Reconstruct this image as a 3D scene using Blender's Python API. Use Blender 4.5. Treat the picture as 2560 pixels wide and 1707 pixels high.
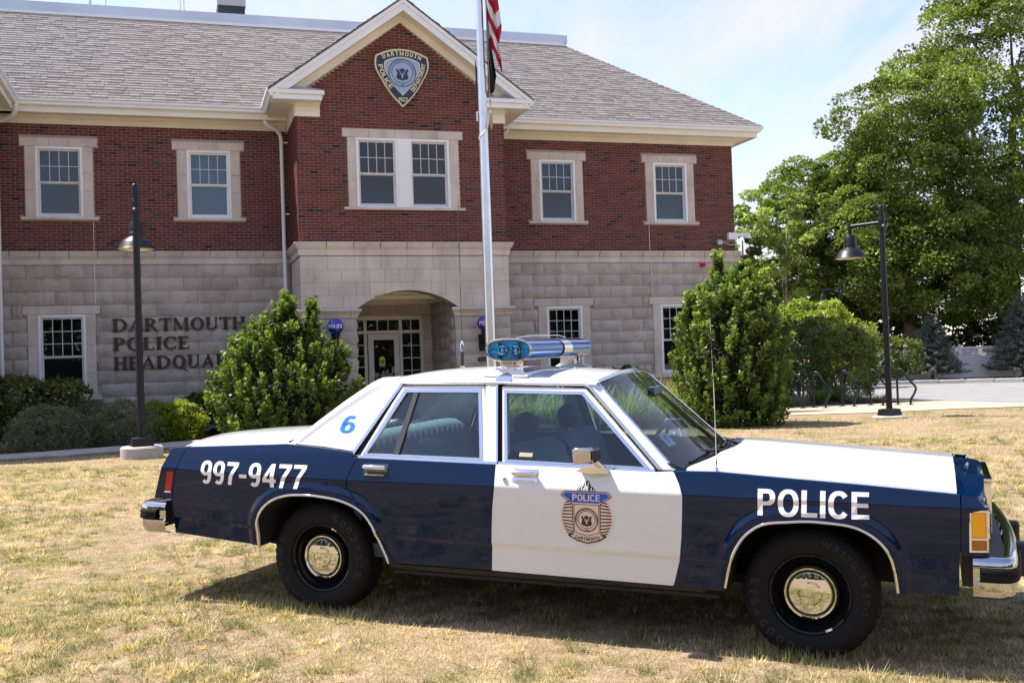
import bpy, bmesh, math, random
import numpy as np
from mathutils import Matrix, Vector

for _o in list(bpy.data.objects):
    bpy.data.objects.remove(_o)
SC = bpy.context.scene
COL = SC.collection
R = math.radians

# ------------------------------------------------------------------ camera
PITCH, ROLL, FOC = R(1.2237), R(-1.96405), 2637.9
cam_d = bpy.data.cameras.new('camera'); cam = bpy.data.objects.new('camera', cam_d); COL.objects.link(cam)
_fw = Vector((0, math.cos(PITCH), math.sin(PITCH))); _rt = Vector((1, 0, 0)); _up = _rt.cross(_fw)
_r2 = _rt*math.cos(ROLL) + _up*math.sin(ROLL); _u2 = -_rt*math.sin(ROLL) + _up*math.cos(ROLL)
cam.matrix_world = Matrix(((_r2.x, _u2.x, -_fw.x, 0), (_r2.y, _u2.y, -_fw.y, 0), (_r2.z, _u2.z, -_fw.z, 1.515), (0, 0, 0, 1)))
cam_d.sensor_width = 36; cam_d.lens = FOC/2560*36; cam_d.clip_start = .05; cam_d.clip_end = 3000
SC.camera = cam

# ------------------------------------------------------------------ sky and sun
SUN_EL, SUN_A = R(60), R(20)                      # elevation; degrees behind the left of the camera
SUN_DIR = Vector((-math.cos(SUN_A)*math.cos(SUN_EL), math.sin(SUN_A)*math.cos(SUN_EL), math.sin(SUN_EL)))
world = bpy.data.worlds.new('World'); SC.world = world; world.use_nodes = True
_nt = world.node_tree; _n = _nt.nodes; _l = _nt.links
_bg = _n['Background']; _bg.inputs['Strength'].default_value = .125
_sky = _n.new('ShaderNodeTexSky'); _sky.sky_type = 'NISHITA'; _sky.sun_disc = False
_sky.sun_elevation = SUN_EL; _sky.sun_rotation = math.atan2(SUN_DIR.x, SUN_DIR.y)
_sky.air_density = 1.0; _sky.dust_density = .5; _sky.ozone_density = 1.6
_tc = _n.new('ShaderNodeTexCoord')
_sx = _n.new('ShaderNodeSeparateXYZ'); _l.new(_tc.outputs['Generated'], _sx.inputs[0])
# cirrus: the view direction projected on a high plane, streaky noise
_zc = _n.new('ShaderNodeMath'); _zc.operation = 'MAXIMUM'; _zc.inputs[1].default_value = .04; _l.new(_sx.outputs[2], _zc.inputs[0])
_dx = _n.new('ShaderNodeMath'); _dx.operation = 'DIVIDE'; _l.new(_sx.outputs[0], _dx.inputs[0]); _l.new(_zc.outputs[0], _dx.inputs[1])
_dy = _n.new('ShaderNodeMath'); _dy.operation = 'DIVIDE'; _l.new(_sx.outputs[1], _dy.inputs[0]); _l.new(_zc.outputs[0], _dy.inputs[1])
_cb = _n.new('ShaderNodeCombineXYZ'); _l.new(_dx.outputs[0], _cb.inputs[0]); _l.new(_dy.outputs[0], _cb.inputs[1])
_mp = _n.new('ShaderNodeMapping'); _mp.inputs['Rotation'].default_value = (0, 0, R(-38)); _mp.inputs['Scale'].default_value = (1.5, .35, 1)
_l.new(_cb.outputs[0], _mp.inputs[0])
_ns = _n.new('ShaderNodeTexNoise'); _ns.inputs['Scale'].default_value = 1.1; _ns.inputs['Detail'].default_value = 9; _ns.inputs['Roughness'].default_value = .58; _ns.inputs['Distortion'].default_value = .7
_l.new(_mp.outputs[0], _ns.inputs['Vector'])
_rp = _n.new('ShaderNodeValToRGB'); _rp.color_ramp.elements[0].position = .40; _rp.color_ramp.elements[1].position = .66
_rp.color_ramp.elements[0].color = (.12, .12, .12, 1); _rp.color_ramp.elements[1].color = (.92, .92, .92, 1)
_l.new(_ns.outputs['Fac'], _rp.inputs[0])
_hz = _n.new('ShaderNodeMapRange'); _hz.interpolation_type = 'SMOOTHSTEP'; _hz.inputs['From Min'].default_value = .28; _hz.inputs['From Max'].default_value = .80; _hz.inputs['To Min'].default_value = 1; _hz.inputs['To Max'].default_value = .12
_l.new(_sx.outputs[2], _hz.inputs['Value'])
_cf = _n.new('ShaderNodeMath'); _cf.operation = 'MULTIPLY'; _l.new(_rp.outputs[0], _cf.inputs[0]); _l.new(_hz.outputs[0], _cf.inputs[1])
_mx = _n.new('ShaderNodeMixRGB'); _mx.inputs['Color2'].default_value = (3.35, 3.35, 3.7, 1)
_l.new(_cf.outputs[0], _mx.inputs['Fac']); _tn = _n.new('ShaderNodeMixRGB'); _tn.blend_type = 'MULTIPLY'; _tn.inputs['Fac'].default_value = 1; _tn.inputs['Color2'].default_value = (1.10, .97, 1.03, 1); _l.new(_sky.outputs[0], _tn.inputs['Color1']); _l.new(_tn.outputs[0], _mx.inputs['Color1']); _l.new(_mx.outputs[0], _bg.inputs['Color'])

sun_d = bpy.data.lights.new('sun', 'SUN'); sun_d.energy = 4.5; sun_d.angle = R(.53); sun_d.color = (1, .95, .88)
sun = bpy.data.objects.new('sun', sun_d); COL.objects.link(sun)
sun.rotation_euler = (-SUN_DIR).to_track_quat('-Z', 'Y').to_euler(); sun.location = (-10, 5, 30)
SC.view_settings.view_transform = 'Standard'; SC.view_settings.look = 'None'; SC.view_settings.gamma = 1
SC.view_settings.exposure = 1.18
SC.cycles.max_bounces = 8; SC.cycles.transparent_max_bounces = 12
SC.cycles.sample_clamp_indirect = 6

# ------------------------------------------------------------------ helpers
rnd = random.Random(7)
def rng(s): return np.random.default_rng(s)
def tag(o, label=None, cat=None, group=None, kind=None):
    if label: o['label'] = label
    if cat: o['category'] = cat
    if group: o['group'] = group
    if kind: o['kind'] = kind
    return o
def empty(name, loc=(0, 0, 0), rz=0, parent=None):
    o = bpy.data.objects.new(name, None); COL.objects.link(o); o.location = loc; o.rotation_euler = (0, 0, rz)
    o.empty_display_size = .2
    if parent: o.parent = parent
    return o
def obj(name, me, parent=None, loc=(0, 0, 0)):
    o = bpy.data.objects.new(name, me); COL.objects.link(o); o.location = loc
    if parent: o.parent = parent
    return o
def copy_tree(o, parent=None):
    c = o.copy(); COL.objects.link(c); c.parent = parent
    for ch in list(o.children): copy_tree(ch, c)
    return c
def nrm(a): return a/np.maximum(np.linalg.norm(a, axis=-1, keepdims=True), 1e-9)

class MB:
    def __init__(s): s.v = []; s.f = []
    def add(s, vs, fs):
        k = len(s.v); s.v += [tuple(map(float, p)) for p in vs]; s.f += [tuple(i+k for i in q) for q in fs]; return s
    def box(s, x0, x1, y0, y1, z0, z1):
        return s.add([(x0, y0, z0), (x1, y0, z0), (x1, y1, z0), (x0, y1, z0), (x0, y0, z1), (x1, y0, z1), (x1, y1, z1), (x0, y1, z1)],
                     [(0, 3, 2, 1), (4, 5, 6, 7), (0, 1, 5, 4), (1, 2, 6, 5), (2, 3, 7, 6), (3, 0, 4, 7)])
    def prism(s, poly, a0, a1, ax='y'):
        n = len(poly)
        def P(p, a): return {'y': (p[0], a, p[1]), 'x': (a, p[0], p[1]), 'z': (p[0], p[1], a)}[ax]
        return s.add([P(p, a0) for p in poly]+[P(p, a1) for p in poly],
                     [tuple(range(n)), tuple(range(2*n-1, n-1, -1))]+[(i, (i+1) % n, n+(i+1) % n, n+i) for i in range(n)])
    def grid(s, rows, close=False):
        m = len(rows[0]); k = len(s.v); s.v += [tuple(map(float, p)) for r in rows for p in r]
        for i in range(len(rows)-1):
            for j in range(m if close else m-1):
                a, b = k+i*m+j, k+i*m+(j+1) % m
                s.f.append((a, b, b+m, a+m))
        return s
    def tube(s, pts, r, n=8, cap=True):
        pts = [Vector(p) for p in pts]; rs = r if isinstance(r, (list, tuple)) else [r]*len(pts)
        rows = []; up = None
        for i, p in enumerate(pts):
            t = (pts[min(i+1, len(pts)-1)]-pts[max(i-1, 0)]).normalized()
            if up is None: up = t.orthogonal().normalized()
            up = (up-t*up.dot(t)).normalized() if abs(up.dot(t)) < .999 else t.orthogonal().normalized()
            w = t.cross(up)
            rows.append([p+(up*math.cos(2*math.pi*j/n)+w*math.sin(2*math.pi*j/n))*rs[i] for j in range(n)])
        k = len(s.v); s.grid(rows, True)
        if cap: s.f.append(tuple(range(k+n-1, k-1, -1))); e = k+(len(pts)-1)*n; s.f.append(tuple(range(e, e+n)))
        return s
    def lathe(s, prof, n=24, c=(0, 0, 0), ax='z'):
        rows = []
        for r, h in prof:
            row = []
            for j in range(n):
                a = 2*math.pi*j/n; p = (r*math.cos(a), r*math.sin(a))
                q = {'z': (p[0], p[1], h), 'y': (p[0], h, p[1]), 'x': (h, p[0], p[1])}[ax]
                row.append((c[0]+q[0], c[1]+q[1], c[2]+q[2]))
            rows.append(row)
        return s.grid(rows, True)
    def ball(s, c, rx, ry, rz, n=12, m=8):
        return s.grid([[(c[0]+rx*math.sin(math.pi*max(i, .01)/m if i < m else math.pi*.999)*math.cos(2*math.pi*j/n), c[1]+ry*math.sin(math.pi*max(i, .01)/m if i < m else math.pi*.999)*math.sin(2*math.pi*j/n), c[2]+rz*math.cos(math.pi*i/m)) for j in range(n)] for i in range(m+1)], True)
    def mesh(s, name, mat=None, smooth=0, weld=False):
        me = bpy.data.meshes.new(name); me.from_pydata(s.v, [], s.f)
        if weld or smooth:
            bm = bmesh.new(); bm.from_mesh(me); bmesh.ops.remove_doubles(bm, verts=bm.verts, dist=1e-5)
            bmesh.ops.dissolve_degenerate(bm, dist=1e-6, edges=bm.edges)
            bmesh.ops.recalc_face_normals(bm, faces=bm.faces); bm.to_mesh(me); bm.free()
        if smooth:
            me.polygons.foreach_set('use_smooth', [True]*len(me.polygons)); me.set_sharp_from_angle(angle=R(smooth))
        if mat: me.materials.append(mat)
        me.update(); return me
    def build(s, name, mat, parent=None, smooth=0, weld=False, bevel=0, seg=2):
        o = obj(name, s.mesh(name, mat, smooth, weld), parent)
        if bevel:
            b = o.modifiers.new('bevel', 'BEVEL'); b.width = bevel; b.segments = seg; b.limit_method = 'ANGLE'; b.angle_limit = R(40)
        return o

def np_mesh(name, V, F, mat, tint=None, smooth=False, tiv=None):
    me = bpy.data.meshes.new(name); V = np.ascontiguousarray(V, np.float32); F = np.ascontiguousarray(F, np.int32)
    k = F.shape[1]; me.vertices.add(len(V)); me.vertices.foreach_set('co', V.ravel())
    me.loops.add(F.size); me.loops.foreach_set('vertex_index', F.ravel())
    me.polygons.add(len(F)); me.polygons.foreach_set('loop_start', np.arange(0, F.size, k, dtype=np.int32))
    if smooth: me.polygons.foreach_set('use_smooth', np.ones(len(F), bool))
    me.update(calc_edges=True)
    if tint is not None:
        a = me.attributes.new('tint', 'FLOAT_COLOR', 'POINT')
        c = np.ones((len(V), 4), np.float32); c[:, :3] = tint; a.data.foreach_set('color', c.ravel())
    me.materials.append(mat); return me

# ------------------------------------------------------------------ materials
def newmat(name):
    m = bpy.data.materials.new(name); m.use_nodes = True; nt = m.node_tree
    return m, nt, nt.nodes['Principled BSDF']
def ramp(nt, fac, stops):
    r = nt.nodes.new('ShaderNodeValToRGB'); e = r.color_ramp.elements
    while len(e) < len(stops): e.new(.5)
    for i, (p, c) in enumerate(stops): e[i].position = p; e[i].color = (*c, 1)
    nt.links.new(fac, r.inputs[0]); return r.outputs[0]
def noise(nt, scale, detail=4, rough=.55, coord='Object', stretch=None):
    t = nt.nodes.new('ShaderNodeTexCoord'); n = nt.nodes.new('ShaderNodeTexNoise')
    n.inputs['Scale'].default_value = scale; n.inputs['Detail'].default_value = detail; n.inputs['Roughness'].default_value = rough
    v = t.outputs[coord]
    if coord == 'World': pass
    if stretch:
        mp = nt.nodes.new('ShaderNodeMapping'); mp.inputs['Scale'].default_value = stretch; nt.links.new(v, mp.inputs[0]); v = mp.outputs[0]
    nt.links.new(v, n.inputs['Vector']); return n.outputs['Fac']
def wnoise(nt, scale, detail=4, rough=.55, stretch=None):
    g = nt.nodes.new('ShaderNodeNewGeometry'); n = nt.nodes.new('ShaderNodeTexNoise')
    n.inputs['Scale'].default_value = scale; n.inputs['Detail'].default_value = detail; n.inputs['Roughness'].default_value = rough
    v = g.outputs['Position']
    if stretch:
        mp = nt.nodes.new('ShaderNodeMapping'); mp.inputs['Scale'].default_value = stretch; nt.links.new(v, mp.inputs[0]); v = mp.outputs[0]
    nt.links.new(v, n.inputs['Vector']); return n.outputs['Fac']
def mixc(nt, a, b, fac, mode='MIX'):
    m = nt.nodes.new('ShaderNodeMixRGB'); m.blend_type = mode
    for s, k in ((a, 'Color1'), (b, 'Color2')):
        if isinstance(s, tuple): m.inputs[k].default_value = (*s, 1)
        else: nt.links.new(s, m.inputs[k])
    if isinstance(fac, (int, float)): m.inputs['Fac'].default_value = fac
    else: nt.links.new(fac, m.inputs['Fac'])
    return m.outputs[0]
def bump(nt, b, fac, strength=.3, dist=.01):
    n = nt.nodes.new('ShaderNodeBump'); n.inputs['Strength'].default_value = strength; n.inputs['Distance'].default_value = dist
    nt.links.new(fac, n.inputs['Height']); nt.links.new(n.outputs[0], b.inputs['Normal'])
def attr(nt, name='tint'):
    a = nt.nodes.new('ShaderNodeAttribute'); a.attribute_name = name; return a.outputs['Color']
def plain(name, col, rough=.5, metal=0, coat=0, spec=.5, var=.12, vs=6., bs=0, bd=.002, bscale=60):
    m, nt, b = newmat(name)
    b.inputs['Roughness'].default_value = rough; b.inputs['Metallic'].default_value = metal
    b.inputs['Coat Weight'].default_value = coat; b.inputs['Coat Roughness'].default_value = .03; b.inputs['Specular IOR Level'].default_value = spec
    if var:
        f = wnoise(nt, vs); lo = tuple(c*(1-var) for c in col); hi = tuple(min(1, c*(1+var)) for c in col)
        nt.links.new(ramp(nt, f, [(.3, lo), (.7, hi)]), b.inputs['Base Color'])
    else: b.inputs['Base Color'].default_value = (*col, 1)
    if bs: bump(nt, b, wnoise(nt, bscale, 3), bs, bd)
    return m
M = {}
# masonry
def masonry(name, use_tint, col, var, bs, bscale, bd, rough=.9):
    m, nt, b = newmat(name); b.inputs['Roughness'].default_value = rough; b.inputs['Specular IOR Level'].default_value = .25
    f = wnoise(nt, 2.2, 5); f2 = wnoise(nt, 55, 3, .7)
    c = attr(nt) if use_tint else None
    base = mixc(nt, tuple(x*(1-var) for x in col), tuple(min(1, x*(1+var)) for x in col), f)
    if c is not None: base = mixc(nt, base, c, 1, 'MULTIPLY')
    base = mixc(nt, base, ramp(nt, f2, [(.3, (.72, .72, .72)), (.7, (1.12, 1.12, 1.12))]), .8, 'MULTIPLY')
    nt.links.new(base, b.inputs['Base Color']); bump(nt, b, wnoise(nt, bscale, 4, .65), bs, bd); return m
M['brick'] = masonry('brick', True, (1, 1, 1), .08, .5, 90, .004)
M['mortar'] = masonry('mortar', False, (.40, .33, .29), .15, .4, 120, .002)
M['pale_mortar'] = masonry('pale_mortar', False, (.80, .74, .68), .1, .3, 120, .002)
def stone_mat(name, rock):
    m, nt, b = newmat(name); b.inputs['Roughness'].default_value = .92; b.inputs['Specular IOR Level'].default_value = .2
    oi = nt.nodes.new('ShaderNodeObjectInfo')
    c0 = ramp(nt, oi.outputs['Random'], [(0, (.53, .46, .40)), (.35, (.58, .51, .45)), (.7, (.63, .555, .495)), (1, (.58, .49, .43))] if rock else
              [(0, (.62, .545, .48)), (.5, (.66, .58, .515)), (1, (.64, .55, .49))])
    sp = wnoise(nt, 140, 2, .7); st = wnoise(nt, 1.3, 5, .6)
    c1 = mixc(nt, c0, ramp(nt, sp, [(.3, (.74, .73, .72)), (.7, (1.2, 1.2, 1.2))]), .75, 'MULTIPLY')
    c2 = mixc(nt, c1, ramp(nt, st, [(.3, (.8, .78, .76)), (.65, (1.08, 1.08, 1.08))]), .9, 'MULTIPLY')
    sk = wnoise(nt, 1.0, 5, .65, (2.2, 2.2, .22)); c2 = mixc(nt, c2, ramp(nt, sk, [(.34, (.74, .71, .68)), (.50, (1, 1, 1))]), .6, 'MULTIPLY')
    nt.links.new(c2, b.inputs['Base Color'])
    bump(nt, b, wnoise(nt, 22 if rock else 160, 6, .68), 1.0 if rock else .2, .05 if rock else .003); return m
M['rock'] = stone_mat('rock_faced_stone', True); M['stone'] = stone_mat('dressed_stone', False)
M['shingle'] = masonry('shingle', True, (1, 1, 1), .1, .4, 200, .003)
M['trim'] = plain('cream_trim', (.80, .75, .66), .45, var=.05, vs=1.5)
M['trimw'] = plain('white_trim', (.82, .82, .82), .4, var=.04, vs=1.5)
M['metalgrey'] = plain('roof_edge_metal', (.56, .60, .66), .35, .35, var=.1, vs=.8)
M['sash'] = plain('sash_grey', (.62, .62, .63), .45, var=.05)
M['blackmetal'] = plain('black_metal', (.006, .007, .010), .42, .0, coat=.0, spec=.35, var=.2, vs=12)
M['bronze'] = plain('bronze_letters', (.040, .028, .018), .5, .3, var=.2, vs=10)
M['concrete'] = plain('concrete', (.40, .365, .32), .9, var=.16, vs=4, bs=.35, bscale=90)
M['padconcrete'] = plain('pad_concrete', (.43, .34, .235), .9, var=.1, vs=1.2, bs=.3, bscale=90)
M['asphalt'] = plain('old_asphalt', (.225, .22, .21), .95, var=.12, vs=.9, bs=.4, bscale=120)
M['granite'] = plain('granite', (.42, .41, .40), .85, var=.25, vs=30, bs=.5, bd=.01, bscale=25)
M['fence'] = plain('white_vinyl', (.80, .80, .81), .5, var=.05)
M['alu'] = plain('brushed_aluminium', (.72, .72, .72), .28, .95, var=.06, vs=5)
M['bark'] = plain('bark', (.13, .10, .075), .95, var=.35, vs=14, bs=.8, bd=.02, bscale=20)
M['palebark'] = plain('pale_bark', (.32, .28, .21), .95, var=.3, vs=8, bs=.6, bd=.02, bscale=20)
M['darkroom'] = plain('dark_interior', (.035, .035, .038), .8, var=.2, vs=1)
M['shade'] = plain('roller_shade', (.055, .10, .155), .9, var=.25, vs=1.6, bs=.3, bd=.004, bscale=9)  # blue in the shade colour stands in for sky reflected by the panes
M['shade_cyan'] = plain('sky_tint_shade', (.19, .31, .40), .9, var=.15, vs=1.2); M['shade_dark'] = plain('deep_shade', (.028, .055, .095), .9, var=.4, vs=1.4); M['shade_green'] = plain('grey_green_shade', (.045, .085, .10), .9, var=.3, vs=1.2)  # per-window shade tints, reflected sky put into the colour, strongest in the cyan one
M['rope'] = plain('rope', (.75, .74, .70), .8, var=.1)
M['brass'] = plain('aged_brass', (.42, .33, .2), .4, .8, var=.2)
M['whiteplastic'] = plain('white_plastic', (.78, .78, .78), .35, var=.04)
M['greyplastic'] = plain('grey_plastic', (.45, .46, .47), .5, var=.05)
def glass(name, col=(1, 1, 1), ior=1.5, tintmix=None, rough=0.0, boost=1.0):
    m = bpy.data.materials.new(name); m.use_nodes = True; nt = m.node_tree; nt.nodes.clear()
    o = nt.nodes.new('ShaderNodeOutputMaterial'); t = nt.nodes.new('ShaderNodeBsdfTransparent'); t.inputs[0].default_value = (*col, 1)
    g = nt.nodes.new('ShaderNodeBsdfGlossy'); g.inputs['Roughness'].default_value = rough
    fr = nt.nodes.new('ShaderNodeFresnel'); fr.inputs[0].default_value = ior
    mm = nt.nodes.new('ShaderNodeMath'); mm.operation = 'MULTIPLY'; mm.inputs[1].default_value = boost; nt.links.new(fr.outputs[0], mm.inputs[0])
    x = nt.nodes.new('ShaderNodeMixShader'); nt.links.new(mm.outputs[0], x.inputs[0]); nt.links.new(t.outputs[0], x.inputs[1]); nt.links.new(g.outputs[0], x.inputs[2])
    nt.links.new(x.outputs[0], o.inputs[0]); return m
M['pane'] = glass('window_glass', (.82, .86, .88), 1.5, boost=.9)
M['carglass'] = glass('tinted_car_glass', (.72, .81, .83), 1.5, boost=1.2)
M['blueglass'] = glass('blue_lens', (.02, .25, .75), 1.5, boost=1.2)
M['clearglass'] = glass('clear_lens', (.85, .9, .92), 1.5)
# vegetation
def leafmat(name, rough=.5, spec=.4, trans=.35, sat=1.0):
    m, nt, b = newmat(name); c = attr(nt); b.inputs['Roughness'].default_value = rough; b.inputs['Specular IOR Level'].default_value = spec
    nt.links.new(c, b.inputs['Base Color'])
    t = nt.nodes.new('ShaderNodeBsdfTranslucent'); cc = mixc(nt, c, (1.5, 1.6, .7), 1, 'MULTIPLY'); nt.links.new(cc, t.inputs[0])
    x = nt.nodes.new('ShaderNodeMixShader'); x.inputs[0].default_value = trans
    nt.links.new(b.outputs[0], x.inputs[1]); nt.links.new(t.outputs[0], x.inputs[2]); nt.links.new(x.outputs[0], nt.nodes['Material Output'].inputs[0]); return m
M['leaf'] = leafmat('leaf'); M['holly'] = leafmat('glossy_leaf', .42, .35, .30); M['needle'] = leafmat('needle', .6, .3, .15); M['grassblade'] = leafmat('grass_blade', .7, .2, .3)
# ------------------------------------------------------------------ ground
def sstep(t): t = np.clip(t, 0, 1); return t*t*(3-2*t)
def gz(x, y):
    x = np.asarray(x, float); y = np.asarray(y, float)
    P = -.0205*(np.clip(x, -9, 9)-.44)+.0257*(np.clip(y, -4, 20)-6.77)
    t = sstep((y-9)/7.); return (1-t)*(P+.02)+t*.17
def gh(x, y): return float(gz(x, y))
def vnoise(x, y, s, seed=0):
    x = np.asarray(x)*s; y = np.asarray(y)*s; xi = np.floor(x).astype(int); yi = np.floor(y).astype(int); fx = sstep(x-xi); fy = sstep(y-yi)
    def h(a, b): n = np.sin(a*127.1+b*311.7+seed*74.7)*43758.5453; return n-np.floor(n)
    return (h(xi, yi)*(1-fx)+h(xi+1, yi)*fx)*(1-fy)+(h(xi, yi+1)*(1-fx)+h(xi+1, yi+1)*fx)*fy
def fbm(x, y, s, seed=0): return .5*vnoise(x, y, s, seed)+.3*vnoise(x, y, s*2.1, seed+1)+.2*vnoise(x, y, s*4.3, seed+2)

def lawn_mat():
    m, nt, b = newmat('dry_lawn'); b.inputs['Roughness'].default_value = 1; b.inputs['Specular IOR Level'].default_value = .05
    a = wnoise(nt, .9, 6, .62); d = wnoise(nt, 11, 5, .7); e = wnoise(nt, 70, 3, .7)
    straw = ramp(nt, d, [(.25, (.22, .15, .095)), (.5, (.38, .275, .18)), (.75, (.54, .42, .29))])
    green = ramp(nt, d, [(.25, (.13, .135, .045)), (.7, (.27, .25, .10))])
    c = mixc(nt, straw, green, ramp(nt, a, [(.47, (0, 0, 0)), (.62, (.75, .75, .75))]))
    c = mixc(nt, c, ramp(nt, e, [(.3, (.6, .58, .55)), (.7, (1.15, 1.15, 1.15))]), .8, 'MULTIPLY')
    nt.links.new(c, b.inputs['Base Color']); bump(nt, b, e, .8, .03); return m
M['lawn'] = lawn_mat()
xs = np.unique(np.concatenate([np.linspace(-14, 14, 85), np.array([-600, -250, -120, -60, -35, -22, 22, 35, 60, 120, 250, 600.])]))
ys = np.unique(np.concatenate([np.linspace(-3, 24, 82), np.array([-400, -150, -60, -25, -10, 30, 40, 60, 90, 150, 300, 700.])]))
X, Y = np.meshgrid(xs, ys); Z = gz(X, Y)
idx = np.arange(X.size).reshape(X.shape)
F = np.stack([idx[:-1, :-1].ravel(), idx[:-1, 1:].ravel(), idx[1:, 1:].ravel(), idx[1:, :-1].ravel()], 1)
lawn = obj('lawn', np_mesh('lawn', np.stack([X.ravel(), Y.ravel(), Z.ravel()], 1), F, M['lawn'], smooth=True)); tag(lawn, kind='structure')

def sheet(name, poly, dz, mat, parent=None, kind='structure', thick=.0, step=None):
    m = MB(); zs = [gh(*p)+dz for p in poly]; n = len(poly)
    m.add([(p[0], p[1], z) for p, z in zip(poly, zs)], [tuple(range(n))])
    if thick: m.add([(p[0], p[1], z) for p, z in zip(poly, zs)]+[(p[0], p[1], z-thick) for p, z in zip(poly, zs)], [(i, n+i, n+(i+1) % n, (i+1) % n) for i in range(n)])
    o = m.build(name, mat, parent)
    if kind and parent is None: tag(o, kind=kind)
    return o
def strip(front, back, nseg):
    """split the band between two polylines into slabs"""
    def res(pl, n):
        P = np.array(pl, float); d = np.r_[0, np.cumsum(np.linalg.norm(np.diff(P, axis=0), axis=1))]
        t = np.linspace(0, d[-1], n+1); return np.stack([np.interp(t, d, P[:, 0]), np.interp(t, d, P[:, 1])], 1)
    return res(front, nseg), res(back, nseg)
# the curved front walk: concrete slabs with open joints
fr = [(-15, 15.0), (-8.74, 17.91), (-7.9, 18.35), (-7.09, 18.95), (-6.1, 19.8), (-5.1, 20.9), (-4.2, 22.3), (-3.9, 24.3)]
bk = [(-15.6, 16.1), (-9.2, 18.86), (-8.35, 19.42), (-7.53, 20.12), (-6.44, 21.01), (-5.7, 21.9), (-5.3, 22.9), (-5.2, 24.0)]
walk = sheet('sidewalk', fr+bk[::-1], .012, M['concrete'])
A_, B_ = strip(fr, bk, 9)
for i in range(9):
    q = [A_[i]+(A_[i+1]-A_[i])*.012, A_[i+1]-(A_[i+1]-A_[i])*.012, B_[i+1]-(B_[i+1]-B_[i])*.012, B_[i]+(B_[i+1]-B_[i])*.012]
    sheet('slab', [tuple(p) for p in q], .045, M['concrete'], walk, thick=.03)
def mulch_mat():
    m, nt, b = newmat('bark_mulch'); b.inputs['Roughness'].default_value = 1
    c = ramp(nt, wnoise(nt, 28, 4, .7, (1, 2.2, 1)), [(.3, (.035, .022, .015)), (.55, (.11, .065, .045)), (.75, (.20, .13, .09))])
    nt.links.new(c, b.inputs['Base Color']); bump(nt, b, wnoise(nt, 40, 4, .7), 1, .04); return m
M['mulch'] = mulch_mat()
bedL = sheet('planting_bed', [(-15.6, 16.12)]+bk[1:]+[(-5.2, 26), (-7, 26), (-16, 23.5)], .008, M['mulch'])
bedR = sheet('planting_bed', [(-1.2, 22.6), (2.2, 22.0), (6.2, 24.4), (6.9, 24.35), (7.6, 24.6), (6.5, 25.1), (6.55, 27.0), (10.1, 27.4), (10.2, 29.2), (9.5, 31.5), (6, 32), (6.6, 29.3), (-1, 27)], .006, M['mulch'])
pad = sheet('paving', [(5.2, 23.28), (6.9, 23.23), (8.03, 23.14), (9.84, 23.55), (11.32, 23.5), (30, 23.3), (60, 23.2), (60, 24.0), (30, 24.25), (13.5, 24.45), (11.9, 24.9), (10.94, 27.5), (10.28, 29.4), (10.15, 27.3), (6.5, 26.9), (6.45, 25.05), (7.65, 24.62), (6.9, 24.30), (5.6, 24.2)], .014, M['padconcrete'])
lot = sheet('parking_lot', [(11.9, 24.88), (13.5, 24.43), (30, 24.23), (80, 24.0), (80, 33.5), (28, 37.2), (19.2, 39.73), (15.77, 41.7), (13.43, 41.56), (9.6, 41.0), (9.8, 32), (10.28, 29.4), (10.94, 27.5)], .010, M['asphalt'])
kb = [(9.3, 40.8), (11.4, 41.3), (13.43, 41.56), (15.77, 41.7), (17.5, 40.9), (19.2, 39.73), (22.4, 38.9), (25.6, 38.1), (29, 37.2), (33, 36.4)]
kerb = empty('kerb', (0, 0, 0)); tag(kerb, kind='structure')
for i in range(len(kb)-1):
    a, b_ = Vector(kb[i]), Vector(kb[i+1]); d = (b_-a); L = d.length; d.normalize(); nn = Vector((-d.y, d.x))
    for j in range(2):
        p = a+d*(L*j/2+.01); q = a+d*(L*(j+1)/2-.01); h = .14+.03*rnd.random()
        m = MB(); z = .17
        m.add([(p.x, p.y, z-.1), (q.x, q.y, z-.1), (q.x+nn.x*.45, q.y+nn.y*.45, z-.1), (p.x+nn.x*.45, p.y+nn.y*.45, z-.1), (p.x, p.y, z+h), (q.x, q.y, z+h+.02*rnd.random()), (q.x+nn.x*.45, q.y+nn.y*.45, z+h), (p.x+nn.x*.45, p.y+nn.y*.45, z+h)],
              [(0, 3, 2, 1), (4, 5, 6, 7), (0, 1, 5, 4), (1, 2, 6, 5), (2, 3, 7, 6), (3, 0, 4, 7)])
        m.build('kerb_stone', M['granite'], kerb, bevel=.02)
# ------------------------------------------------------------------ police station (local frame: x along the front, -y towards the lawn)
BYAW = R(17.462)
B = empty('police_station', (0, 27.5, 0), BYAW)
tag(B, 'two-storey police station of red brick over grey stone with a gabled entrance bay', 'building')
BAY = -1.9; BL, BR, BC = -5.60, -.62, -3.11
Z_BAND, Z_BTOP = 4.46, 7.42
# --- solid wall cores (mortar coloured), set back behind the facing pieces
MAIN_WIN = [(-10.81, 0), (-7.485, 0), (1.405, 0), (4.70, 0)]          # upper window centres
LOW_WIN = [-10.83, 1.475, 4.77]
WW = .72                                                                # half width of stone surround
def wall_with_holes(m, u0, u1, z0, z1, y, holes, thick=.3):
    us = sorted({u0, u1}|{h[0] for h in holes}|{h[1] for h in holes}); zs = sorted({z0, z1}|{h[2] for h in holes}|{h[3] for h in holes})
    for a, b in zip(us, us[1:]):
        for c, d in zip(zs, zs[1:]):
            if not any(h[0] <= a+1e-6 and b <= h[1]+1e-6 and h[2] <= c+1e-6 and d <= h[3]+1e-6 for h in holes):
                m.add([(a, y, c), (b, y, c), (b, y, d), (a, y, d)], [(0, 1, 2, 3)])
UPH = [(c-.5, c+.5, 5.25, 6.87) for c, _ in MAIN_WIN]; LOH = [(c-.5, c+.5, 1.13, 2.98) for c in LOW_WIN]
BAYW = (-4.22, -2.03, 5.27, 6.88)
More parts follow.
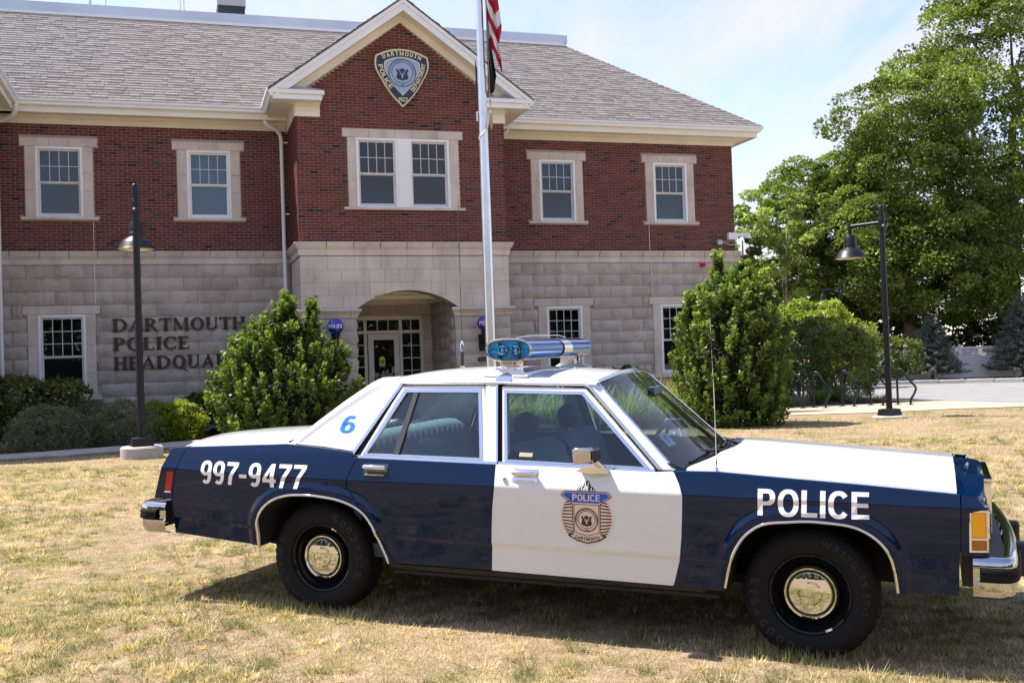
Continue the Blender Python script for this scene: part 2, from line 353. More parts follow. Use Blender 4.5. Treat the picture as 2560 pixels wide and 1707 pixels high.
m = MB()
wall_with_holes(m, -16.5, BL+.02, Z_BAND-.2, Z_BTOP+.3, .012, UPH[:2]); wall_with_holes(m, BR-.02, 6.655, Z_BAND-.2, Z_BTOP+.3, .012, UPH[2:])
m.add([(BL+.012, BAY+.012, Z_BAND-.1), (BL+.012, .3, Z_BAND-.1), (BL+.012, .3, 7.7), (BL+.012, BAY+.012, 7.7)], [(0, 1, 2, 3)])
m.add([(BR-.012, BAY+.012, Z_BAND-.1), (BR-.012, .3, Z_BAND-.1), (BR-.012, .3, 7.7), (BR-.012, BAY+.012, 7.7)], [(0, 1, 2, 3)])
wall_with_holes(m, BL+.012, BR-.012, Z_BAND-.1, 7.75, BAY+.012, [BAYW])
m.add([(BL+.012, BAY+.012, 7.75), (BR-.012, BAY+.012, 7.75), (BR-.012, BAY+.012, 7.84), (BC, BAY+.012, 9.64), (BL+.012, BAY+.012, 7.84)], [(0, 1, 2, 3, 4)])
m.add([(6.655, .012, -.3), (6.655, 12, -.3), (6.655, 12, 7.6), (6.655, .012, 7.6)], [(0, 1, 2, 3)])
m.add([(-16.5, 12, -.3), (6.655, 12, -.3), (6.655, 12, 7.6), (-16.5, 12, 7.6)], [(0, 1, 2, 3)])
brickwall = m.build('brick_wall', M['mortar'], B)
m = MB()
wall_with_holes(m, -16.5, BL+.02, -.4, Z_BAND-.15, .02, LOH[:1])
stonewall = m.build('stone_wall', M['mortar'], B); stonewall_r = MB(); wall_with_holes(stonewall_r, BR-.02, 6.67, -.4, Z_BAND-.15, .02, LOH[1:]); stonewall_r = stonewall_r.build('stone_wall', M['mortar'], B)

# --- bricks
CH, BLN = .0682, .2095
BT = [(.165, .050, .038), (.148, .046, .036), (.185, .058, .044), (.130, .042, .035), (.17, .054, .043), (.155, .047, .037)]
DK = [(.040, .036, .040), (.055, .050, .050), (.032, .028, .034)]
r_ = rng(3)
def cut(iv, holes):
    out = [iv]
    for a, b in holes:
        nx = []
        for p, q in out:
            if b <= p or a >= q: nx.append((p, q)); continue
            if a-p > .03: nx.append((p, a))
            if q-b > .03: nx.append((b, q))
        out = nx
    return out
bricks = []   # (centre x, centre z, plane y, length, tint)
def lay(u0, u1, z0, z1, y, holes, edge=None, phase=0.):
    n = int(round((z1-z0)/CH)); ch = (z1-z0)/n
    for i in range(n):
        za = z0+i*ch; zb = za+ch; off = (BLN/2 if i % 2 else 0)+phase
        k0 = math.floor((u0-off)/BLN); k = k0
        hs = [(h[0]-.006, h[1]+.006) for h in holes if h[2] < zb-.02 and h[3] > za+.02]
        lo, hi = (u0, u1) if edge is None else edge(zb)
        while off+k*BLN < hi:
            a, b = max(lo, off+k*BLN), min(hi, off+(k+1)*BLN); k += 1
            if b-a < .03: continue
            for p, q in cut((a, b), hs):
                t = DK[r_.integers(3)] if r_.random() < .055 else BT[r_.integers(6)]
                f = .85+.3*r_.random(); bricks.append(((p+q)/2, za+ch/2, y, q-p-.011, ch-.011, tuple(c*f for c in t)))
def surr(c, z0, z1): return [(c-.735, c+.735, z0, z1), (c-.835, c+.835, 6.885, 7.10), (c-.835, c+.835, 5.18, 5.25)]
hL = [h for c, _ in MAIN_WIN[:2] for h in surr(c, 5.24, 6.9)]; hR = [h for c, _ in MAIN_WIN[2:] for h in surr(c, 5.24, 6.9)]
hB = [(-4.445, -1.785, 5.26, 6.92), (-4.55, -1.68, 6.905, 7.10), (-4.55, -1.66, 5.20, 5.27)]
lay(-13.2, BL, Z_BAND+.01, Z_BTOP, 0, hL); lay(BR, 6.655, Z_BAND+.01, Z_BTOP, 0, hR, phase=.05)
lay(BL, BR, Z_BAND+.01, 7.80, BAY, hB, phase=.02)
sl = (9.66-7.80)/(BC-BL)
lay(BL, BR, 7.80, 9.64, BAY, [], edge=lambda z: (BL+(z-7.80)/sl*.98+.02, BR-(z-7.80)/sl*.98-.02), phase=.02)
lay(BAY, 0, Z_BAND+.01, 7.45, 'L', [], phase=.03); lay(BAY, 0, Z_BAND+.01, 7.45, 'R', [], phase=.03)
CAMB = (Matrix.Rotation(-BYAW, 4, 'Z') @ Matrix.Translation((0, -27.5, 0))) @ Vector((0, 0, 1.515))
def bdist(k):
    c, z, y, *_ = k
    p = (c, y, z) if not isinstance(y, str) else (BL, c, z)
    return (Vector(p)-CAMB).length + (100 if isinstance(y, str) or k[3] < .18 or (c < -12.0) else 0)
bricks.sort(key=bdist)
def brick_geo(k):
    c, z, y, L, h, t = k; d = .035; e = .0035
    j = .002*(r_.random()-.5)
    xs_ = (-L/2, L/2); V = [(-L/2, d, -h/2), (L/2, d, -h/2), (L/2, d, h/2), (-L/2, d, h/2), (-L/2, e+j, -h/2), (L/2, e+j, -h/2), (L/2, e+j, h/2), (-L/2, e+j, h/2),
        (-L/2+e, j, -h/2+e), (L/2-e, j, -h/2+e), (L/2-e, j, h/2-e), (-L/2+e, j, h/2-e)]
    return np.array(V)
BF = np.array([(0, 1, 5, 4), (1, 2, 6, 5), (2, 3, 7, 6), (3, 0, 4, 7), (4, 5, 9, 8), (5, 6, 10, 9), (6, 7, 11, 10), (7, 4, 8, 11), (8, 9, 10, 11)])
# the 300 nearest bricks as single objects that share nine meshes
def unit_brick(t):
    V = brick_geo((0, 0, 0, BLN-.011, CH-.011, t)); return np_mesh('brick', V, BF, M['brick'], np.array([t]*12))
bm_ = [unit_brick(t) for t in BT+DK]
for k in bricks[:300]:
    c, z, y, L, h, t = k; i = int(np.argmin([sum((a-b)**2 for a, b in zip(t, q)) for q in BT+DK]))
    o = obj('brick', bm_[i], brickwall, (c, y, z)); o.scale = (L/(BLN-.011), 1, h/(CH-.011))
Vs, Fs, Ts = [], [], []
for n_, k in enumerate(bricks[300:]):
    V = brick_geo(k); c, z, y, L, h, t = k
    if y == 'L': V = np.stack([BL+V[:, 1], c-V[:, 0], z+V[:, 2]], 1)
    elif y == 'R': V = np.stack([BR-V[:, 1], c+V[:, 0], z+V[:, 2]], 1)
    else: V = V+np.array([c, y, z])
    Vs.append(V); Fs.append(BF+12*n_); Ts.append(np.array([t]*12))
tag(obj('brickwork', np_mesh('brickwork', np.concatenate(Vs), np.concatenate(Fs), M['brick'], np.concatenate(Ts)), brickwall), kind='stuff')

# --- stone blocks: four rock-faced and one dressed unit mesh, scaled
def rock_mesh(seed, nx=7, nz=4, amp=.045):
    q = rng(seed); rows = []
    for j in range(nz+1):
        row = []
        for i in range(nx+1):
            e = (i in (0, nx)) or (j in (0, nz)); row.append((i/nx-.5, 0 if e else -(.022+amp*q.random()), j/nz-.5))
        rows.append(row)
    mm = MB().grid(rows); b0 = [(-.5, .05, -.5), (.5, .05, -.5), (.5, .05, .5), (-.5, .05, .5)]; f0 = [(-.5, 0, -.5), (.5, 0, -.5), (.5, 0, .5), (-.5, 0, .5)]
    mm.add(b0+f0, [(0, 1, 5, 4), (1, 2, 6, 5), (2, 3, 7, 6), (3, 0, 4, 7)])
    return mm.mesh('stone_block', M['rock'], 60)
ROCKS = [rock_mesh(s) for s in range(5)]
def dressed_mesh():
    e = .006; V = [(-.5, .05, -.5), (.5, .05, -.5), (.5, .05, .5), (-.5, .05, .5), (-.5, 0, -.5), (.5, 0, -.5), (.5, 0, .5), (-.5, 0, .5)]
    return MB().add(V, [(0, 1, 5, 4), (1, 2, 6, 5), (2, 3, 7, 6), (3, 0, 4, 7), (4, 5, 6, 7)]).mesh('stone_block', M['stone'])
DRESS = dressed_mesh()
def block(parent, me, u0, u1, z0, z1, y, ax=0, name='stone_block', g=.007):
    o = obj(name, me, parent)
    if ax == 0: o.location = ((u0+u1)/2, y, (z0+z1)/2); o.scale = (u1-u0-g, 1, z1-z0-g)
    else:       # runs along y, faces -x (ax=-1) or +x (ax=1)
        o.location = (y, (u0+u1)/2, (z0+z1)/2); o.scale = (u1-u0-g, 1, z1-z0-g); o.rotation_euler = (0, 0, -math.pi/2 if ax < 0 else math.pi/2)
    return o
CS, SL = .3078, .625
def lay_stone(u0, u1, z0, z1, y, holes, phase, parent):
    n = int(round((z1-z0)/CS)); ch = (z1-z0)/n
    for i in range(n):
        zb = z1-i*ch; za = zb-ch; off = phase+(SL/2 if i % 2 else 0); k = math.floor((u0-off)/SL)
        hs = [(h[0], h[1]) for h in holes if h[2] < zb-.03 and h[3] > za+.03]
        while off+k*SL < u1:
            a, b = max(u0, off+k*SL), min(u1, off+(k+1)*SL); k += 1
            if b-a < .05: continue
            for p, q in cut((a, b), hs):
                if q-p > .05: block(parent, rnd.choice(ROCKS), p, q, za, zb, y)
def lsurr(c): return [(c-.725, c+.725, 1.10, 3.02), (c-.83, c+.83, 3.005, 3.21), (c-.82, c+.82, 1.0, 1.12)]
lay_stone(-13.1, BL-.02, .146, 4.147, 0, lsurr(LOW_WIN[0]), -11.58, stonewall)
lay_stone(BR+.02, 6.68, .146, 4.147, 0, lsurr(LOW_WIN[1])+lsurr(LOW_WIN[2]), .32, stonewall_r)
# moulded band course
BANDP = [(.06, 4.15), (-.035, 4.15), (-.035, 4.285), (-.06, 4.30), (-.06, 4.325), (-.085, 4.34), (-.105, 4.40), (-.12, 4.42), (-.12, 4.452), (.0, 4.462), (.06, 4.462)]
def band(u0, u1, y, phase, parent, step=SL, back=True):
    k = math.floor((u0-phase)/step)
    if back: MB().box(u0, u1, y-.02, y+.05, 4.16, 4.44).build('band_mortar', M['pale_mortar'], parent)
    while phase+k*step < u1-.02:
        a, b = max(u0, phase+k*step)+.010, min(u1, phase+(k+1)*step)-.010; k += 1
        if b-a > .03: MB().prism([(y+p[0], p[1]) for p in BANDP], a, b, 'x').build('band_stone', M['stone'], parent)
band(-13.1, BL-.0, 0, -11.89, stonewall); band(BR, 6.78, 0, .02, stonewall_r)
# control joints
for u_, par_ in ((-10.1, stonewall), (4.028, stonewall_r)):
    MB().box(u_-.008, u_+.008, -.06, .02, 3.22, 4.15).build('control_joint', M['pale_mortar'], par_); MB().box(u_-.006, u_+.006, -.004, .02, Z_BAND, 5.18).build('control_joint', M['pale_mortar'], par_)

# --- entrance bay in dressed stone with a segmental arch
bay = MB()
AR = 1.21; RISE = .41; ARR = (AR*AR+RISE*RISE)/(2*RISE); ACZ = 2.92+RISE-ARR
def arch(u): d = u-BC; return ACZ+math.sqrt(max(0, ARR*ARR-d*d)) if abs(d) < AR else 2.92
def span_poly(u0, u1, z0, z1):
    n = 8; lo = [(u0+(u1-u0)*i/n, max(z0, arch(u0+(u1-u0)*i/n)) if abs(u0+(u1-u0)*i/n-BC) < AR else z0) for i in range(n+1)]
    lo = [(u, min(z, z1)) for u, z in lo]
    return [p for i, p in enumerate(lo) if i == 0 or p != lo[i-1]]+[(u1, z1), (u0, z1)]
N = 24; ap = [(BC-AR+2*AR*i/N, arch(BC-AR+2*AR*i/N)+.004) for i in range(N+1)]; ap[0] = (BC-AR, 2.92); ap[-1] = (BC+AR, 2.92)
bay.prism([(BL+.012, 2.92)]+ap+[(BR-.012, 2.92), (BR-.012, 4.3), (BL+.012, 4.3)], BAY+.012, BAY+.55)
bay.box(BL+.012, -4.345, BAY+.02, BAY+.62, -.3, 2.919).box(-1.995, BR-.012, BAY+.02, BAY+.62, -.3, 2.919)
bay.box(BL+.012, BL+.3, BAY+.621, .02, -.3, 4.3).box(BR-.3, BR-.012, BAY+.621, .02, -.3, 4.3)
entry = bay.build('entrance_bay', M['mortar'], B)
rows = [(2.92, 3.222, [BL, -5.27, -4.64, -4.48, -3.9, BC, -2.5, -1.72, -1.55, -.98, BR]),
        (3.222, 3.527, [BL, -4.97, -4.33, -4.02, -3.68, -3.27, -2.97, -2.55, -2.2, -1.6, -1.0, BR]),
        (3.527, 3.83, [BL, -5.28, -4.66, -4.02, -3.66, -3.30, -2.93, -2.57, -2.2, -1.25, BR]),
        (3.83, 4.135, [BL, -4.98, -4.35, -3.73, -3.11, -2.49, -1.86, -1.24, BR])]
for z0, z1, us in rows:
    for a, b in zip(us, us[1:]):
        if max(arch(a), arch(b)) >= z1-.02 and abs((a+b)/2-BC) < AR-.2 and arch((a+b)/2) > z1-.03: continue
        p = span_poly(a+.003, b-.003, z0+.003, z1-.003)
        MB().prism(p, BAY, BAY+.04).build('stone_block', M['stone'], entry)
    for s, ux in ((-1, BL), (1, BR)):
        block(entry, DRESS, BAY+.002, BAY+.95, z0, z1, ux, s); block(entry, DRESS, BAY+.95, -.06, z0, z1, ux, s)
for pa, pb in ((BL, -4.345), (-1.995, BR)):           # rock-faced piers
    z = 2.70; i = 0
    while z > .15:
        w = pb-pa; cutu = pa+w*(.45 if i % 2 else .62)
        block(entry, rnd.choice(ROCKS), pa, cutu, z-.3078, z, BAY+.012); block(entry, rnd.choice(ROCKS), cutu, pb, z-.3078, z, BAY+.012)
        for s, ux in ((-1, BL+.004), (1, BR-.004)):
            if (pa == BL) == (s < 0): block(entry, rnd.choice(ROCKS), BAY+.06, BAY+.9, z-.3078, z, ux, s); block(entry, rnd.choice(ROCKS), BAY+.9, -.08, z-.3078, z, ux, s)
        jx = -4.345 if pa == BL else -1.995
        block(entry, rnd.choice(ROCKS), BAY+.08, BAY+.61, z-.3078, z, jx+(-.004 if pa == BL else .004), 1 if pa == BL else -1)
        z -= .3078; i += 1
# imposts
IMP = [(.03, 2.705), (-.03, 2.705), (-.045, 2.76), (-.075, 2.80), (-.105, 2.83), (-.13, 2.845), (-.145, 2.875), (-.13, 2.905), (-.10, 2.915), (.03, 2.915)]
def impost(u0, u1, cuts):
    us = [u0]+cuts+[u1]
    for a, b in zip(us, us[1:]):
        ea = .10 if a == u0 else 0; eb = .10 if b == u1 else 0
        mm = MB(); L = []; Rr = []
        for y, z in IMP:
            k = max(0, -y)/.145*.11
            L.append((a-(k if ea else -.004), BAY+y, z)); Rr.append((b+(k if eb else -.004), BAY+y, z))
        n = len(IMP); mm.add(L+Rr, [tuple(range(n)), tuple(range(2*n-1, n-1, -1))]+[(i, (i+1) % n, n+(i+1) % n, n+i) for i in range(n)])
        mm.build('impost_stone', M['stone'], entry, smooth=35)
impost(BL, -4.345, [-5.2, -4.50]); impost(-1.995, BR, [-1.80, -.77])
# bay band course, mitred sides
k = BL; us = [BL-.12]+[-5.0+.625*i for i in range(7)]+[BR+.12]
MB().box(BL, BR, BAY-.02, BAY+.05, 4.16, 4.44).build('band_mortar', M['pale_mortar'], entry)
for i, (a, b) in enumerate(zip(us, us[1:])):
    n = len(BANDP); L = []; Rr = []
    for y, z in BANDP:
        e = max(0, -y); L.append((BL-e if i == 0 else a+.010, BAY+y, z)); Rr.append((BR+e if i == len(us)-2 else b-.010, BAY+y, z))
    MB().add(L+Rr, [tuple(range(n)), tuple(range(2*n-1, n-1, -1))]+[(j, (j+1) % n, n+(j+1) % n, n+j) for j in range(n)]).build('band_stone', M['stone'], entry)
for s, ux in ((-1, BL), (1, BR)):
    for a, b in ((BAY, -1.0), (-.99, -.13)):
        n = len(BANDP); L = []; Rr = []
        for y, z in BANDP:
            e = -y; L.append((ux+s*e, a-(max(0, e)*.98 if a == BAY else 0), z)); Rr.append((ux+s*e, b, z))
        MB().add(L+Rr, [tuple(range(n)), tuple(range(2*n-1, n-1, -1))]+[(j, (j+1) % n, n+(j+1) % n, n+j) for j in range(n)]).build('band_stone', M['stone'], entry)
# porch behind the arch
PD = .7                                                     # depth plane of the doors
porch = MB().box(-4.9, -3.95, PD+.05, PD+.3, -.2, 3.3).box(-4.3, -1.9, PD+.055, PD+.3, 2.872, 3.3).box(-2.24, -1.9, PD+.05, PD+.29, -.2, 2.871).build('porch_back_wall', M['mortar'], B)
for a, b in ((-4.9, -4.3), (-4.3, -3.6), (-3.6, -2.9), (-2.9, -2.25), (-2.25, -1.95)): block(porch, DRESS, a, b, 2.88, 3.18, PD)
for i in range(9): block(porch, DRESS, -2.24, -1.95, 2.87-.31*(i+1), 2.87-.31*i, PD)
MB().box(-1.95, -1.7, BAY+.63, PD, -.2, 3.4).build('porch_side_wall', M['mortar'], B)
for i in range(9):
    for a, b in ((-1.27, -.6), (-.6, .05), (.05, .69)): block(porch, rnd.choice(ROCKS), a, b, 3.18-.31*(i+1), 3.18-.31*i, -1.955, -1)
MB().box(-4.9, -4.62, BAY+.63, PD, -.2, 3.4).build('porch_side_wall', M['rock'], B)
MB().box(-4.9, -1.7, BAY+.56, PD+.2, 3.28, 3.4).build('porch_ceiling', M['trim'], B)
MB().box(-4.6, -1.96, BAY+.9, BAY+1.02, 3.18, 3.28).box(-4.6, -1.96, PD-.16, PD-.02, 3.14, 3.28).box(-2.1, -1.97, BAY+1.02, PD-.16, 3.14, 3.28).build('porch_trim', M['trim'], B, bevel=.012)
MB().box(-4.9, -1.7, BAY-.3, PD+.2, -.1, .16).build('porch_floor', M['concrete'], B)
# entrance doors
D = MB(); fu = [-4.25, -3.72, -2.80, -2.25]
D.box(-4.3, -2.25, PD-.04, PD+.05, 2.76, 2.872)
for u in fu: D.box(u-.04, u+.04, PD-.035, PD+.055, .16, 2.759)
D.box(-4.3, -2.25, PD-.03, PD+.045, 2.41, 2.49)
doorway = D.build('entrance_frame', M['trim'], B, bevel=.006)
for (u0, u1, z0, z1, nu, nz) in ((-4.21, -3.76, .16, 2.41, 1, 8), (-3.68, -2.84, 2.49, 2.76, 3, 1), (-4.21, -3.76, 2.49, 2.76, 1, 1), (-2.76, -2.29, 2.49, 2.76, 2, 1), (-2.76, -2.29, .16, 2.41, 2, 7)):
    MB().box(u0, u1, PD+.005, PD+.012, z0, z1).build('pane', M['pane'], doorway)
    mm = MB()
    for i in range(1, nu): mm.box(u0+(u1-u0)*i/nu-.01, u0+(u1-u0)*i/nu+.01, PD-.006, PD+.004, z0, z1)
    for i in range(1, nz): mm.box(u0, u1, PD-.0055, PD+.0035, z0+(z1-z0)*i/nz-.01, z0+(z1-z0)*i/nz+.01)
    if mm.v: mm.build('glazing_bar', M['trim'], doorway)
door = MB().box(-3.66, -3.52, PD-.07, PD-.03, .18, 2.40).box(-2.99, -2.86, PD-.07, PD-.03, .18, 2.40).box(-3.52, -2.99, PD-.069, PD-.031, 2.25, 2.40).box(-3.52, -2.99, PD-.069, PD-.031, .18, .5).build('door', M['trim'], B, bevel=.006)
MB().box(-3.52, -2.99, PD-.055, PD-.05, .5, 2.25).build('pane', M['pane'], door)
MB().tube([(-2.93, PD-.07, 1.25), (-2.93, PD-.13, 1.25), (-2.93, PD-.13, 1.45), (-2.93, PD-.07, 1.45)], .012, 6).build('door_handle', M['alu'], door)
ys_ = plain('yellow_sticker', (.75, .72, .05), .6, var=.05)
st = [(-3.31+.075*math.cos(a), 1.75+.075*math.sin(a)) for a in np.linspace(0, math.pi, 11)]+[(-3.385, 1.60), (-3.235, 1.60)]
MB().prism(st, PD-.061, PD-.056).build('door_sticker', ys_, door)
MB().box(-3.385, -3.235, PD-.061, PD-.056, 1.555, 1.598).build('door_sticker', plain('blue_sticker', (.25, .32, .5), .6, var=.05), door)
MB().box(-3.37, -3.25, PD-.0625, PD-.0615, 1.67, 1.69).box(-3.37, -3.25, PD-.0625, PD-.0615, 1.70, 1.72).box(-3.345, -3.275, PD-.0625, PD-.0615, 1.64, 1.655).build('sticker_print', M['blackmetal'], door)
MB().box(-4.9, -1.9, PD+.9, PD+1, 0, 3).box(-4.9, -1.9, PD+.06, PD+.95, .1, .15).build('lobby_wall', M['darkroom'], B)
MB().lathe([(.001, 3.10), (.05, 3.115), (.07, 3.16), (.075, 3.2)], 14, (-2.45, -.75, 0)).build('dome_camera', M['greyplastic'], B, smooth=40)

# --- windows
def window(c, z0, z1, y, nu, nz, zmid, shade, name='window', sashmat='sash', hw=.505, surround=True, half_dark=False):
    """c centre, z0..z1 the frame opening; parts: outer frame with sub-parts"""
    f = MB(); w = hw
    f.box(c-w, c-w+.055, y-.03, y+.10, z0, z1).box(c+w-.055, c+w, y-.03, y+.10, z0, z1).box(c-w+.055, c+w-.055, y-.0295, y+.10, z1-.06, z1).box(c-w+.055, c+w-.055, y-.0295, y+.10, z0, z0+.03)
    fr_ = f.build(name, M['trimw'], B, bevel=.004)
    a, b = c-w+.056, c+w-.056
    s1 = MB().box(a, a+.04, y+.02, y+.055, zmid, z1-.061).box(b-.04, b, y+.02, y+.055, zmid, z1-.061).box(a+.04, b-.04, y+.021, y+.055, z1-.101, z1-.061).box(a+.04, b-.04, y+.021, y+.055, zmid, zmid+.035)
    s1.build('upper_sash', M[sashmat], fr_)
    s2 = MB().box(a, a+.045, y+.058, y+.09, z0+.031, zmid+.03).box(b-.045, b, y+.058, y+.09, z0+.031, zmid+.03).box(a+.045, b-.045, y+.059, y+.09, z0+.031, z0+.10).box(a+.045, b-.045, y+.059, y+.09, zmid-.02, zmid+.03)
    s2.build('lower_sash', M[sashmat], fr_)
    zu0, zu1 = zmid+.035, z1-.101; ua, ub = a+.04, b-.04
    for i in range(nu):
        for j in range(nz):
            MB().box(ua+(ub-ua)*i/nu+.006, ua+(ub-ua)*(i+1)/nu-.006, y+.036, y+.04, zu0+(zu1-zu0)*j/nz+.006, zu0+(zu1-zu0)*(j+1)/nz-.006).build('pane', M['pane'], fr_)
    mm = MB()
    for i in range(1, nu): mm.box(ua+(ub-ua)*i/nu-.0075, ua+(ub-ua)*i/nu+.0075, y+.025, y+.05, zu0, zu1)
    for j in range(1, nz): mm.box(ua, ub, y+.0255, y+.0495, zu0+(zu1-zu0)*j/nz-.0075, zu0+(zu1-zu0)*j/nz+.0075)
    mm.build('muntin', M['sash'], fr_)
    MB().box(a+.045, b-.045, y+.072, y+.076, z0+.10, zmid-.02).build('pane', M['pane'], fr_)
    if shade: MB().box(a-.05, b+.05, y+.16, y+.165, z0, z1).build('window_shade', M[shade], fr_)
    MB().box(a-.2, b+.2, y+.9, y+.95, z0-.2, z1+.2).box(a-.21, a-.2, y+.12, y+.9, z0-.2, z1+.2).box(b+.2, b+.21, y+.12, y+.9, z0-.2, z1+.2).box(a-.2, b+.2, y+.12, y+.9, z1+.2, z1+.21).box(a-.2, b+.2, y+.12, y+.9, z0-.21, z0-.2).build('room', M['darkroom'], fr_)
    return fr_
def stone_piece(fr_, u0, u1, z0, z1, y0, y1, nm): MB().box(u0, u1, y0, y1, z0, z1).build(nm, M['stone'], fr_, bevel=.004, seg=1)
def surround(fr_, c, zs, zt, y, low=False):
    g = .0025
    for a, b in ((c-.83, c-.21), (c-.21, c+.21), (c+.21, c+.83)): stone_piece(fr_, a+g, b-g, zt, zt+.195, y-.03, y+.15, 'lintel_stone')
    h = zt-zs; cuts = [zs, zs+h*.38, zs+h*.635, zt] if not low else [zs, zs+h*.28, zs+h*.63, zt]
    for a, b in zip(cuts, cuts[1:]):
        stone_piece(fr_, c-.725, c-.505, a+g, b-g, y-.022, y+.15, 'jamb_stone'); stone_piece(fr_, c+.505, c+.725, a+g, b-g, y-.022, y+.15, 'jamb_stone')
    zz = (zs-.062, zs) if not low else (zs-.10, zs)
    for a, b in ((c-.83, c-.21), (c-.21, c+.21), (c+.21, c+.83)): stone_piece(fr_, a+g*.3, b-g*.3, *zz, y-.075, y+.15, 'sill_stone')
for i, (c, _) in enumerate(MAIN_WIN):
    w = window(c, 5.25, 6.885, 0, 4, 2, 6.045, ['shade', 'shade_cyan', 'shade_dark', 'shade_green'][i], sashmat='trimw' if i == 1 else 'sash'); surround(w, c, 5.245, 6.888, 0)
for i, c in enumerate(LOW_WIN):
    w = window(c, 1.12, 3.0, 0, 4, 3, 2.02, None); surround(w, c, 1.115, 3.008, 0, True)
wb = None
for j, c in enumerate((-3.755, -2.505)):
    w = window(c, 5.27, 6.9, BAY, 4, 2, 6.05, None, hw=.49); wb = wb or w
MB().box(-3.264, -2.996, BAY-.035, BAY+.1, 5.27, 6.9).build('mullion', M['trimw'], wb, bevel=.006)
for a, b in ((-4.55, -3.93), (-3.93, -3.31), (-3.31, -2.91), (-2.91, -2.30), (-2.30, -1.675)): stone_piece(wb, a+.003, b-.003, 6.905, 7.10, BAY-.03, BAY+.15, 'lintel_stone')
for a, b in ((5.272, 5.885), (5.885, 6.295), (6.295, 6.902)):
    stone_piece(wb, -4.437, -4.247, a+.002, b-.002, BAY-.022, BAY+.15, 'jamb_stone'); stone_piece(wb, -2.013, -1.785, a+.002, b-.002, BAY-.022, BAY+.15, 'jamb_stone')
for a, b in ((-4.55, -3.6), (-3.6, -2.6), (-2.6, -1.66)): stone_piece(wb, a, b-.002, 5.207, 5.268, BAY-.08, BAY+.15, 'sill_stone')
# ceiling lamps and a furled indoor flag seen through the bay window
lampm, nt_, b_ = newmat('lit_ceiling_panel'); b_.inputs['Emission Color'].default_value = (1, .75, .35, 1); b_.inputs['Emission Strength'].default_value = 1.1
MB().box(-3.55, -3.2, BAY+1.2, BAY+1.9, 6.2, 6.22).build('ceiling_light', lampm, wb)
MB().box(-3.75, -3.35, BAY+.85, BAY+.89, 5.42, 5.44).build('ceiling_light', lampm, wb)

# --- eaves, gutters
EAVE = [(0.02, 7.40), (-.028, 7.40), (-.028, 7.53), (-.05, 7.545), (-.05, 7.60), (-.48, 7.60), (-.48, 7.555), (-.515, 7.555), (-.515, 7.66), (-.53, 7.68), (-.53, 7.80), (0.02, 7.80)]
def extr(prof, u0, u1, nm, mat, y=0, m0=0, m1=0):
    n = len(prof); L = [(u0+(m0*p[0]), y+p[0], p[1]) for p in prof]; Rr = [(u1-(m1*p[0]), y+p[0], p[1]) for p in prof]
    return MB().add(L+Rr, [tuple(range(n)), tuple(range(2*n-1, n-1, -1))]+[(j, (j+1) % n, n+(j+1) % n, n+j) for j in range(n)]).build(nm, mat, B)
extr(EAVE, -12.1, BL-.05, 'eave', M['trim']); extr(EAVE, BR+.05, 6.655, 'eave', M['trim'], m1=1)
GUT = [(-.531, 7.70), (-.60, 7.70), (-.615, 7.72), (-.615, 7.755), (-.64, 7.78), (-.655, 7.80), (-.655, 7.835), (-.645, 7.835), (-.64, 7.80), (-.60, 7.765), (-.531, 7.765)]
gut = extr(GUT, -11.6, BL-.53, 'gutter', M['trimw']); extr(GUT, BR+.46, 6.655, 'gutter', M['trimw'], m1=1)
# right return of eave and gutter
def extr_side(prof, ux, y0, y1, nm, mat, m0):
    n = len(prof); L = [(ux-p[0], y0+m0*p[0], p[1]) for p in prof]; Rr = [(ux-p[0], y1, p[1]) for p in prof]
    return MB().add(L+Rr, [tuple(range(n)), tuple(range(2*n-1, n-1, -1))]+[(j, (j+1) % n, n+(j+1) % n, n+j) for j in range(n)]).build(nm, mat, B)
extr_side(EAVE, 6.655, 0, 9, 'eave', M['trim'], 1); extr_side(GUT, 6.655, 0, 9, 'gutter', M['trimw'], 1)
# --- main roof (hip end on the right)
PIT = .776; EZ, EY = 7.82, -.63; RY = 3.62; RZ = EZ+PIT*(RY-EY); UE = 7.29; UR = UE-(RY-EY)
m = MB(); m.add([(-18, EY, EZ), (UE, EY, EZ), (UR, RY, RZ), (-18, RY, RZ)], [(0, 1, 2, 3)])
m.add([(UE, EY, EZ), (UE, 13, EZ), (UR, 9, RZ), (UR, RY, RZ)], [(0, 1, 2, 3)]); m.add([(-18, RY, RZ), (UR, RY, RZ), (UR, 9, RZ), (-18, 9, RZ)], [(0, 1, 2, 3)])
m.add([(-18, EY+.1, EZ-.03), (UE-.1, EY+.1, EZ-.03), (UE-.1, 12, EZ-.03), (-18, 12, EZ-.03)], [(0, 1, 2, 3)])
roofbase = masonry('roof_deck', False, (.16, .145, .135), .15, .4, 150, .004)
roof = m.build('roof', roofbase, B)
SHT = [(.475, .425, .37), (.455, .405, .35), (.495, .44, .385), (.44, .39, .34), (.48, .425, .37)]
EXPO = .148; slen = math.hypot(RY-EY, RZ-EZ); nrow = int(slen/EXPO)
su = np.array([1, 0, 0.]); sv = np.array([0, RY-EY, RZ-EZ])/slen; sn = np.cross(su, sv)
def tabs_on(u_lo, u_hi, nrow, su, sv, sn, o0, avg=.23):
    out = []
    for i in range(nrow):
        t0 = i*EXPO; a = u_lo(t0); e = u_hi(t0); a -= r_.random()*.3
        while a < e:
            w = avg*(.5+r_.random()); b = min(e, a+w); lift = .003+(.015 if r_.random() < .40 else 0.)
            if b > u_lo(t0)+.02: out.append((max(a, u_lo(t0)), b, t0, lift, SHT[r_.integers(5)], .94+.12*r_.random(), su, sv, sn, o0))
            a = b
    return out
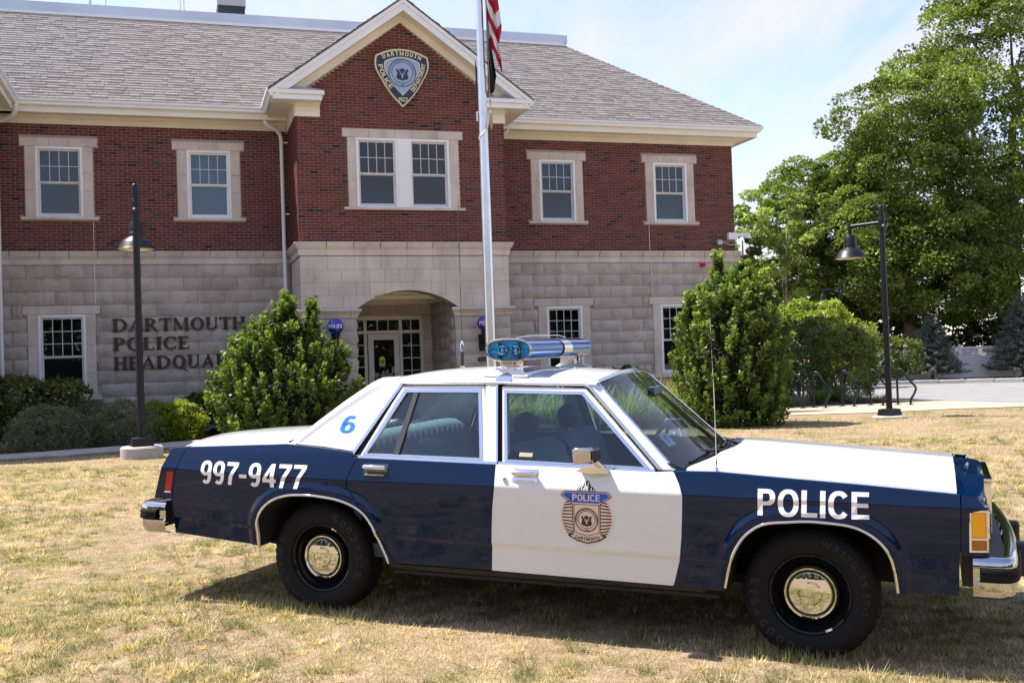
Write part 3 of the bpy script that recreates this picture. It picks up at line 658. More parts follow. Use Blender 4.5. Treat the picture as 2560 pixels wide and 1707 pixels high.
def tab_geo(t):
    a, b, t0, lift, c, f, su, sv, sn, o0 = t; L = EXPO+.04; g = .003
    P = lambda u, v, h: o0+su*u+sv*v+sn*h
    return np.array([P(a+g, t0, .004), P(b-g, t0, .004), P(b-g, t0, .010+lift), P(a+g, t0, .010+lift), P(b-g, t0+L, .008), P(a+g, t0+L, .008)])
TF = np.array([(0, 1, 2, 3), (3, 2, 4, 5)])
bay_l = lambda t0: BC-(10.10-(EZ+sv[2]*t0))/.727 if EZ+sv[2]*t0 < 10.1 else BC
tabs = tabs_on(lambda t: -12.6, lambda t: min(bay_l(t), UE-sv[1]*t)+.1, nrow, su, sv, sn, np.array([0, EY, EZ+.004]))
tabs += tabs_on(lambda t: 2*BC-bay_l(t)-.1, lambda t: UE-sv[1]*t, nrow, su, sv, sn, np.array([0, EY, EZ+.004]))
far = tabs
near = [t for t in tabs if -11.4 < t[0] < -6.6 and t[1]-t[0] > .2 and t[2] < 3.2][:300]; ids = set(map(id, near)); rest = [t for t in tabs if id(t) not in ids]
smesh = []
for c in SHT:
    for lf in (.003, .018):
        V = tab_geo((-.15, .15, 0, lf, c, 1, su, sv, sn, np.zeros(3))); smesh.append((c, lf, np_mesh('shingle', V, TF, M['shingle'], np.array([c]*6))))
for t in near:
    me = next(q[2] for q in smesh if q[0] == t[4] and abs(q[1]-t[3]) < .01)
    p = t[9]+su*(t[0]+t[1])/2+sv*t[2]; o = obj('shingle', me, roof, p); o.scale = ((t[1]-t[0])/.3, 1, 1)
def field(ts, nm, parent):
    tag(obj(nm, np_mesh(nm, np.concatenate([tab_geo(t) for t in ts]), np.concatenate([TF+6*i for i in range(len(ts))]), M['shingle'], np.concatenate([np.array([[x*t[5] for x in t[4]]]*6) for t in ts])), parent), kind='stuff')
field(rest, 'shingle_field', roof)
# hip ridge caps
for i in range(30):
    t = i/30; p = np.array([UE-(UE-UR)*t, EY+(RY-EY)*t, EZ+(RZ-EZ)*t+.012])
    q = p+np.array([-(UE-UR), RY-EY, RZ-EZ])/30*1.15
    MB().add([p+[-.12, -.0, -.035], p+[0, 0, .02], p+[.06, .10, -.035], q+[-.12, 0, -.035], q+[0, 0, .012], q+[.06, .10, -.035]], [(0, 1, 4, 3), (1, 2, 5, 4), (0, 2, 1)]).build('ridge_cap', roofbase, roof)
# metal edge of the flat roof behind
par = MB().box(-18, UR-.02, RY-.03, RY+.2, RZ+.10, RZ+.32).box(-18, UR+.02, RY-.07, RY+.24, RZ-.02, RZ+.10).box(UR-.021, UR+.19, RY, 9, RZ+.09, RZ+.32).build('roof_edge', M['metalgrey'], B)
MB().box(-18, UR+.05, RY-.10, RY-.071, RZ-.03, RZ+.045).build('flashing', M['trimw'], B)
chim = MB().box(-6.95, -6.20, 5.1, 5.9, RZ, RZ+1.05).build('vent_stack', plain('dark_vent', (.03, .035, .05), .6), B)
MB().box(-6.98, -6.17, 5.07, 5.93, RZ+1.05, RZ+1.5).build('vent_cap', M['greyplastic'], chim)
for u, h in ((-13.2, 1.2), (-12.3, .9), (-10.35, 1.4), (-9.95, 1.3), (-8.0, 1.2), (-7.9, 1.2), (2.3, .35)):
    MB().tube([(u, 4.4, RZ+.1), (u, 4.4, RZ+h)], .012 if u != -10.35 else .03, 5).build('roof_antenna', M['greyplastic'], B)
# --- gable roof of the entrance bay
GY = BAY-.50; RZB = 10.10; S7 = .727
GU = (RZB-7.83)/S7
gr = MB()
for s in (-1, 1):
    a = BC+s*GU; yb = -.5
    gr.add([(a, GY, 7.83), (BC, GY, RZB), (BC, 2.4, RZB), (a, yb, 7.83)], [(0, 1, 2, 3)])
    gr.add([(a, GY, 7.80), (BC, GY, RZB-.03), (BC, 2.4, RZB-.03), (a, yb, 7.80)], [(0, 1, 2, 3)])
    gr.add([(a, GY, 7.80), (BC, GY, RZB-.03), (BC, GY, RZB), (a, GY, 7.83)], [(0, 1, 2, 3)])
groof = gr.build('gable_roof', roofbase, B)
gl = math.hypot(GU, RZB-7.83); svg = np.array([GU, 0, RZB-7.83])/gl
tb = tabs_on(lambda t: -2.4, lambda t: -GY, int(gl/EXPO), np.array([0, -1., 0]), svg, np.cross(np.array([0, -1., 0]), svg), np.array([BC-GU, 0, 7.834]))
svg2 = np.array([-GU, 0, RZB-7.83])/gl
tb += tabs_on(lambda t: GY, lambda t: 2.4, int(gl/EXPO), np.array([0, 1., 0]), svg2, np.cross(np.array([0, 1., 0]), svg2), np.array([BC+GU, 0, 7.834]))
field(tb, 'shingle_field', groof)
# rake trim: boards following the slope (s0,s1 measured straight down from the roof plane)
def rake(d0, d1, y0, y1, nm, mat, u_end=None):
    for s in (-1, 1):
        ue = BC+s*(GU if u_end is None else u_end)
        def zt(u, d): return RZB-abs(u-BC)*S7-d
        P = [(BC, zt(BC, d0)), (ue, zt(ue, d0)), (ue, zt(ue, d1)), (BC, zt(BC, d1))]
        MB().prism(P if s < 0 else P[::-1], y0, y1).build(nm, mat, B)
rake(.035, .135, GY+.01, GY+.10, 'rake_crown', M['trimw'], GU-.02)
rake(.136, .30, GY+.04, GY+.12, 'rake_fascia', M['trimw'], GU-.16)
rake(.245, .27, GY+.121, BAY+.02, 'rake_soffit', M['trim'], GU-.30)
rake(.271, .455, BAY-.05, BAY+.02, 'rake_frieze', M['trim'], GU-.55)
# cornice returns
for s in (-1, 1):
    o_, i_ = BC+s*3.03, BC+s*1.88
    lo, hi = min(o_, i_), max(o_, i_)
    c_ = MB().box(lo, hi, GY+.02, BAY+.02, 7.74, 7.84).box(min(o_, BC+s*1.93), max(o_, BC+s*1.93), GY+.06, BAY+.019, 7.62, 7.739)
    ret = c_.build('cornice_return', M['trimw'], B, bevel=.01)
    x0, x1 = min(BC+s*2.46, BC+s*1.95), max(BC+s*2.46, BC+s*1.95)
    MB().prism([(BAY+.02, 7.34), (BAY-.035, 7.34), (BAY-.035, 7.46), (BAY-.05, 7.475), (BAY-.06, 7.54), (BAY-.12, 7.60), (BAY-.13, 7.619), (BAY+.02, 7.619)], min(BC+s*2.50, BC+s*1.94), max(BC+s*2.50, BC+s*1.94), 'x').build('return_frieze', M['trim'], ret)
    MB().add([(lo, GY+.02, 7.845), (hi, GY+.02, 7.845), (hi, BAY, 7.845), (lo, BAY, 7.845), (BC+s*2.2, BAY, 8.03), (BC+s*2.6, BAY, 8.03)], [(0, 1, 4, 5), (1, 2, 4), (0, 5, 3), (0, 3, 2, 1)]).build('return_roof', M['metalgrey'], ret)
    # side eave of the bay with soffit, frieze and gutter
    e0 = BC+s*2.5
    sp = [(0, 7.34), (.03, 7.34), (.03, 7.55), (.05, 7.62), (.50, 7.62), (.50, 7.72), (0, 7.72)]
    L = [(e0+s*p[0], BAY+.0, p[1]) for p in sp]; Q = [(e0+s*p[0], .02, p[1]) for p in sp]; n = len(sp)
    MB().add(L+Q, [tuple(range(n)), tuple(range(2*n-1, n-1, -1))]+[(j, (j+1) % n, n+(j+1) % n, n+j) for j in range(n)]).build('side_eave', M['trim'], B)
    gp = [(.52, 7.68), (.58, 7.68), (.60, 7.74), (.66, 7.80), (.66, 7.85), (.52, 7.85)]
    L = [(e0+s*p[0], GY+.03, p[1]) for p in gp]; Q = [(e0+s*p[0], -.45, p[1]) for p in gp]; n = len(gp)
    MB().add(L+Q, [tuple(range(n)), tuple(range(2*n-1, n-1, -1))]+[(j, (j+1) % n, n+(j+1) % n, n+j) for j in range(n)]).build('gutter', M['trimw'], B)
# downspouts
def flat_tube(pts, w, nm, parent=B):
    return MB().tube(pts, w, 8).build(nm, M['trimw'], parent, smooth=50)
dsp = flat_tube([(-6.17, -.45, 7.70), (-6.17, -.44, 7.52), (-6.10, -.40, 7.45), (-5.90, -.28, 7.38), (-5.80, -.19, 7.28), (-5.77, -.14, 7.15), (-5.77, -.14, 4.6), (-5.77, -.17, 4.3), (-5.77, -.17, .4)], .05, 'downspout')
for z in (7.1, 5.35): MB().box(-5.77, -5.62, -.15, -.12, z-.015, z+.015).build('pipe_bracket', M['trimw'], dsp)
flat_tube([(BC+3.05, -.45, 7.70), (BC+3.05, -.42, 7.52), (BC+2.9, -.3, 7.42), (BC+2.65, -.15, 7.36)], .045, 'downspout')
flat_tube([(6.95, 1.0, 7.68), (6.93, .95, 7.5), (6.85, .8, 7.4), (6.72, .6, 7.35)], .045, 'downspout')
# --- left wing bay, almost wholly outside the frame: its eave corner shows and it shades the bed
LBX, LBY = -12.2, -3.6
wing = MB().box(-18, LBX, LBY, .0, -.3, 7.4).build('side_bay', M['rock'], B)
wr = MB(); a = LBX+.62; cw = a-3.2
wr.add([(a, LBY-.5, 7.83), (a, .3, 7.83), (cw, .3, 7.83+3.2*S7), (cw, LBY-.5, 7.83+3.2*S7)], [(0, 1, 2, 3)])
wr.add([(cw-3.2, LBY-.5, 7.83), (cw-3.2, .3, 7.83), (cw, 2.5, 7.83+3.2*S7), (cw, LBY-.5, 7.83+3.2*S7)], [(0, 1, 2, 3)])
wr.build('side_bay_roof', roofbase, B)
MB().add([(LBX, LBY, 7.4), (-17.4, LBY, 7.4), (cw, LBY, 7.6+3.0*S7)], [(0, 1, 2)]).build('side_bay_gable', M['trimw'], B)
MB().prism([(LBX-.01, 7.36), (LBX+.03, 7.36), (LBX+.05, 7.60), (LBX+.48, 7.60), (LBX+.48, 7.56), (LBX+.52, 7.56), (LBX+.53, 7.80), (LBX-.01, 7.80)], LBY-.4, .0, 'y').build('eave', M['trim'], B)
MB().prism([(LBX+.531, 7.70), (LBX+.60, 7.70), (LBX+.615, 7.755), (LBX+.655, 7.80), (LBX+.655, 7.835), (LBX+.531, 7.835)], LBY-.45, -.55, 'y').build('gutter', M['trimw'], B)
flat_tube([(LBX+.60, -.70, 7.70), (LBX+.60, -.66, 7.55), (LBX+.5, -.5, 7.45), (LBX+.15, -.25, 7.36), (LBX+.11, -.16, 7.2), (LBX+.11, -.12, .4)], .05, 'downspout')
# ------------------------------------------------------------------ lettering
def sans_glyph(ch):
    """heavy grotesque capitals and figures on a 1-high grid"""
    S, H_ = .20, .165
    def rect(x0, x1, z0, z1): return poly([(x0, z0), (x1, z0), (x1, z1), (x0, z1)])
    def arc(x0, x1, z0, z1, a0, a1, n=28, tx=S, tz=H_, p=2.35):
        cx, cz, rx, rz = (x0+x1)/2, (z0+z1)/2, (x1-x0)/2, (z1-z0)/2; V = []
        def pt(a, k, l): c, s = math.cos(a), math.sin(a); return (cx+k*math.copysign(abs(c)**(2/p), c), cz+l*math.copysign(abs(s)**(2/p), s))
        for i in range(n+1): V.append(pt(R(a0+(a1-a0)*i/n), rx, rz))
        for i in range(n+1): V.append(pt(R(a0+(a1-a0)*i/n), rx-tx, rz-tz))
        return np.array(V), [(i, i+1, n+2+i, n+1+i) for i in range(n)]
    st = rect(0, S, 0, 1)
    g = {'I': ([st], S), 'L': ([st, rect(S, .60, 0, H_)], .60), 'E': ([st, rect(S, .64, 0, H_), rect(S, .61, .43, .43+H_*.95), rect(S, .63, 1-H_, 1)], .64),
         'F': ([st, rect(S, .58, .42, .42+H_), rect(S, .60, 1-H_, 1)], .60), 'H': ([st, rect(.52, .72, 0, 1), rect(S, .52, .42, .42+H_)], .72),
         'T': ([rect(.22, .42, 0, 1-H_), rect(0, .64, 1-H_, 1)], .64), 'O': ([arc(0, .80, -.015, 1.015, 0, 360, 40)], .80),
         'C': ([arc(0, .78, -.015, 1.015, 38, 322, 36)], .76), 'D': ([st, rect(S, .34, 0, H_), rect(S, .34, 1-H_, 1), arc(-.10, .74, 0, 1, -90, 90, 24)], .74),
         'P': ([st, rect(S, .38, .38, .38+H_*.92), rect(S, .38, 1-H_, 1), arc(.04, .68, .38, 1, -90, 90, 20, tz=H_)], .68),
         'R': ([st, rect(S, .38, .42, .42+H_*.85), rect(S, .38, 1-H_, 1), arc(.04, .68, .42, 1, -90, 90, 20, tz=H_), poly([(.34, .44), (.54, .44), (.74, 0), (.51, 0)])], .74),
         'A': ([poly([(0, 0), (.20, 0), (.45, 1), (.28, 1)]), poly([(.54, 0), (.74, 0), (.46, 1), (.36, .82)]), rect(.20, .54, .20, .35)], .74),
         'U': ([rect(0, S, .34, 1), rect(.50, .70, .34, 1), arc(0, .70, -.015, .70, 180, 360, 24)], .70), 'N': ([st, rect(.52, .72, 0, 1), poly([(S, 1), (S, .68), (.52, 0), (.52, .34)])], .72),
         'M': ([rect(0, .19, 0, 1), rect(.70, .89, 0, 1), poly([(.19, 1), (.19, .62), (.37, 0), (.445, .30)]), poly([(.70, 1), (.70, .62), (.52, 0), (.445, .30), (.37, 0), (.52, 0)][:4])], .89),
         '-': ([rect(0, .38, .34, .50)], .38), '1': ([rect(.18, .37, 0, 1), poly([(.0, .74), (.18, .80), (.18, .66), (.0, .61)])], .37),
         '7': ([rect(0, .60, .84, 1), poly([(.40, .84), (.60, .84), (.34, .36), (.28, 0), (.09, 0), (.15, .38)])], .60),
         '4': ([rect(.36, .55, 0, 1), rect(0, .64, .20, .35), poly([(0, .35), (.18, .35), (.36, .70), (.36, 1)])], .64),
         '9': ([arc(0, .60, .36, 1.015, 0, 360, 32, tx=.185, tz=.15), arc(.0, .60, -.015, 1.0, -128, 10, 22, tx=.185, tz=.15)], .60),
         '6': ([arc(0, .60, -.015, .64, 0, 360, 32, tx=.185, tz=.15), arc(.0, .60, 0, 1.015, 52, 190, 22, tx=.185, tz=.15)], .60),
         '2': ([rect(0, .60, 0, .16), arc(.0, .58, .46, 1.015, -28, 172, 22, tx=.18, tz=.15), poly([(0, .16), (.24, .16), (.56, .50), (.40, .60)])], .60),
         '3': ([arc(0, .58, .46, 1.015, -90, 165, 22, tx=.18, tz=.14), arc(0, .60, -.015, .58, -165, 90, 22, tx=.18, tz=.14)], .60), '0': ([arc(0, .60, -.015, 1.015, 0, 360, 32)], .60)}
    return g.get(ch)
def text_poly(body, bold=0.0, res=4):
    gs = [sans_glyph(c) for c in body]
    if all(g is not None for g in gs):
        x = 0; parts = []
        for g in gs:
            for v, f in g[0]: parts.append((np.array(v)*.73+np.array([x*.73, 0]), f))
            x += g[1]+.10
        return merge(*parts)
    return font_poly(body, bold, res)
def font_poly(body, bold=0.0, res=4):
    cu = bpy.data.curves.new('t', 'FONT'); cu.body = body; cu.size = 1; cu.offset = bold; cu.resolution_u = res; cu.fill_mode = 'BOTH'
    o = bpy.data.objects.new('t', cu); COL.objects.link(o); dg = bpy.context.evaluated_depsgraph_get()
    me = bpy.data.meshes.new_from_object(o.evaluated_get(dg)); v = np.array([tuple(p.co) for p in me.vertices]) if len(me.vertices) else np.zeros((0, 3))
    f = [tuple(p.vertices) for p in me.polygons]
    bpy.data.objects.remove(o); bpy.data.curves.remove(cu); bpy.data.meshes.remove(me)
    return v[:, :2], f
def fit(v, x0, x1, z0, z1):
    lo, hi = v.min(0), v.max(0); return np.stack([x0+(v[:, 0]-lo[0])/(hi[0]-lo[0])*(x1-x0), z0+(v[:, 1]-lo[1])/(hi[1]-lo[1])*(z1-z0)], 1)
def mesh2d(v, f, fn, cuts=(), thick=0):
    """2D faces -> mesh via fn(x,z)->(x,y,z); optional horizontal cuts so it can bend"""
    bm = bmesh.new(); vs = [bm.verts.new((p[0], 0, p[1])) for p in v]
    for q in f:
        try: bm.faces.new([vs[i] for i in q])
        except ValueError: pass
    for c in cuts: bmesh.ops.bisect_plane(bm, geom=bm.verts[:]+bm.edges[:]+bm.faces[:], plane_co=(0, 0, c), plane_no=(0, 0, 1))
    for w in bm.verts: w.co = fn(w.co.x, w.co.z)
    me = bpy.data.meshes.new('lettering'); bm.to_mesh(me); bm.free(); return me
def decal(name, v, f, fn, mat, parent, cuts=()):
    me = mesh2d(v, f, fn, cuts); me.materials.append(mat); return obj(name, me, parent)
def arc_text(body, cx, cz, rad, a_mid, height, bold=.0, spread=1.0, inward=False, wscale=1.0):
    """letters on a circle; a_mid in degrees from +x, returns merged 2D verts, faces"""
    gl = []
    for ch in body:
        if ch == ' ': gl.append((None, None, .3)); continue
        v, f = text_poly(ch, bold); w = v[:, 0].max()-v[:, 0].min(); v = v-np.array([(v[:, 0].max()+v[:, 0].min())/2, 0]); gl.append((v, f, w))
    k = height/.73; tot = sum((g[2]+.10)*k*wscale*spread for g in gl); a = R(a_mid)+(tot/2/rad if not inward else -tot/2/rad)
    V = []; F = []; n = 0
    for v, f, w in gl:
        adv = (w+.10)*k*wscale*spread/rad; a_c = a-adv/2 if not inward else a+adv/2
        if v is not None:
            s = v*k; s[:, 0] *= wscale; t = a_c-math.pi/2 if not inward else a_c+math.pi/2
            r0 = rad if not inward else rad
            X = cx+r0*math.cos(a_c)+s[:, 0]*math.cos(t)-s[:, 1]*math.sin(t); Zz = cz+r0*math.sin(a_c)+s[:, 0]*math.sin(t)+s[:, 1]*math.cos(t)
            V.append(np.stack([X, Zz], 1)); F += [tuple(i+n for i in q) for q in f]; n += len(v)
        a = a-adv if not inward else a+adv
    return np.concatenate(V), F
def path_text(body, p0, p1, bulge, height, bold=0., flip=False):
    """letters along an arc through p0->p1"""
    p0 = np.array(p0); p1 = np.array(p1); d = p1-p0; L = np.linalg.norm(d); n = np.array([-d[1], d[0]])/L
    V = []; F = []; c = 0; gl = []
    for ch in body:
        v, f = text_poly(ch, bold); w = v[:, 0].max()-v[:, 0].min(); gl.append((v-np.array([(v[:, 0].max()+v[:, 0].min())/2, 0]), f, w))
    tot = sum(g[2]+.09 for g in gl)-.09; k = height/.73; sx = L/tot/k; s = 0
    for v, f, w in gl:
        t = (s+w/2)/tot; s += w+.09; pos = p0+d*t+n*bulge*4*t*(1-t); tg = d/L+n*bulge*4*(1-2*t)/L; tg /= np.linalg.norm(tg); nn = np.array([-tg[1], tg[0]])
        q = v*k; V.append(pos+np.outer(q[:, 0]*sx, tg)+np.outer(q[:, 1], nn)); F += [tuple(i+c for i in g) for g in f]; c += len(v)
    return np.concatenate(V), F
def ring(cx, cz, r0, r1, n=48):
    a = np.linspace(0, 2*math.pi, n, endpoint=False); V = np.concatenate([np.stack([cx+r*np.cos(a), cz+r*np.sin(a)], 1) for r in (r0, r1)])
    return V, [(i, (i+1) % n, n+(i+1) % n, n+i) for i in range(n)]
def disc(cx, cz, r, n=40):
    a = np.linspace(0, 2*math.pi, n, endpoint=False); return np.stack([cx+r*np.cos(a), cz+r*np.sin(a)], 1), [tuple(range(n))]
def merge(*parts):
    V = []; F = []; n = 0
    for v, f in parts: V.append(np.asarray(v, float)); F += [tuple(i+n for i in q) for q in f]; n += len(v)
    return np.concatenate(V), F
def poly(p): return np.array(p, float), [tuple(range(len(p)))]
def stroke(pts, w):
    P = np.array(pts, float); V = []; F = []
    for i in range(len(P)-1):
        d = P[i+1]-P[i]; n = np.array([-d[1], d[0]])/max(1e-9, np.linalg.norm(d))*w/2; k = len(V)
        V += [P[i]+n, P[i]-n, P[i+1]-n*.8, P[i+1]+n*.8]; F.append((k, k+1, k+2, k+3))
    return np.array(V), F
def shield_heart(cx, cz, s):   # small heraldic shield
    p = [(-.9, .85), (-.45, .72), (0, .95), (.45, .72), (.9, .85), (1.0, .55), (.78, .25), (.85, -.1), (1.0, -.45), (.8, -.8), (.3, -.9), (0, -1.05), (-.3, -.9), (-.8, -.8), (-1.0, -.45), (-.85, -.1), (-.78, .25), (-1.0, .55)]
    return poly([(cx+a*s, cz+b*s) for a, b in p])
def stag(cx, cz, s):
    head = poly([(cx+a*s, cz+b*s) for a, b in [(-.16, -.15), (.16, -.15), (.11, -.5), (.06, -.8), (-.06, -.8), (-.11, -.5)]])
    ears = merge(poly([(cx+a*s, cz+b*s) for a, b in [(-.18, -.2), (-.42, -.1), (-.4, -.28)]]), poly([(cx+a*s, cz+b*s) for a, b in [(.18, -.2), (.4, -.28), (.42, -.1)]]))
    ant = []
    for k in (-1, 1):
        ant += [stroke([(cx+k*a*s, cz+b*s) for a, b in [(.08, -.12), (.28, .05), (.45, .3), (.52, .6)]], .09*s), stroke([(cx+k*.45*s, cz+.3*s), (cx+k*.68*s, cz+.55*s)], .07*s), stroke([(cx+k*.5*s, cz+.5*s), (cx+k*.38*s, cz+.68*s)], .06*s)]
    return merge(head, ears, *ant)

# serif capitals, drawn on a 0..1 high grid: list of filled pieces (no overlap in depth matters, all extruded)
def serif(ch):
    T_, t_, sf, sh = .235, .095, .07, .065            # thick stem, thin stroke, serif reach and height
    def stem(x, z0=0, z1=1, w=T_, top=True, bot=True):
        q = [poly([(x, z0), (x+w, z0), (x+w, z1), (x, z1)])]
        if bot: q.append(poly([(x-sf, z0), (x+w+sf, z0), (x+w+sf, z0+sh*.7), (x+w, z0+sh*1.6), (x, z0+sh*1.6), (x-sf, z0+sh*.7)]))
        if top: q.append(poly([(x-sf, z1-sh*.7), (x, z1-sh*1.6), (x+w, z1-sh*1.6), (x+w+sf, z1-sh*.7), (x+w+sf, z1), (x-sf, z1)]))
        return q
    def bowl(x0, x1, z0, z1, a0, a1, thick=T_, thin=t_, n=20):
        cx, cz, rx, rz = (x0+x1)/2, (z0+z1)/2, (x1-x0)/2, (z1-z0)/2; V = []
        for i in range(n+1):
            a = R(a0+(a1-a0)*i/n); V.append((cx+rx*math.cos(a), cz+rz*math.sin(a)))
        for i in range(n, -1, -1):
            a = R(a0+(a1-a0)*i/n); V.append((cx+(rx-thick)*math.cos(a), cz+(rz-thin)*math.sin(a)))
        k = n+1; return [(np.array(V), [(i, i+1, 2*k-2-i, 2*k-1-i) for i in range(n)])]
    def bar(x0, x1, z, h=t_): return [poly([(x0, z), (x1, z), (x1, z+h), (x0, z+h)])]
    g = {'I': lambda: (stem(.07), .41),
         'H': lambda: (stem(.07)+stem(.62)+bar(.27, .62, .47), .96),
         'L': lambda: (stem(.07)+bar(.2, .66, 0)+[poly([(.60, 0), (.68, 0), (.70, .26), (.64, .26)])], .76),
         'E': lambda: (stem(.07)+bar(.2, .66, 0)+bar(.2, .62, 1-t_)+bar(.2, .5, .48)+[poly([(.62, 0), (.68, 0), (.71, .24), (.65, .24)]), poly([(.60, 1), (.66, 1), (.66, .76), (.62, .76)]), poly([(.47, .40), (.51, .40), (.51, .64), (.47, .64)])], .78),
         'T': lambda: (stem(.32, top=False)+bar(.04, .80, 1-t_)+[poly([(.02, 1), (.09, 1), (.06, .74), (.01, .74)]), poly([(.75, 1), (.82, 1), (.83, .74), (.78, .74)])], .86),
         'O': lambda: (bowl(.03, .93, -.02, 1.02, 0, 360, n=36), .98),
         'Q': lambda: (bowl(.03, .93, -.02, 1.02, 0, 360, n=36)+[poly([(.42, .06), (.62, .08), (.86, -.20), (1.05, -.24), (1.05, -.16), (.92, -.12), (.74, .10)])], 1.0),
         'C': lambda: (bowl(.03, .93, -.02, 1.02, 48, 312, n=30)+[poly([(.72, .98), (.80, .98), (.82, .70), (.76, .70)]), poly([(.72, .02), (.80, .06), (.82, .28), (.76, .28)])], .90),
         'D': lambda: (stem(.07)+bowl(-.10, .95, 0, 1, -90, 90)+bar(.2, .43, 0)+bar(.2, .43, 1-t_), 1.0),
         'P': lambda: (stem(.07)+bowl(-.02, .74, .44, 1, -90, 90, thin=.07)+bar(.2, .36, .44, .07)+bar(.2, .36, .93, .07), .78),
         'R': lambda: (stem(.07)+bowl(-.02, .74, .46, 1, -90, 90, thin=.07)+bar(.2, .36, .46, .07)+bar(.2, .36, .93, .07)+[poly([(.36, .50), (.56, .48), (.88, .03), (.98, .03), (.98, 0), (.68, 0)])], .95),
         'U': lambda: (stem(.07, .3, 1, bot=False)+stem(.68, .3, 1, w=.09, bot=False)+bowl(.07, .77, -.02, .62, 180, 360, thick=.14), .90),
         'A': lambda: ([poly([(.06, 0), (.15, 0), (.49, .86), (.47, 1)]), poly([(.47, 1), (.53, 1), (.90, 0), (.68, 0), (.42, .72)])]+bar(.2, .74, .28, .07)+[poly([(-.02, 0), (.24, 0), (.24, sh*.8), (-.02, sh*.8)]), poly([(.60, 0), (.98, 0), (.98, sh*.8), (.60, sh*.8)])], .98),
         'M': lambda: (stem(.10, w=.08)+stem(.82, w=.19)+[poly([(.02, 1), (.26, 1), (.60, .22), (.54, 0)]), poly([(.54, 0), (.60, .18), (.92, 1), (.84, 1)])], 1.13),
         'S': lambda: (bowl(.06, .66, .48, 1.02, 40, 270, thick=.16)+bowl(.06, .70, -.02, .55, -140, 90, thick=.17), .76)}[ch]()
    v, f = merge(*g[0]); return v, f, g[1]
def letter_mesh(ch, h, w, depth):
    v, f, adv = serif(ch); m = MB(); n = len(v)
    for q in f: m.prism([(v[i][0]*w, v[i][1]*h) for i in q], 0, depth)
    return m, adv*w
sg = empty('wall_lettering', (0, 0, 0), parent=B); sg.parent = None; sg.location = (0, 27.5, 0); sg.rotation_euler = (0, 0, BYAW)
tag(sg, 'raised bronze serif lettering reading DARTMOUTH POLICE HEADQUARTERS on the stone wall', 'sign')
for txt, x0, x1, z0 in (('DARTMOUTH', -9.74, -6.71, 2.58), ('POLICE', -9.74, -8.01, 2.14), ('HEADQUARTERS', -9.74, -5.95, 1.695)):
    tot = sum(serif(c)[2] for c in txt)+.03*len(txt); k = (x1-x0)/tot; x = x0
    for c in txt:
        mm, adv = letter_mesh(c, .30, k, .04)
        o = mm.build('letter', M['bronze'], sg); o.location = (x, -.085, z0); x += adv+.03*k
nb = empty('house_number', (0, 27.5, 0), BYAW); tag(nb, 'dark house number starting 139 on the stone pier right of the arch', 'number')
v, f = text_poly('1390', .03); v = fit(v, -1.48, -1.19, 1.60, 1.715)
m = MB()
for q in f: m.prism([tuple(v[i]) for i in q], BAY-.05, BAY-.02)
m.build('numeral', M['bronze'], nb)

# ------------------------------------------------------------------ badge sign on the gable
M['navy'] = plain('navy_enamel', (.012, .02, .055), .35, var=.1); M['cream'] = plain('cream_enamel', (.74, .66, .40), .4, var=.04)
M['silver'] = plain('brushed_silver', (.34, .40, .52), .4, .35, var=.08, vs=3)
bs = empty('badge_sign', (0, 27.5, 0), BYAW); tag(bs, 'large shield badge of navy, cream and silver high on the entrance gable', 'sign')
def shield(sc, dz=0):
    cx, cz = -3.105, 8.33+dz; P = []
    for i in range(13): t = -1+i/6; P.append((cx+t*.62*sc, cz+(.50+.17*(1-t*t))*sc))          # top arc
    for i in range(1, 15): t = i/15; P.append((cx+(.62+.045*math.sin(math.pi*min(1, t*2.2)))*sc*(1-t**2.1), cz+(.50-1.20*t)*sc))
    P.append((cx, cz-.70*sc))
    for i in range(14, 0, -1): t = i/15; P.append((cx-(.62+.045*math.sin(math.pi*min(1, t*2.2)))*sc*(1-t**2.1), cz+(.50-1.20*t)*sc))
    return P
def plate(nm, P, y0, y1, mat): return MB().prism(P, y0, y1).build(nm, mat, bs)
plate('rim', shield(1.0), BAY-.09, BAY-.01, M['cream']); plate('field', shield(.945), BAY-.094, BAY-.0905, M['navy'])
plate('inner_rim', shield(.665, .035), BAY-.098, BAY-.0945, M['cream']); plate('silver_field', shield(.635, .035), BAY-.102, BAY-.0985, M['silver'])
def flat(nm, vf, y, mat, parent, col=None): return decal(nm, vf[0], vf[1], lambda x, z: (x, y, z), mat, parent)
flat('lettering', arc_text('DARTMOUTH', -3.105, 7.784, 1.056, 90, .105, .022, 1.14), BAY-.0985, M['cream'], bs)
flat('lettering', path_text('POLICE', (-3.675, 8.60), (-3.395, 8.035), -.045, .105, .022), BAY-.0985, M['cream'], bs)
flat('lettering', path_text('DEPARTMENT', (-2.845, 7.99), (-2.535, 8.66), -.045, .10, .02), BAY-.0985, M['cream'], bs)
v, f = text_poly('1922', .02); flat('numerals', (fit(v, -3.215, -2.99, 7.755, 7.855), f), BAY-.0985, M['cream'], bs)
seal = merge(ring(-3.105, 8.435, .312, .332), ring(-3.105, 8.435, .242, .256), arc_text('TOWN OF DARTMOUTH MASSACHUSETTS', -3.105, 8.435, .268, 90, .036, .02, .98), arc_text('1664', -3.105, 8.435, .304, 270, .036, .02, inward=True))
flat('seal', seal, BAY-.1028, M['navy'], bs)
flat('small_shield', shield_heart(-3.105, 8.40, .15), BAY-.1028, M['navy'], bs); flat('stag', stag(-3.105, 8.43, .16), BAY-.1034, M['silver'], bs)

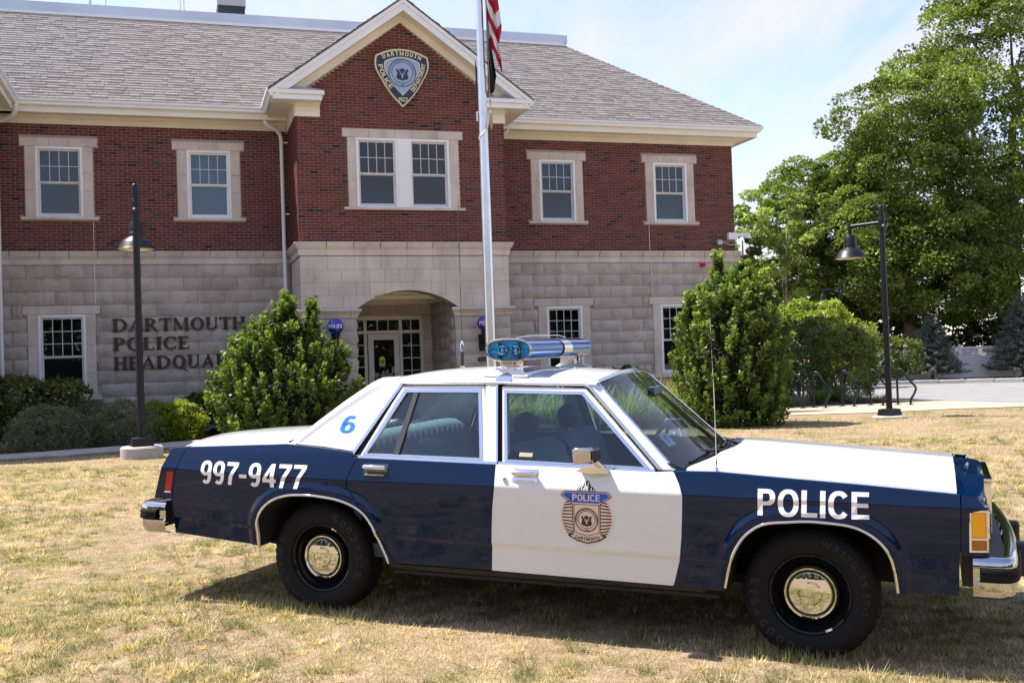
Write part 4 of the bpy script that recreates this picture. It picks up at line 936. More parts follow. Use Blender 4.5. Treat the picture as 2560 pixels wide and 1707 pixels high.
# ------------------------------------------------------------------ things fixed to the wall
M['globe'] = plain('blue_globe', (.002, .02, .30), .08, coat=1, var=.05); M['white'] = plain('white_lettering', (.85, .85, .85), .5, var=0)
def globe(u, lab):
    g = empty('police_globe_lamp', (0, 27.5, 0), BYAW); tag(g, lab, 'lamp', 'blue globe lamps beside the arch')
    y = BAY-.34; c = (u, y, 2.50)
    MB().ball(c, .19, .19, .19, 28, 18).build('globe', M['globe'], g, smooth=80)
    x = 0; ps = []
    for c_ in 'POLICE':
        gv, gf, ad = serif(c_); ps.append((gv+np.array([x, 0]), gf)); x += ad+.03
    v, f = merge(*ps); v = fit(v, -.19, .19, -.045, .045)
    def fn(x, z):
        a = x/.19*.95-.12; r = .1925; cz = math.sqrt(max(0, r*r-z*z)); return (c[0]+cz*math.sin(a), c[1]-cz*math.cos(a), c[2]+z)
    decal('lettering', v, f, fn, M['white'], g, (-.02, 0, .02))
    MB().lathe([(.001, 2.31), (.10, 2.315), (.11, 2.33), (.10, 2.29), (.075, 2.22), (.085, 2.18), (.055, 2.1), (.06, 2.05), (.035, 1.95), (.02, 1.86), (.001, 1.84)], 14, (u, y, 0)).build('socket', M['blackmetal'], g, smooth=50)
    MB().tube([(u, y, 2.12), (u, y+.12, 2.02), (u, BAY+.0, 2.05)], .04, 8).box(u-.08, u+.08, BAY-.06, BAY-.015, 1.85, 2.25).build('bracket', M['blackmetal'], g)
globe(-4.885, 'blue POLICE globe lamp on the left pier beside the green shrub'); globe(-1.36, 'blue POLICE globe lamp half hidden behind the flagpole')
cc = empty('security_camera', (0, 27.5, 0), BYAW); tag(cc, 'white security camera on an arm at the right corner of the building', 'camera')
MB().box(6.38, 6.645, -.14, -.005, 4.77, 4.96).build('mount', M['whiteplastic'], cc, bevel=.01)
MB().box(6.60, 7.0, -.12, -.04, 4.86, 4.95).build('arm', M['whiteplastic'], cc, bevel=.01)
MB().lathe([(.001, 4.95), (.09, 4.94), (.105, 4.86), (.10, 4.80)], 16, (6.98, -.08, 0)).build('housing', M['whiteplastic'], cc, smooth=40)
MB().lathe([(.085, 4.80), (.08, 4.75), (.05, 4.71), (.001, 4.70)], 16, (6.98, -.08, 0)).build('dome', M['blackmetal'], cc, smooth=60)
MB().box(6.06, 6.2, -.10, -.005, 4.63, 4.76).build('junction_box', M['greyplastic'], cc, bevel=.008)
MB().tube([(6.2, -.05, 4.70), (6.35, -.05, 4.66), (6.5, -.05, 4.62), (6.62, -.05, 4.66), (6.66, -.06, 4.78)], .012, 6).tube([(6.2, -.05, 4.72), (6.6, -.05, 4.72)], .008, 6).build('cable', M['greyplastic'], cc)
redm = plain('red_plastic', (.55, .02, .02), .3, var=.05)
fs = empty('fire_strobe', (0, 27.5, 0), BYAW); tag(fs, 'small red fire alarm strobe on the stone near the right corner', 'alarm')
MB().box(5.50, 5.58, -.10, -.02, 4.0, 4.12).build('base', redm, fs, bevel=.006); MB().lathe([(.001, -.17), (.04, -.165), (.055, -.12), (.055, -.08)], 12, (5.60, 0, 4.07), 'y').build('lens', redm, fs, smooth=50)
# ------------------------------------------------------------------ police car (local frame: x forward, y left, z up, wheels on z=0)
def carpaint(name, col, coat=1.0, rough=.35, flake=0):
    m, nt, b = newmat(name); b.inputs['Base Color'].default_value = (*col, 1); b.inputs['Roughness'].default_value = rough
    b.inputs['Coat Weight'].default_value = coat; b.inputs['Coat Roughness'].default_value = .02; b.inputs['Specular IOR Level'].default_value = 0
    d = wnoise(nt, 40, 3, .7); c = mixc(nt, tuple(x*.93 for x in col), tuple(min(1, x*1.04) for x in col), d); nt.links.new(c, b.inputs['Base Color'])
    bump(nt, b, wnoise(nt, 1.6, 1), .004, .02); return m
M['navyp'] = carpaint('navy_paint', (.0003, .0105, .041), .7); M['whitep'] = carpaint('white_paint', (.72, .715, .70))
M['chrome'] = plain('chrome', (.74, .74, .75), .04, 1, var=0); M['satin'] = plain('bright_trim', (.75, .75, .76), .16, 1, var=0)
M['rubber'] = plain('rubber', (.0065, .0065, .007), .75, spec=.25, var=.15, vs=20, bs=.15, bscale=120); M['blackp'] = plain('black_plastic', (.016, .016, .018), .5, var=.1)
M['steel'] = carpaint('black_steel', (.008, .008, .009), .6, .3); M['under'] = plain('underbody', (.012, .011, .010), .9, var=.3)
M['cloth'] = plain('blue_grey_cloth', (.20, .28, .31), .95, var=.12, vs=40, bs=.3, bscale=150); M['dash'] = plain('blue_vinyl', (.035, .06, .075), .6, var=.1)
M['blueglass'] = glass('blue_lens', (.35, .78, 1.0), 1.5, boost=1.0); M['amber'] = carpaint('amber_lens', (.98, .44, .01), 1, .25); M['amberd'] = carpaint('deep_amber_lens', (.42, .13, .005), 1, .25); M['redl'] = carpaint('red_lens', (.42, .006, .01), 1, .2)
M['vinyl'] = plain('reflective_vinyl', (.80, .76, .72), .45, var=.02); M['bluevinyl'] = plain('blue_vinyl_film', (.005, .18, .68), .4, var=.03)
M['tan'] = plain('tan_vinyl', (.78, .58, .46), .45, var=.02); M['ink'] = plain('dark_ink', (.025, .020, .018), .5, var=.05); M['royal'] = plain('royal_blue_film', (.006, .09, .52), .4, var=.02)
_ca = R(.92743); _cb = R(1.63634); _cc = R(-21.83465)
CAR = empty('police_car'); CAR.matrix_world = Matrix.Translation((.44353, 6.76834, -.0005)) @ Matrix.Rotation(_cc, 4, 'Z') @ Matrix.Rotation(_cb, 4, 'Y') @ Matrix.Rotation(_ca, 4, 'X')
tag(CAR, 'white and navy police sedan with a blue roof light bar parked on the dry lawn', 'car')
def interp(x, xs, ys): return float(np.interp(x, xs, ys))
RA = [(-1.839, .40), (-1.836, .548), (-1.791, .636), (-1.712, .70), (-1.608, .734), (-1.50, .743), (-1.393, .741), (-1.232, .721), (-1.1, .669), (-1.029, .589), (-.989, .496), (-.937, .374), (-.93, .34)]
FA = [(1.030, .33), (1.037, .356), (1.068, .495), (1.108, .591), (1.163, .662), (1.247, .713), (1.379, .731), (1.46, .737), (1.539, .735), (1.657, .723), (1.735, .694), (1.796, .649), (1.841, .587), (1.863, .508), (1.877, .40)]
def spline(P, k=5):
    P = np.array(P); Q = []
    for i in range(len(P)-1):
        p0, p1, p2, p3 = P[max(i-1, 0)], P[i], P[i+1], P[min(i+2, len(P)-1)]
        for j in range(k): t = j/k; Q.append(tuple(.5*((2*p1)+(p2-p0)*t+(2*p0-5*p1+4*p2-p3)*t*t+(3*p1-p0-3*p2+p3)*t**3)))
    Q.append(tuple(P[-1])); Q.sort(key=lambda p: p[0]); return Q
RA = spline(RA); FA = spline(FA); ARCH = [np.array(RA), np.array(FA)]
def dist_arch(x, z):
    best = 9
    for P in ARCH:
        a = P[:-1]; b = P[1:]; d = b-a; t = np.clip(((np.array([x, z])-a)*d).sum(1)/(d*d).sum(1), 0, 1); q = a+d*t[:, None]
        best = min(best, float(np.sqrt(((q-[x, z])**2).sum(1)).min()))
    return best
def sm(t): t = min(1, max(0, t)); return t*t*(3-2*t)
def HW(x, z, flare=True):
    dz = interp(x, [-2.7, -1.2, .8, 2.3], [.018, 0, 0, -.014])
    zz = z-dz*sm((z-.6)/.2); lz = interp(x, [-2.6, -1.6, 1.6, 2.2], [.035, .02, 0, .015]); zz2 = zz-lz*(1-sm((zz-.55)/.12))
    w = interp(zz2, [.28, .36, .489, .513, .60, .70, .80, .842, .852, .90, .95, .985, 1.04], [.925, .940, .953, .967, .975, .981, .985, .986, .984, .966, .944, .925, .885])
    w -= .040*sm((x-1.2)/1.1)+.065*sm((-x-1.75)/.95)
    if flare:
        d = dist_arch(x, z); w += .017*(1-sm((d-.035)/.048))
    return w
def ztop(x): return interp(x, [-2.60, -2.48, -2.0, -1.67, -1.43, -1.19, -1.18, -.28, .66, .76, 1.0, 1.73, 2.17, 2.3], [.984, .992, 1.018, 1.034, 1.022, 1.0, .972, .962, .950, .957, .960, .918, .888, .880])
def panel(name, mat, xl, xr, zlow, parent, n=40, ztopf=ztop, nz=None, side=-1, zmin=None):
    lev = [.28, .31, .34, .37, .385]+list(np.arange(.40, .484, .0105))+[.487, .495, .505, .515]+list(np.arange(.526, .832, .0105))+[.835, .842, .848, .854, .865, .88, .90, .92, .94, .955, .97, .985, 1.0, 1.02, 1.04]
    rows = []
    for i in range(n+1):
        t = i/n; row = []
        for z in lev:
            x = xl(z)+(xr(z)-xl(z))*t; zz = min(max(z, zlow(x)), ztopf(x)); row.append((x, side*HW(x, zz), zz))
        rows.append(row)
    m = MB().grid(rows if side < 0 else rows[::-1]); me = bpy.data.meshes.new(name); me.from_pydata(m.v, [], m.f)
    bm = bmesh.new(); bm.from_mesh(me); bmesh.ops.remove_doubles(bm, verts=bm.verts, dist=2e-5); bmesh.ops.dissolve_degenerate(bm, dist=1e-5, edges=bm.edges)
    bmesh.ops.recalc_face_normals(bm, faces=bm.faces)
    if sum(f.normal.y*side for f in bm.faces) < 0: bmesh.ops.reverse_faces(bm, faces=bm.faces)
    be = [e for e in bm.edges if e.is_boundary]; r = bmesh.ops.extrude_edge_only(bm, edges=be)
    for v in r['geom']:
        if isinstance(v, bmesh.types.BMVert): v.co.y -= side*.014
    bm.to_mesh(me); bm.free(); me.polygons.foreach_set('use_smooth', [True]*len(me.polygons)); me.set_sharp_from_angle(angle=R(14)); me.materials.append(mat)
    return obj(name, me, parent)
def zx(pts):   # boundary x(z) from points sorted by z
    z = [p[1] for p in pts][::-1]; x = [p[0] for p in pts][::-1]; return lambda q: interp(q, z, x)
def arch_low(P, base):
    xs_ = [p[0] for p in P]; zs_ = [p[1] for p in P]
    return lambda x: max(base(x), interp(x, xs_, zs_)) if xs_[0] <= x <= xs_[-1] else base(x)
g_ = .0025
e_ext = zx([(-2.438, .998), (-2.483, .867), (-2.522, .688), (-2.535, .41)]); e_rear = zx([(-2.556, .988), (-2.608, .865), (-2.675, .659), (-2.69, .60)])
e_qd = zx([(-1.135, 1.0), (-1.187, .864), (-1.192, .80), (-1.165, .776), (-1.034, .606), (-.976, .504), (-.924, .423), (-.897, .37), (-.885, .30)])
e_dd = zx([(-.25, .981), (-.241, .843), (-.257, .713), (-.271, .506), (-.281, .369), (-.283, .3)])
e_df = zx([(.765, .97), (.778, .95), (.811, .891), (.828, .837), (.826, .75), (.819, .614), (.806, .505), (.767, .356), (.755, .30)])
e_fe = zx([(2.165, .893), (2.167, .826), (2.162, .62), (2.157, .40)])
e_nose = zx([(2.235, .885), (2.283, .826), (2.205, .815), (2.205, .60)])
wheelpos = []
for side in (-1, 1):
    panel('quarter_extension', M['navyp'], e_rear, lambda z: e_ext(z)-g_, lambda x: .665, CAR, 10, side=side)
    panel('rear_quarter', M['navyp'], lambda z: e_ext(z)+g_, lambda z: e_qd(z)-g_, arch_low(RA, lambda x: interp(x, [-2.52, -1.84, -.9], [.441, .413, .36])), CAR, 170, side=side)
    panel('rear_door', M['navyp'], lambda z: e_qd(z)+g_, lambda z: e_dd(z)-g_, lambda x: .363, CAR, 40, side=side, ztopf=lambda x: min(ztop(x), ztop(-1.17)))
    panel('front_door', M['whitep'], lambda z: e_dd(z)+g_, lambda z: e_df(z)-g_, lambda x: interp(x, [-.3, .8], [.363, .354]), CAR, 40, side=side)
    panel('front_fender', M['navyp'], lambda z: e_df(z)+g_, lambda z: e_fe(z)-g_, arch_low(FA, lambda x: .352 if x < 1.1 else .40), CAR, 180, side=side)
    panel('fender_extension', M['navyp'], lambda z: e_fe(z)+g_, e_nose, lambda x: .60, CAR, 8, side=side)
    # bright wheel-arch mouldings
    for P in (RA[0:], FA[1:]):
        rows = []
        pts = []
        for a, b in zip(P, P[1:]):
            for t in (0, .5): pts.append((a[0]+(b[0]-a[0])*t, a[1]+(b[1]-a[1])*t))
        pts.append(P[-1]); pts = [p for p in pts if p[1] > .36]
        for i, (x, z) in enumerate(pts):
            tx, tz = (np.array(pts[min(i+2, len(pts)-1)])-np.array(pts[max(i-2, 0)])); L = math.hypot(tx, tz); nx, nz_ = -tz/L, tx/L
            y = side*(HW(x, z)+.002)
            rows.append([(x-nx*.009, y-side*.020, z-nz_*.009), (x-nx*.007, y-side*.001, z-nz_*.007), (x-nx*.001, y+side*.004, z-nz_*.001), (x+nx*.007, y+side*.002, z+nz_*.007), (x+nx*.009, y-side*.004, z+nz_*.009)])
        MB().grid(rows).build('arch_moulding', M['chrome'], CAR, smooth=60)
    # rocker
    MB().grid([[(x, side*.935, .356), (x, side*.925, .33), (x, side*.90, .30), (x, side*.86, .285)] for x in np.linspace(-.93, 1.03, 6)]).build('rocker_sill', M['steel'], CAR, smooth=30)
# dark inner shell just behind the panels
ins = MB()
for side in (-1, 1):
    xs_ = np.concatenate([np.linspace(-2.55, -1.86, 8), np.linspace(-.92, 1.02, 20), np.linspace(1.89, 2.12, 4)])
    for a, b in zip(xs_, xs_[1:]):
        if (a < -1.85 and b > -1) or (a < 1.03 and b > 1.8): continue
        rows = [[(x, side*(HW(x, z, False)-.018), z) for z in ((.35 if -1 < x < 1.1 else .47), .50, .55, .7, .80, .85, ztop(x)-.03)] for x in (a, b)]; ins.grid(rows)
    for a, b in ((-1.86, -.92), (1.02, 1.89)):
        ins.grid([[(x, side*(HW(x, z, False)-.03), z) for z in (.775, .83, min(.90, ztop(x)-.035))] for x in np.linspace(a, b, 6)])
ins.box(-1.7, 1.3, -.66, .66, .33, .38).box(-.92, 1.0, -.915, .915, .30, .36)
ins.build('inner_body', M['under'], CAR)
for P in (RA, FA):          # wheel wells
    for side in (-1, 1):
        ww = MB()
        ww.grid([[(x, side*(HW(x, min(.74, z), False)-.012), z+.004), (x, side*.52, z+.02)] for x, z in P[1:-1]])
        xa, xb = (-2.35, -.62) if P is RA else (.72, 2.12); ww.grid([[(x, side*.521, .36), (x, side*.521, .78)] for x in (xa, xb)])
        ww.build('wheel_well', M['under'], CAR, smooth=60, weld=True)
# --- glasshouse: the side plane leans in
def TY(z): return .872-.47*(z-.97)
def side_quad(poly3, name, mat, parent, off=0, thick=.012):
    for side in (-1, 1):
        m = MB(); n = len(poly3); a = [(x, side*(TY(z)+off), z) for x, z in poly3]; b = [(x, side*(TY(z)+off-thick), z) for x, z in poly3]
        if side > 0: a = a[::-1]; b = b[::-1]
        m.add(a+b, [tuple(range(n)), tuple(range(2*n-1, n-1, -1))]+[(i, n+i, n+(i+1) % n, (i+1) % n) for i in range(n)]); m.build(name, mat, parent)
def bar2(p, q, w): 
    d = np.array(q, float)-np.array(p, float); L = np.linalg.norm(d); n = np.array([-d[1], d[0]])/L*w/2; p = np.array(p); q = np.array(q); return [tuple(p-n), tuple(q-n), tuple(q+n), tuple(p+n)]
def frame_ring(outer, inner, name, mat, off, thick):
    n = len(outer)
    for side in (-1, 1):
        m = MB()
        for i in range(n):
            j = (i+1) % n; q = [outer[i], outer[j], inner[j], inner[i]]
            a = [(x, side*(TY(z)+off), z) for x, z in q]; b = [(x, side*(TY(z)+off-thick), z) for x, z in q]
            m.add(a+b, [(0, 1, 2, 3), (7, 6, 5, 4), (0, 4, 5, 1), (3, 2, 6, 7)])
        m.build(name, mat, CAR, weld=True)
RW_O = [(-1.165, .972), (-.967, 1.388), (-.425, 1.392), (-.335, .966)]; RW_M = [(-1.146, .984), (-.950, 1.372), (-.440, 1.376), (-.355, .978)]; RW_I = [(-1.118, .992), (-.930, 1.351), (-.455, 1.354), (-.377, .986)]
FW_O = [(-.232, .966), (-.308, 1.388), (.205, 1.381), (.655, .953)]; FW_M = [(-.222, .975), (-.293, 1.370), (.198, 1.364), (.630, .962)]; FW_I = [(-.203, .983), (-.273, 1.352), (.189, 1.346), (.595, .968)]
frame_ring(RW_O, RW_M, 'door_frame', M['whitep'], .0, .03); frame_ring(RW_M, RW_I, 'window_moulding', M['satin'], .004, .03)
frame_ring(FW_O, FW_M, 'door_frame', M['whitep'], .0, .03); frame_ring(FW_M, FW_I, 'window_moulding', M['satin'], .004, .03)
side_quad(RW_I, 'side_window', M['carglass'], CAR, -.012, .004); side_quad(FW_I, 'side_window', M['carglass'], CAR, -.012, .004)
side_quad([(-.940, .988), (-.905, .988), (-.852, 1.354), (-.883, 1.354)], 'window_divider', M['blackp'], CAR, .002, .02)
side_quad([(-.345, .966), (-.415, 1.40), (-.352, 1.40), (-.268, .966)], 'pillar', M['whitep'], CAR, .006, .03)
side_quad([(-.268, .966), (-.350, 1.40), (-.335, 1.40), (-.258, .966)], 'pillar_trim', M['satin'], CAR, .010, .03)
side_quad([(-.256, .966), (-.333, 1.40), (-.312, 1.40), (-.236, .966)], 'door_seal', M['rubber'], CAR, -.012, .02)
side_quad([(-.332, .966), (-.400, 1.396), (-.386, 1.396), (-.318, .966)], 'pillar_trim', M['trimw'], CAR, .008, .02)
# belt mouldings
for a, b in (((-1.20, .9745), (-.262, .9645)), ((-.252, .9645), (.66, .951))):
    side_quad(bar2(a, b, .016), 'belt_moulding', M['satin'], CAR, .014, .05)
# rear-window outline moulding and drip rail
side_quad(bar2((-1.222, .975), (-.975, 1.402), .02), 'drip_rail', M['satin'], CAR, .006, .03)
side_quad(bar2((-1.190, .973), (-.957, 1.392), .022), 'door_seal', M['rubber'], CAR, -.006, .02)
for side in (-1, 1):
    MB().tube([(-.975, side*(TY(1.402)+.004), 1.404), (-.6, side*(TY(1.405)+.006), 1.408), (-.32, side*(TY(1.405)+.006), 1.408), (.20, side*(TY(1.40)+.004), 1.400), (.235, side*(TY(1.38)+.004), 1.385), (.69, side*(TY(.955)+.004), .955)], .009, 8).build('drip_rail', M['satin'], CAR, smooth=60)
# A pillar: between drip rail and windscreen
WT, WBs = (.255, .600, 1.408), (.742, .775, .942)         # windscreen corners (near side, mirrored)
for side in (-1, 1):
    rows = []
    for t in np.linspace(0, 1, 9):
        a = (.215+(.675-.215)*t, side*(TY(1.40+(.952-1.40)*t)), 1.40+(.952-1.40)*t); b = (WT[0]+(WBs[0]-WT[0])*t, side*(WT[1]+(WBs[1]-WT[1])*t), WT[2]+(WBs[2]-WT[2])*t)
        c = tuple(a[i]*.45+b[i]*.55 for i in range(3)); c = (c[0]+.004, c[1]+side*.014, c[2]+.006)
        rows.append([a, c, b])
    MB().grid(rows).build('windscreen_pillar', M['whitep'], CAR, smooth=80)
# windscreen with a bow, and its bright surround
def ws(s, t):
    x = WT[0]+(WBs[0]-WT[0])*t; w = WT[1]+(WBs[1]-WT[1])*t; z = WT[2]+(WBs[2]-WT[2])*t; bow = (1-s*s)
    return (x+.10*bow*(.45+.55*t), s*w, z+.050*bow*(1-t)+.035*bow*t)
MB().grid([[ws(s, t) for s in np.linspace(-1, 1, 21)] for t in np.linspace(0, 1, 9)]).build('windscreen', M['carglass'], CAR, smooth=80)
def edge_strip(fn, name, mat, w=.02, n=24):
    MB().tube([fn(t) for t in np.linspace(0, 1, n)], w/2, 6).build(name, mat, CAR, smooth=60)
edge_strip(lambda t: ws(-1+2*t, -.01), 'windscreen_trim', M['satin'], .022); edge_strip(lambda t: ws(-1, t), 'windscreen_trim', M['satin'], .020); edge_strip(lambda t: ws(1, t), 'windscreen_trim', M['satin'], .020)
edge_strip(lambda t: ws(-1+2*t, 1.01), 'windscreen_seal', M['blackp'], .018)
# cowl and wipers
cw = MB(); cw.grid([[(ws(s, 1)[0]-.01+d*(.10+.02*(1-s*s)), s*.80, ws(s, 1)[2]-.006-d*.012) for s in np.linspace(-1, 1, 15)] for d in (0, 1)]); cw.build('cowl', M['blackp'], CAR, smooth=60)
for y0, y1 in ((-.62, -.02), (.02, .62)):
    MB().tube([(ws(y0/.78, .995)[0]+.012, y0, ws(y0/.78, .995)[2]+.012), (ws(y1/.78, .97)[0]+.014, y1, ws(y1/.78, .97)[2]+.014)], .008, 6).tube([(ws((y0+y1)/1.56, .97)[0]+.015, (y0+y1)/2, ws((y0+y1)/1.56, .97)[2]+.018), (ws(y1/.78, 1)[0]+.05, y1, ws(y1/.78, 1)[2]+.0)], .009, 6).build('wiper', M['blackmetal'], CAR)
# roof, C pillars, rear screen: one height line, sections across
def roofline(x): return interp(x, [-1.75, -1.696, -1.517, -1.36, -1.195, -1.15, -1.10, -1.05, -.95, -.8, -.55, -.2, .1, .22, .265], [1.0, 1.031, 1.179, 1.300, 1.412, 1.434, 1.449, 1.460, 1.473, 1.483, 1.489, 1.484, 1.466, 1.454, 1.446])
def z_end(x): return interp(x, [-1.75, -1.67, -1.43, -1.222, -1.2, -.975, -.96, .22, .27], [1.029, 1.036, 1.024, 1.002, 1.02, 1.400, 1.405, 1.402, 1.40])
secs = []; gsec = []
for x in list(np.linspace(-1.69, -1.2, 18))+list(np.linspace(-1.17, -.95, 8))+list(np.linspace(-.9, .265, 20)):
    zt = roofline(x); ze = min(z_end(x), zt-.001); pil = x < -1.12; rd = .055
    zr = max(zt-rd-.012, ze); yr = TY(zr); row = []
    for t in np.linspace(0, 1, 9):               # top, from centre outwards
        y = (yr-.075)*t; xo = .045*max(0, (x-.12)/.145)*(1-t*t); bow = (.020+.012*sm((x+1.3)/.4))*(t**2); row.append((x+xo, y, zt-bow*(0 if pil else 1)))
    zt2 = row[-1][2]
    for a in (20, 40, 60, 78): row.append((x, yr-.075+.075*math.sin(R(a)), zr+(zt2-zr)*math.cos(R(a))))
    for t in np.linspace(0, 1, 6): z = zr+(ze-zr)*t; row.append((x, TY(z), z))
    secs.append(row)
rf = MB(); gl_ = MB()
for side in (-1, 1):
    for i in range(len(secs)-1):
        for j in range(len(secs[0])-1):
            q = [secs[i][j], secs[i+1][j], secs[i+1][j+1], secs[i][j+1]]; q = [(p[0], side*p[1], p[2]) for p in q]
            tgt = gl_ if (secs[i+1][0][0] < -1.19 and j < 8 and q[0][2] > 1.045) else rf
            tgt.add(q if side < 0 else q[::-1], [(0, 1, 2, 3)])
roofp = rf.build('roof_panel', M['whitep'], CAR, smooth=50); gl_.build('rear_window', M['carglass'], CAR, smooth=50)
# hood with a raised centre
def hoodz(x, y):
    edge = ztop(x)+.004; ay = abs(y); top = interp(x, [.7, 1.0, 2.16], [1.012, 1.003, .930])
    k = interp(ay, [0, .33, .40, .47, .86], [1, .97, .90, .62, 0]); return edge+(top-edge)*k
def hoodback(y): return ws(max(-1, min(1, y/.80)), 1)[0]+.085+.02*(1-(y/.86)**2)
hy = [-.880, -.874, -.80, -.7, -.6, -.53, -.47, -.44, -.40, -.36, -.33, -.25, -.12, 0, .12, .25, .33, .36, .40, .44, .47, .53, .6, .7, .80, .874, .880]
rows = []
for t in np.linspace(0, 1, 22):
    rows.append([(hoodback(y)+(2.150-hoodback(y))*t, y*interp(hoodback(y)+(2.15-hoodback(y))*t, [.7, 1.4, 2.16], [1.0, 1.0, .972]), hoodz(hoodback(y)+(2.15-hoodback(y))*t, min(.86, abs(y)))+.006-(.016 if abs(y) > .875 else 0)) for y in hy])
MB().grid(rows).build('hood', M['whitep'], CAR, smooth=25)
for side in (-1, 1):       # fender tops between hood edge and side panel
    MB().grid([[(x, side*.80, ztop(x)-.012), (x, side*(.872*interp(x, [.7, 1.4, 2.16], [1, 1, .975])), ztop(x)-.002), (x, side*(HW(x, ztop(x))-.016), ztop(x)+.0035), (x, side*(HW(x, ztop(x))-.004), ztop(x)+.001), (x, side*HW(x, ztop(x)), ztop(x)-.004)] for x in np.linspace(.775, 2.162, 30)]).build('fender_top', M['navyp'], CAR, smooth=40)
# front header, grille, lamps
hd = MB(); hys = [-.87, -.80, -.62, -.50, -.44, -.40, -.30, 0, .30, .40, .44, .50, .62, .80, .87]
def hdz(x, y): 
    if x < 2.16: return hoodz(2.15, min(.86, abs(y)))+.002
    k = interp(abs(y), [0, .40, .45], [1, 1, 0]); lo = interp(x, [2.15, 2.30], [.886, .838])-.012*interp(abs(y), [.45, .87], [0, 1]); hi = interp(x, [2.15, 2.215, 2.30], [.934, .926, .905]); return lo+(hi-lo)*k
hd.grid([[(x+(.03*(1-(y/.9)**2) if x > 2.2 else 0), y*.975, hdz(x, y)) for y in hys] for x in (2.152, 2.19, 2.23, 2.265)]); hd.build('header_panel', M['navyp'], CAR, smooth=30)
hf = MB(); hf.box(2.16, 2.262, -.85, .85, .60, .815); hf.build('front_panel', M['navyp'], CAR)
gr_ = MB().box(2.27, 2.325, -.40, .40, .62, .66).box(2.27, 2.325, -.40, -.375, .66, .90).box(2.27, 2.325, .375, .40, .66, .90).box(2.27, 2.33, -.40, .40, .875, .905)
grl = gr_.build('grille', M['chrome'], CAR, bevel=.006)
for i in range(1, 16): MB().box(2.285, 2.315, -.375+.75*i/16-.004, -.375+.75*i/16+.004, .66, .875).build('grille_bar', M['chrome'], grl)
MB().box(2.26, 2.28, -.375, .375, .66, .875).build('grille_back', M['blackp'], grl)
for side in (-1, 1):
    for a in (.46, .64):
        hl = MB().box(2.262, 2.300, side*(a+.085)-.08, side*(a+.085)+.08, .66, .80).build('headlight', M['chrome'], CAR, bevel=.01)
        MB().box(2.301, 2.306, side*(a+.085)-.068, side*(a+.085)+.068, .672, .788).build('lens', M['clearglass'], hl)
    # corner lamp: bright bezel, amber marker over deep amber lens; wraps the corner
    def fy(x): return HW(2.16, .70, False)-.004-.022*sm((x-2.2)/.1)
    lamp = MB()
    zA, zB, zC = (.622, .625), (.681, .686), (.822, .826)
    def lpoly(x0, x1, z0, z1, off, back=.04): 
        q = [(x0, side*(fy(x0)+off), z0), (x1, side*(fy(x1)+off), z0), (x1, side*(fy(x1)+off), z1), (x0, side*(fy(x0)+off), z1)]; b = [(x, y-side*back, z) for x, y, z in q]
        return q+b, [(0, 1, 2, 3), (7, 6, 5, 4), (0, 4, 5, 1), (1, 5, 6, 2), (2, 6, 7, 3), (3, 7, 4, 0)]
    for (x0, x1, z0, z1) in ((2.202, 2.212, .622, .822), (2.278, 2.288, .622, .822), (2.212, 2.278, .622, .632), (2.212, 2.278, .812, .822), (2.212, 2.278, .680, .690)): lamp.add(*lpoly(x0, x1, z0, z1, .006, .05))
    lo_ = lamp.build('corner_lamp', M['chrome'], CAR); MB().add(*lpoly(2.212, 2.278, .690, .812, .002)).build('lens', M['amber'], lo_, bevel=.004); MB().add(*lpoly(2.212, 2.278, .632, .680, .002)).build('lens', M['amberd'], lo_, bevel=.004)
    MB().add(*lpoly(2.165, 2.285, .60, .83, -.006, .06)).build('lamp_housing', M['navyp'], CAR)
orn = MB().tube([(2.215, 0, .925), (2.215, 0, .945)], .010, 8).build('hood_ornament', M['chrome'], CAR)
v_, f_ = ring(0, .972, .018, .026, 20)
m = MB()
for q in f_: m.prism([tuple(v_[i]) for i in q], 2.212, 2.219, 'x')
m.box(2.213, 2.218, -.006, .006, .952, .990).build('hood_ornament', M['chrome'], CAR)
# deck lid, tail panel
def deckz(x, y): return interp(x, [-2.68, -2.55, -2.2, -1.6], [1.012, 1.026, 1.046, 1.062])-(.045*abs(y/.84)**2.5)-.02*sm((-x-2.5)/.15)*abs(y/.84)
MB().grid([[(-1.62-(1.05+.06*(1-(y/.84)**2))*t+.10*(abs(y)/.84)**2*(t)-.06*(1-t)*(abs(y)/.84)**2, y, deckz(-1.62-1.05*t, y)) for y in np.linspace(-.835, .835, 21)] for t in np.linspace(0, 1, 14)]).build('deck_lid', M['whitep'], CAR, smooth=40)
for side in (-1, 1):
    MB().grid([[(x, side*.83, ztop(x)-.012), (x, side*(HW(x, ztop(x))-.02), ztop(x)+.003), (x, side*HW(x, ztop(x)), ztop(x)-.004)] for x in np.linspace(-2.585, -1.30, 24)]).build('quarter_top', M['navyp'], CAR, smooth=40)
    MB().tube([(-1.70, side*.815, 1.040), (-1.66, side*.80, 1.052), (-1.60, side*.775, 1.09)], .008, 6).build('deck_seal', M['rubber'], CAR)
    lt = MB().add([(-2.560, side*(HW(-2.56, .838)+.003), .838), (-2.505, side*(HW(-2.505, .84)+.003), .841), (-2.533, side*(HW(-2.53, .711)+.003), .711), (-2.583, side*(HW(-2.58, .711)+.003), .711)], [(0, 1, 2, 3)]).build('side_marker', M['redl'], CAR)
    MB().tube([(-2.583, side*(HW(-2.58, .711)+.004), .709), (-2.533, side*(HW(-2.53, .711)+.004), .709)], .004, 6).build('marker_trim', M['chrome'], lt)
    MB().box(-2.66, -2.62, side*.62-.16, side*.62+.16, .70, .86).build('tail_lamp', M['redl'], CAR, bevel=.01)
MB().grid([[(-2.57-.11*t+.03*(abs(y)/.86)**2, y, .985-.34*t) for y in np.linspace(-.865, .865, 9)] for t in np.linspace(0, 1, 5)]).build('tail_panel', M['navyp'], CAR, smooth=60)
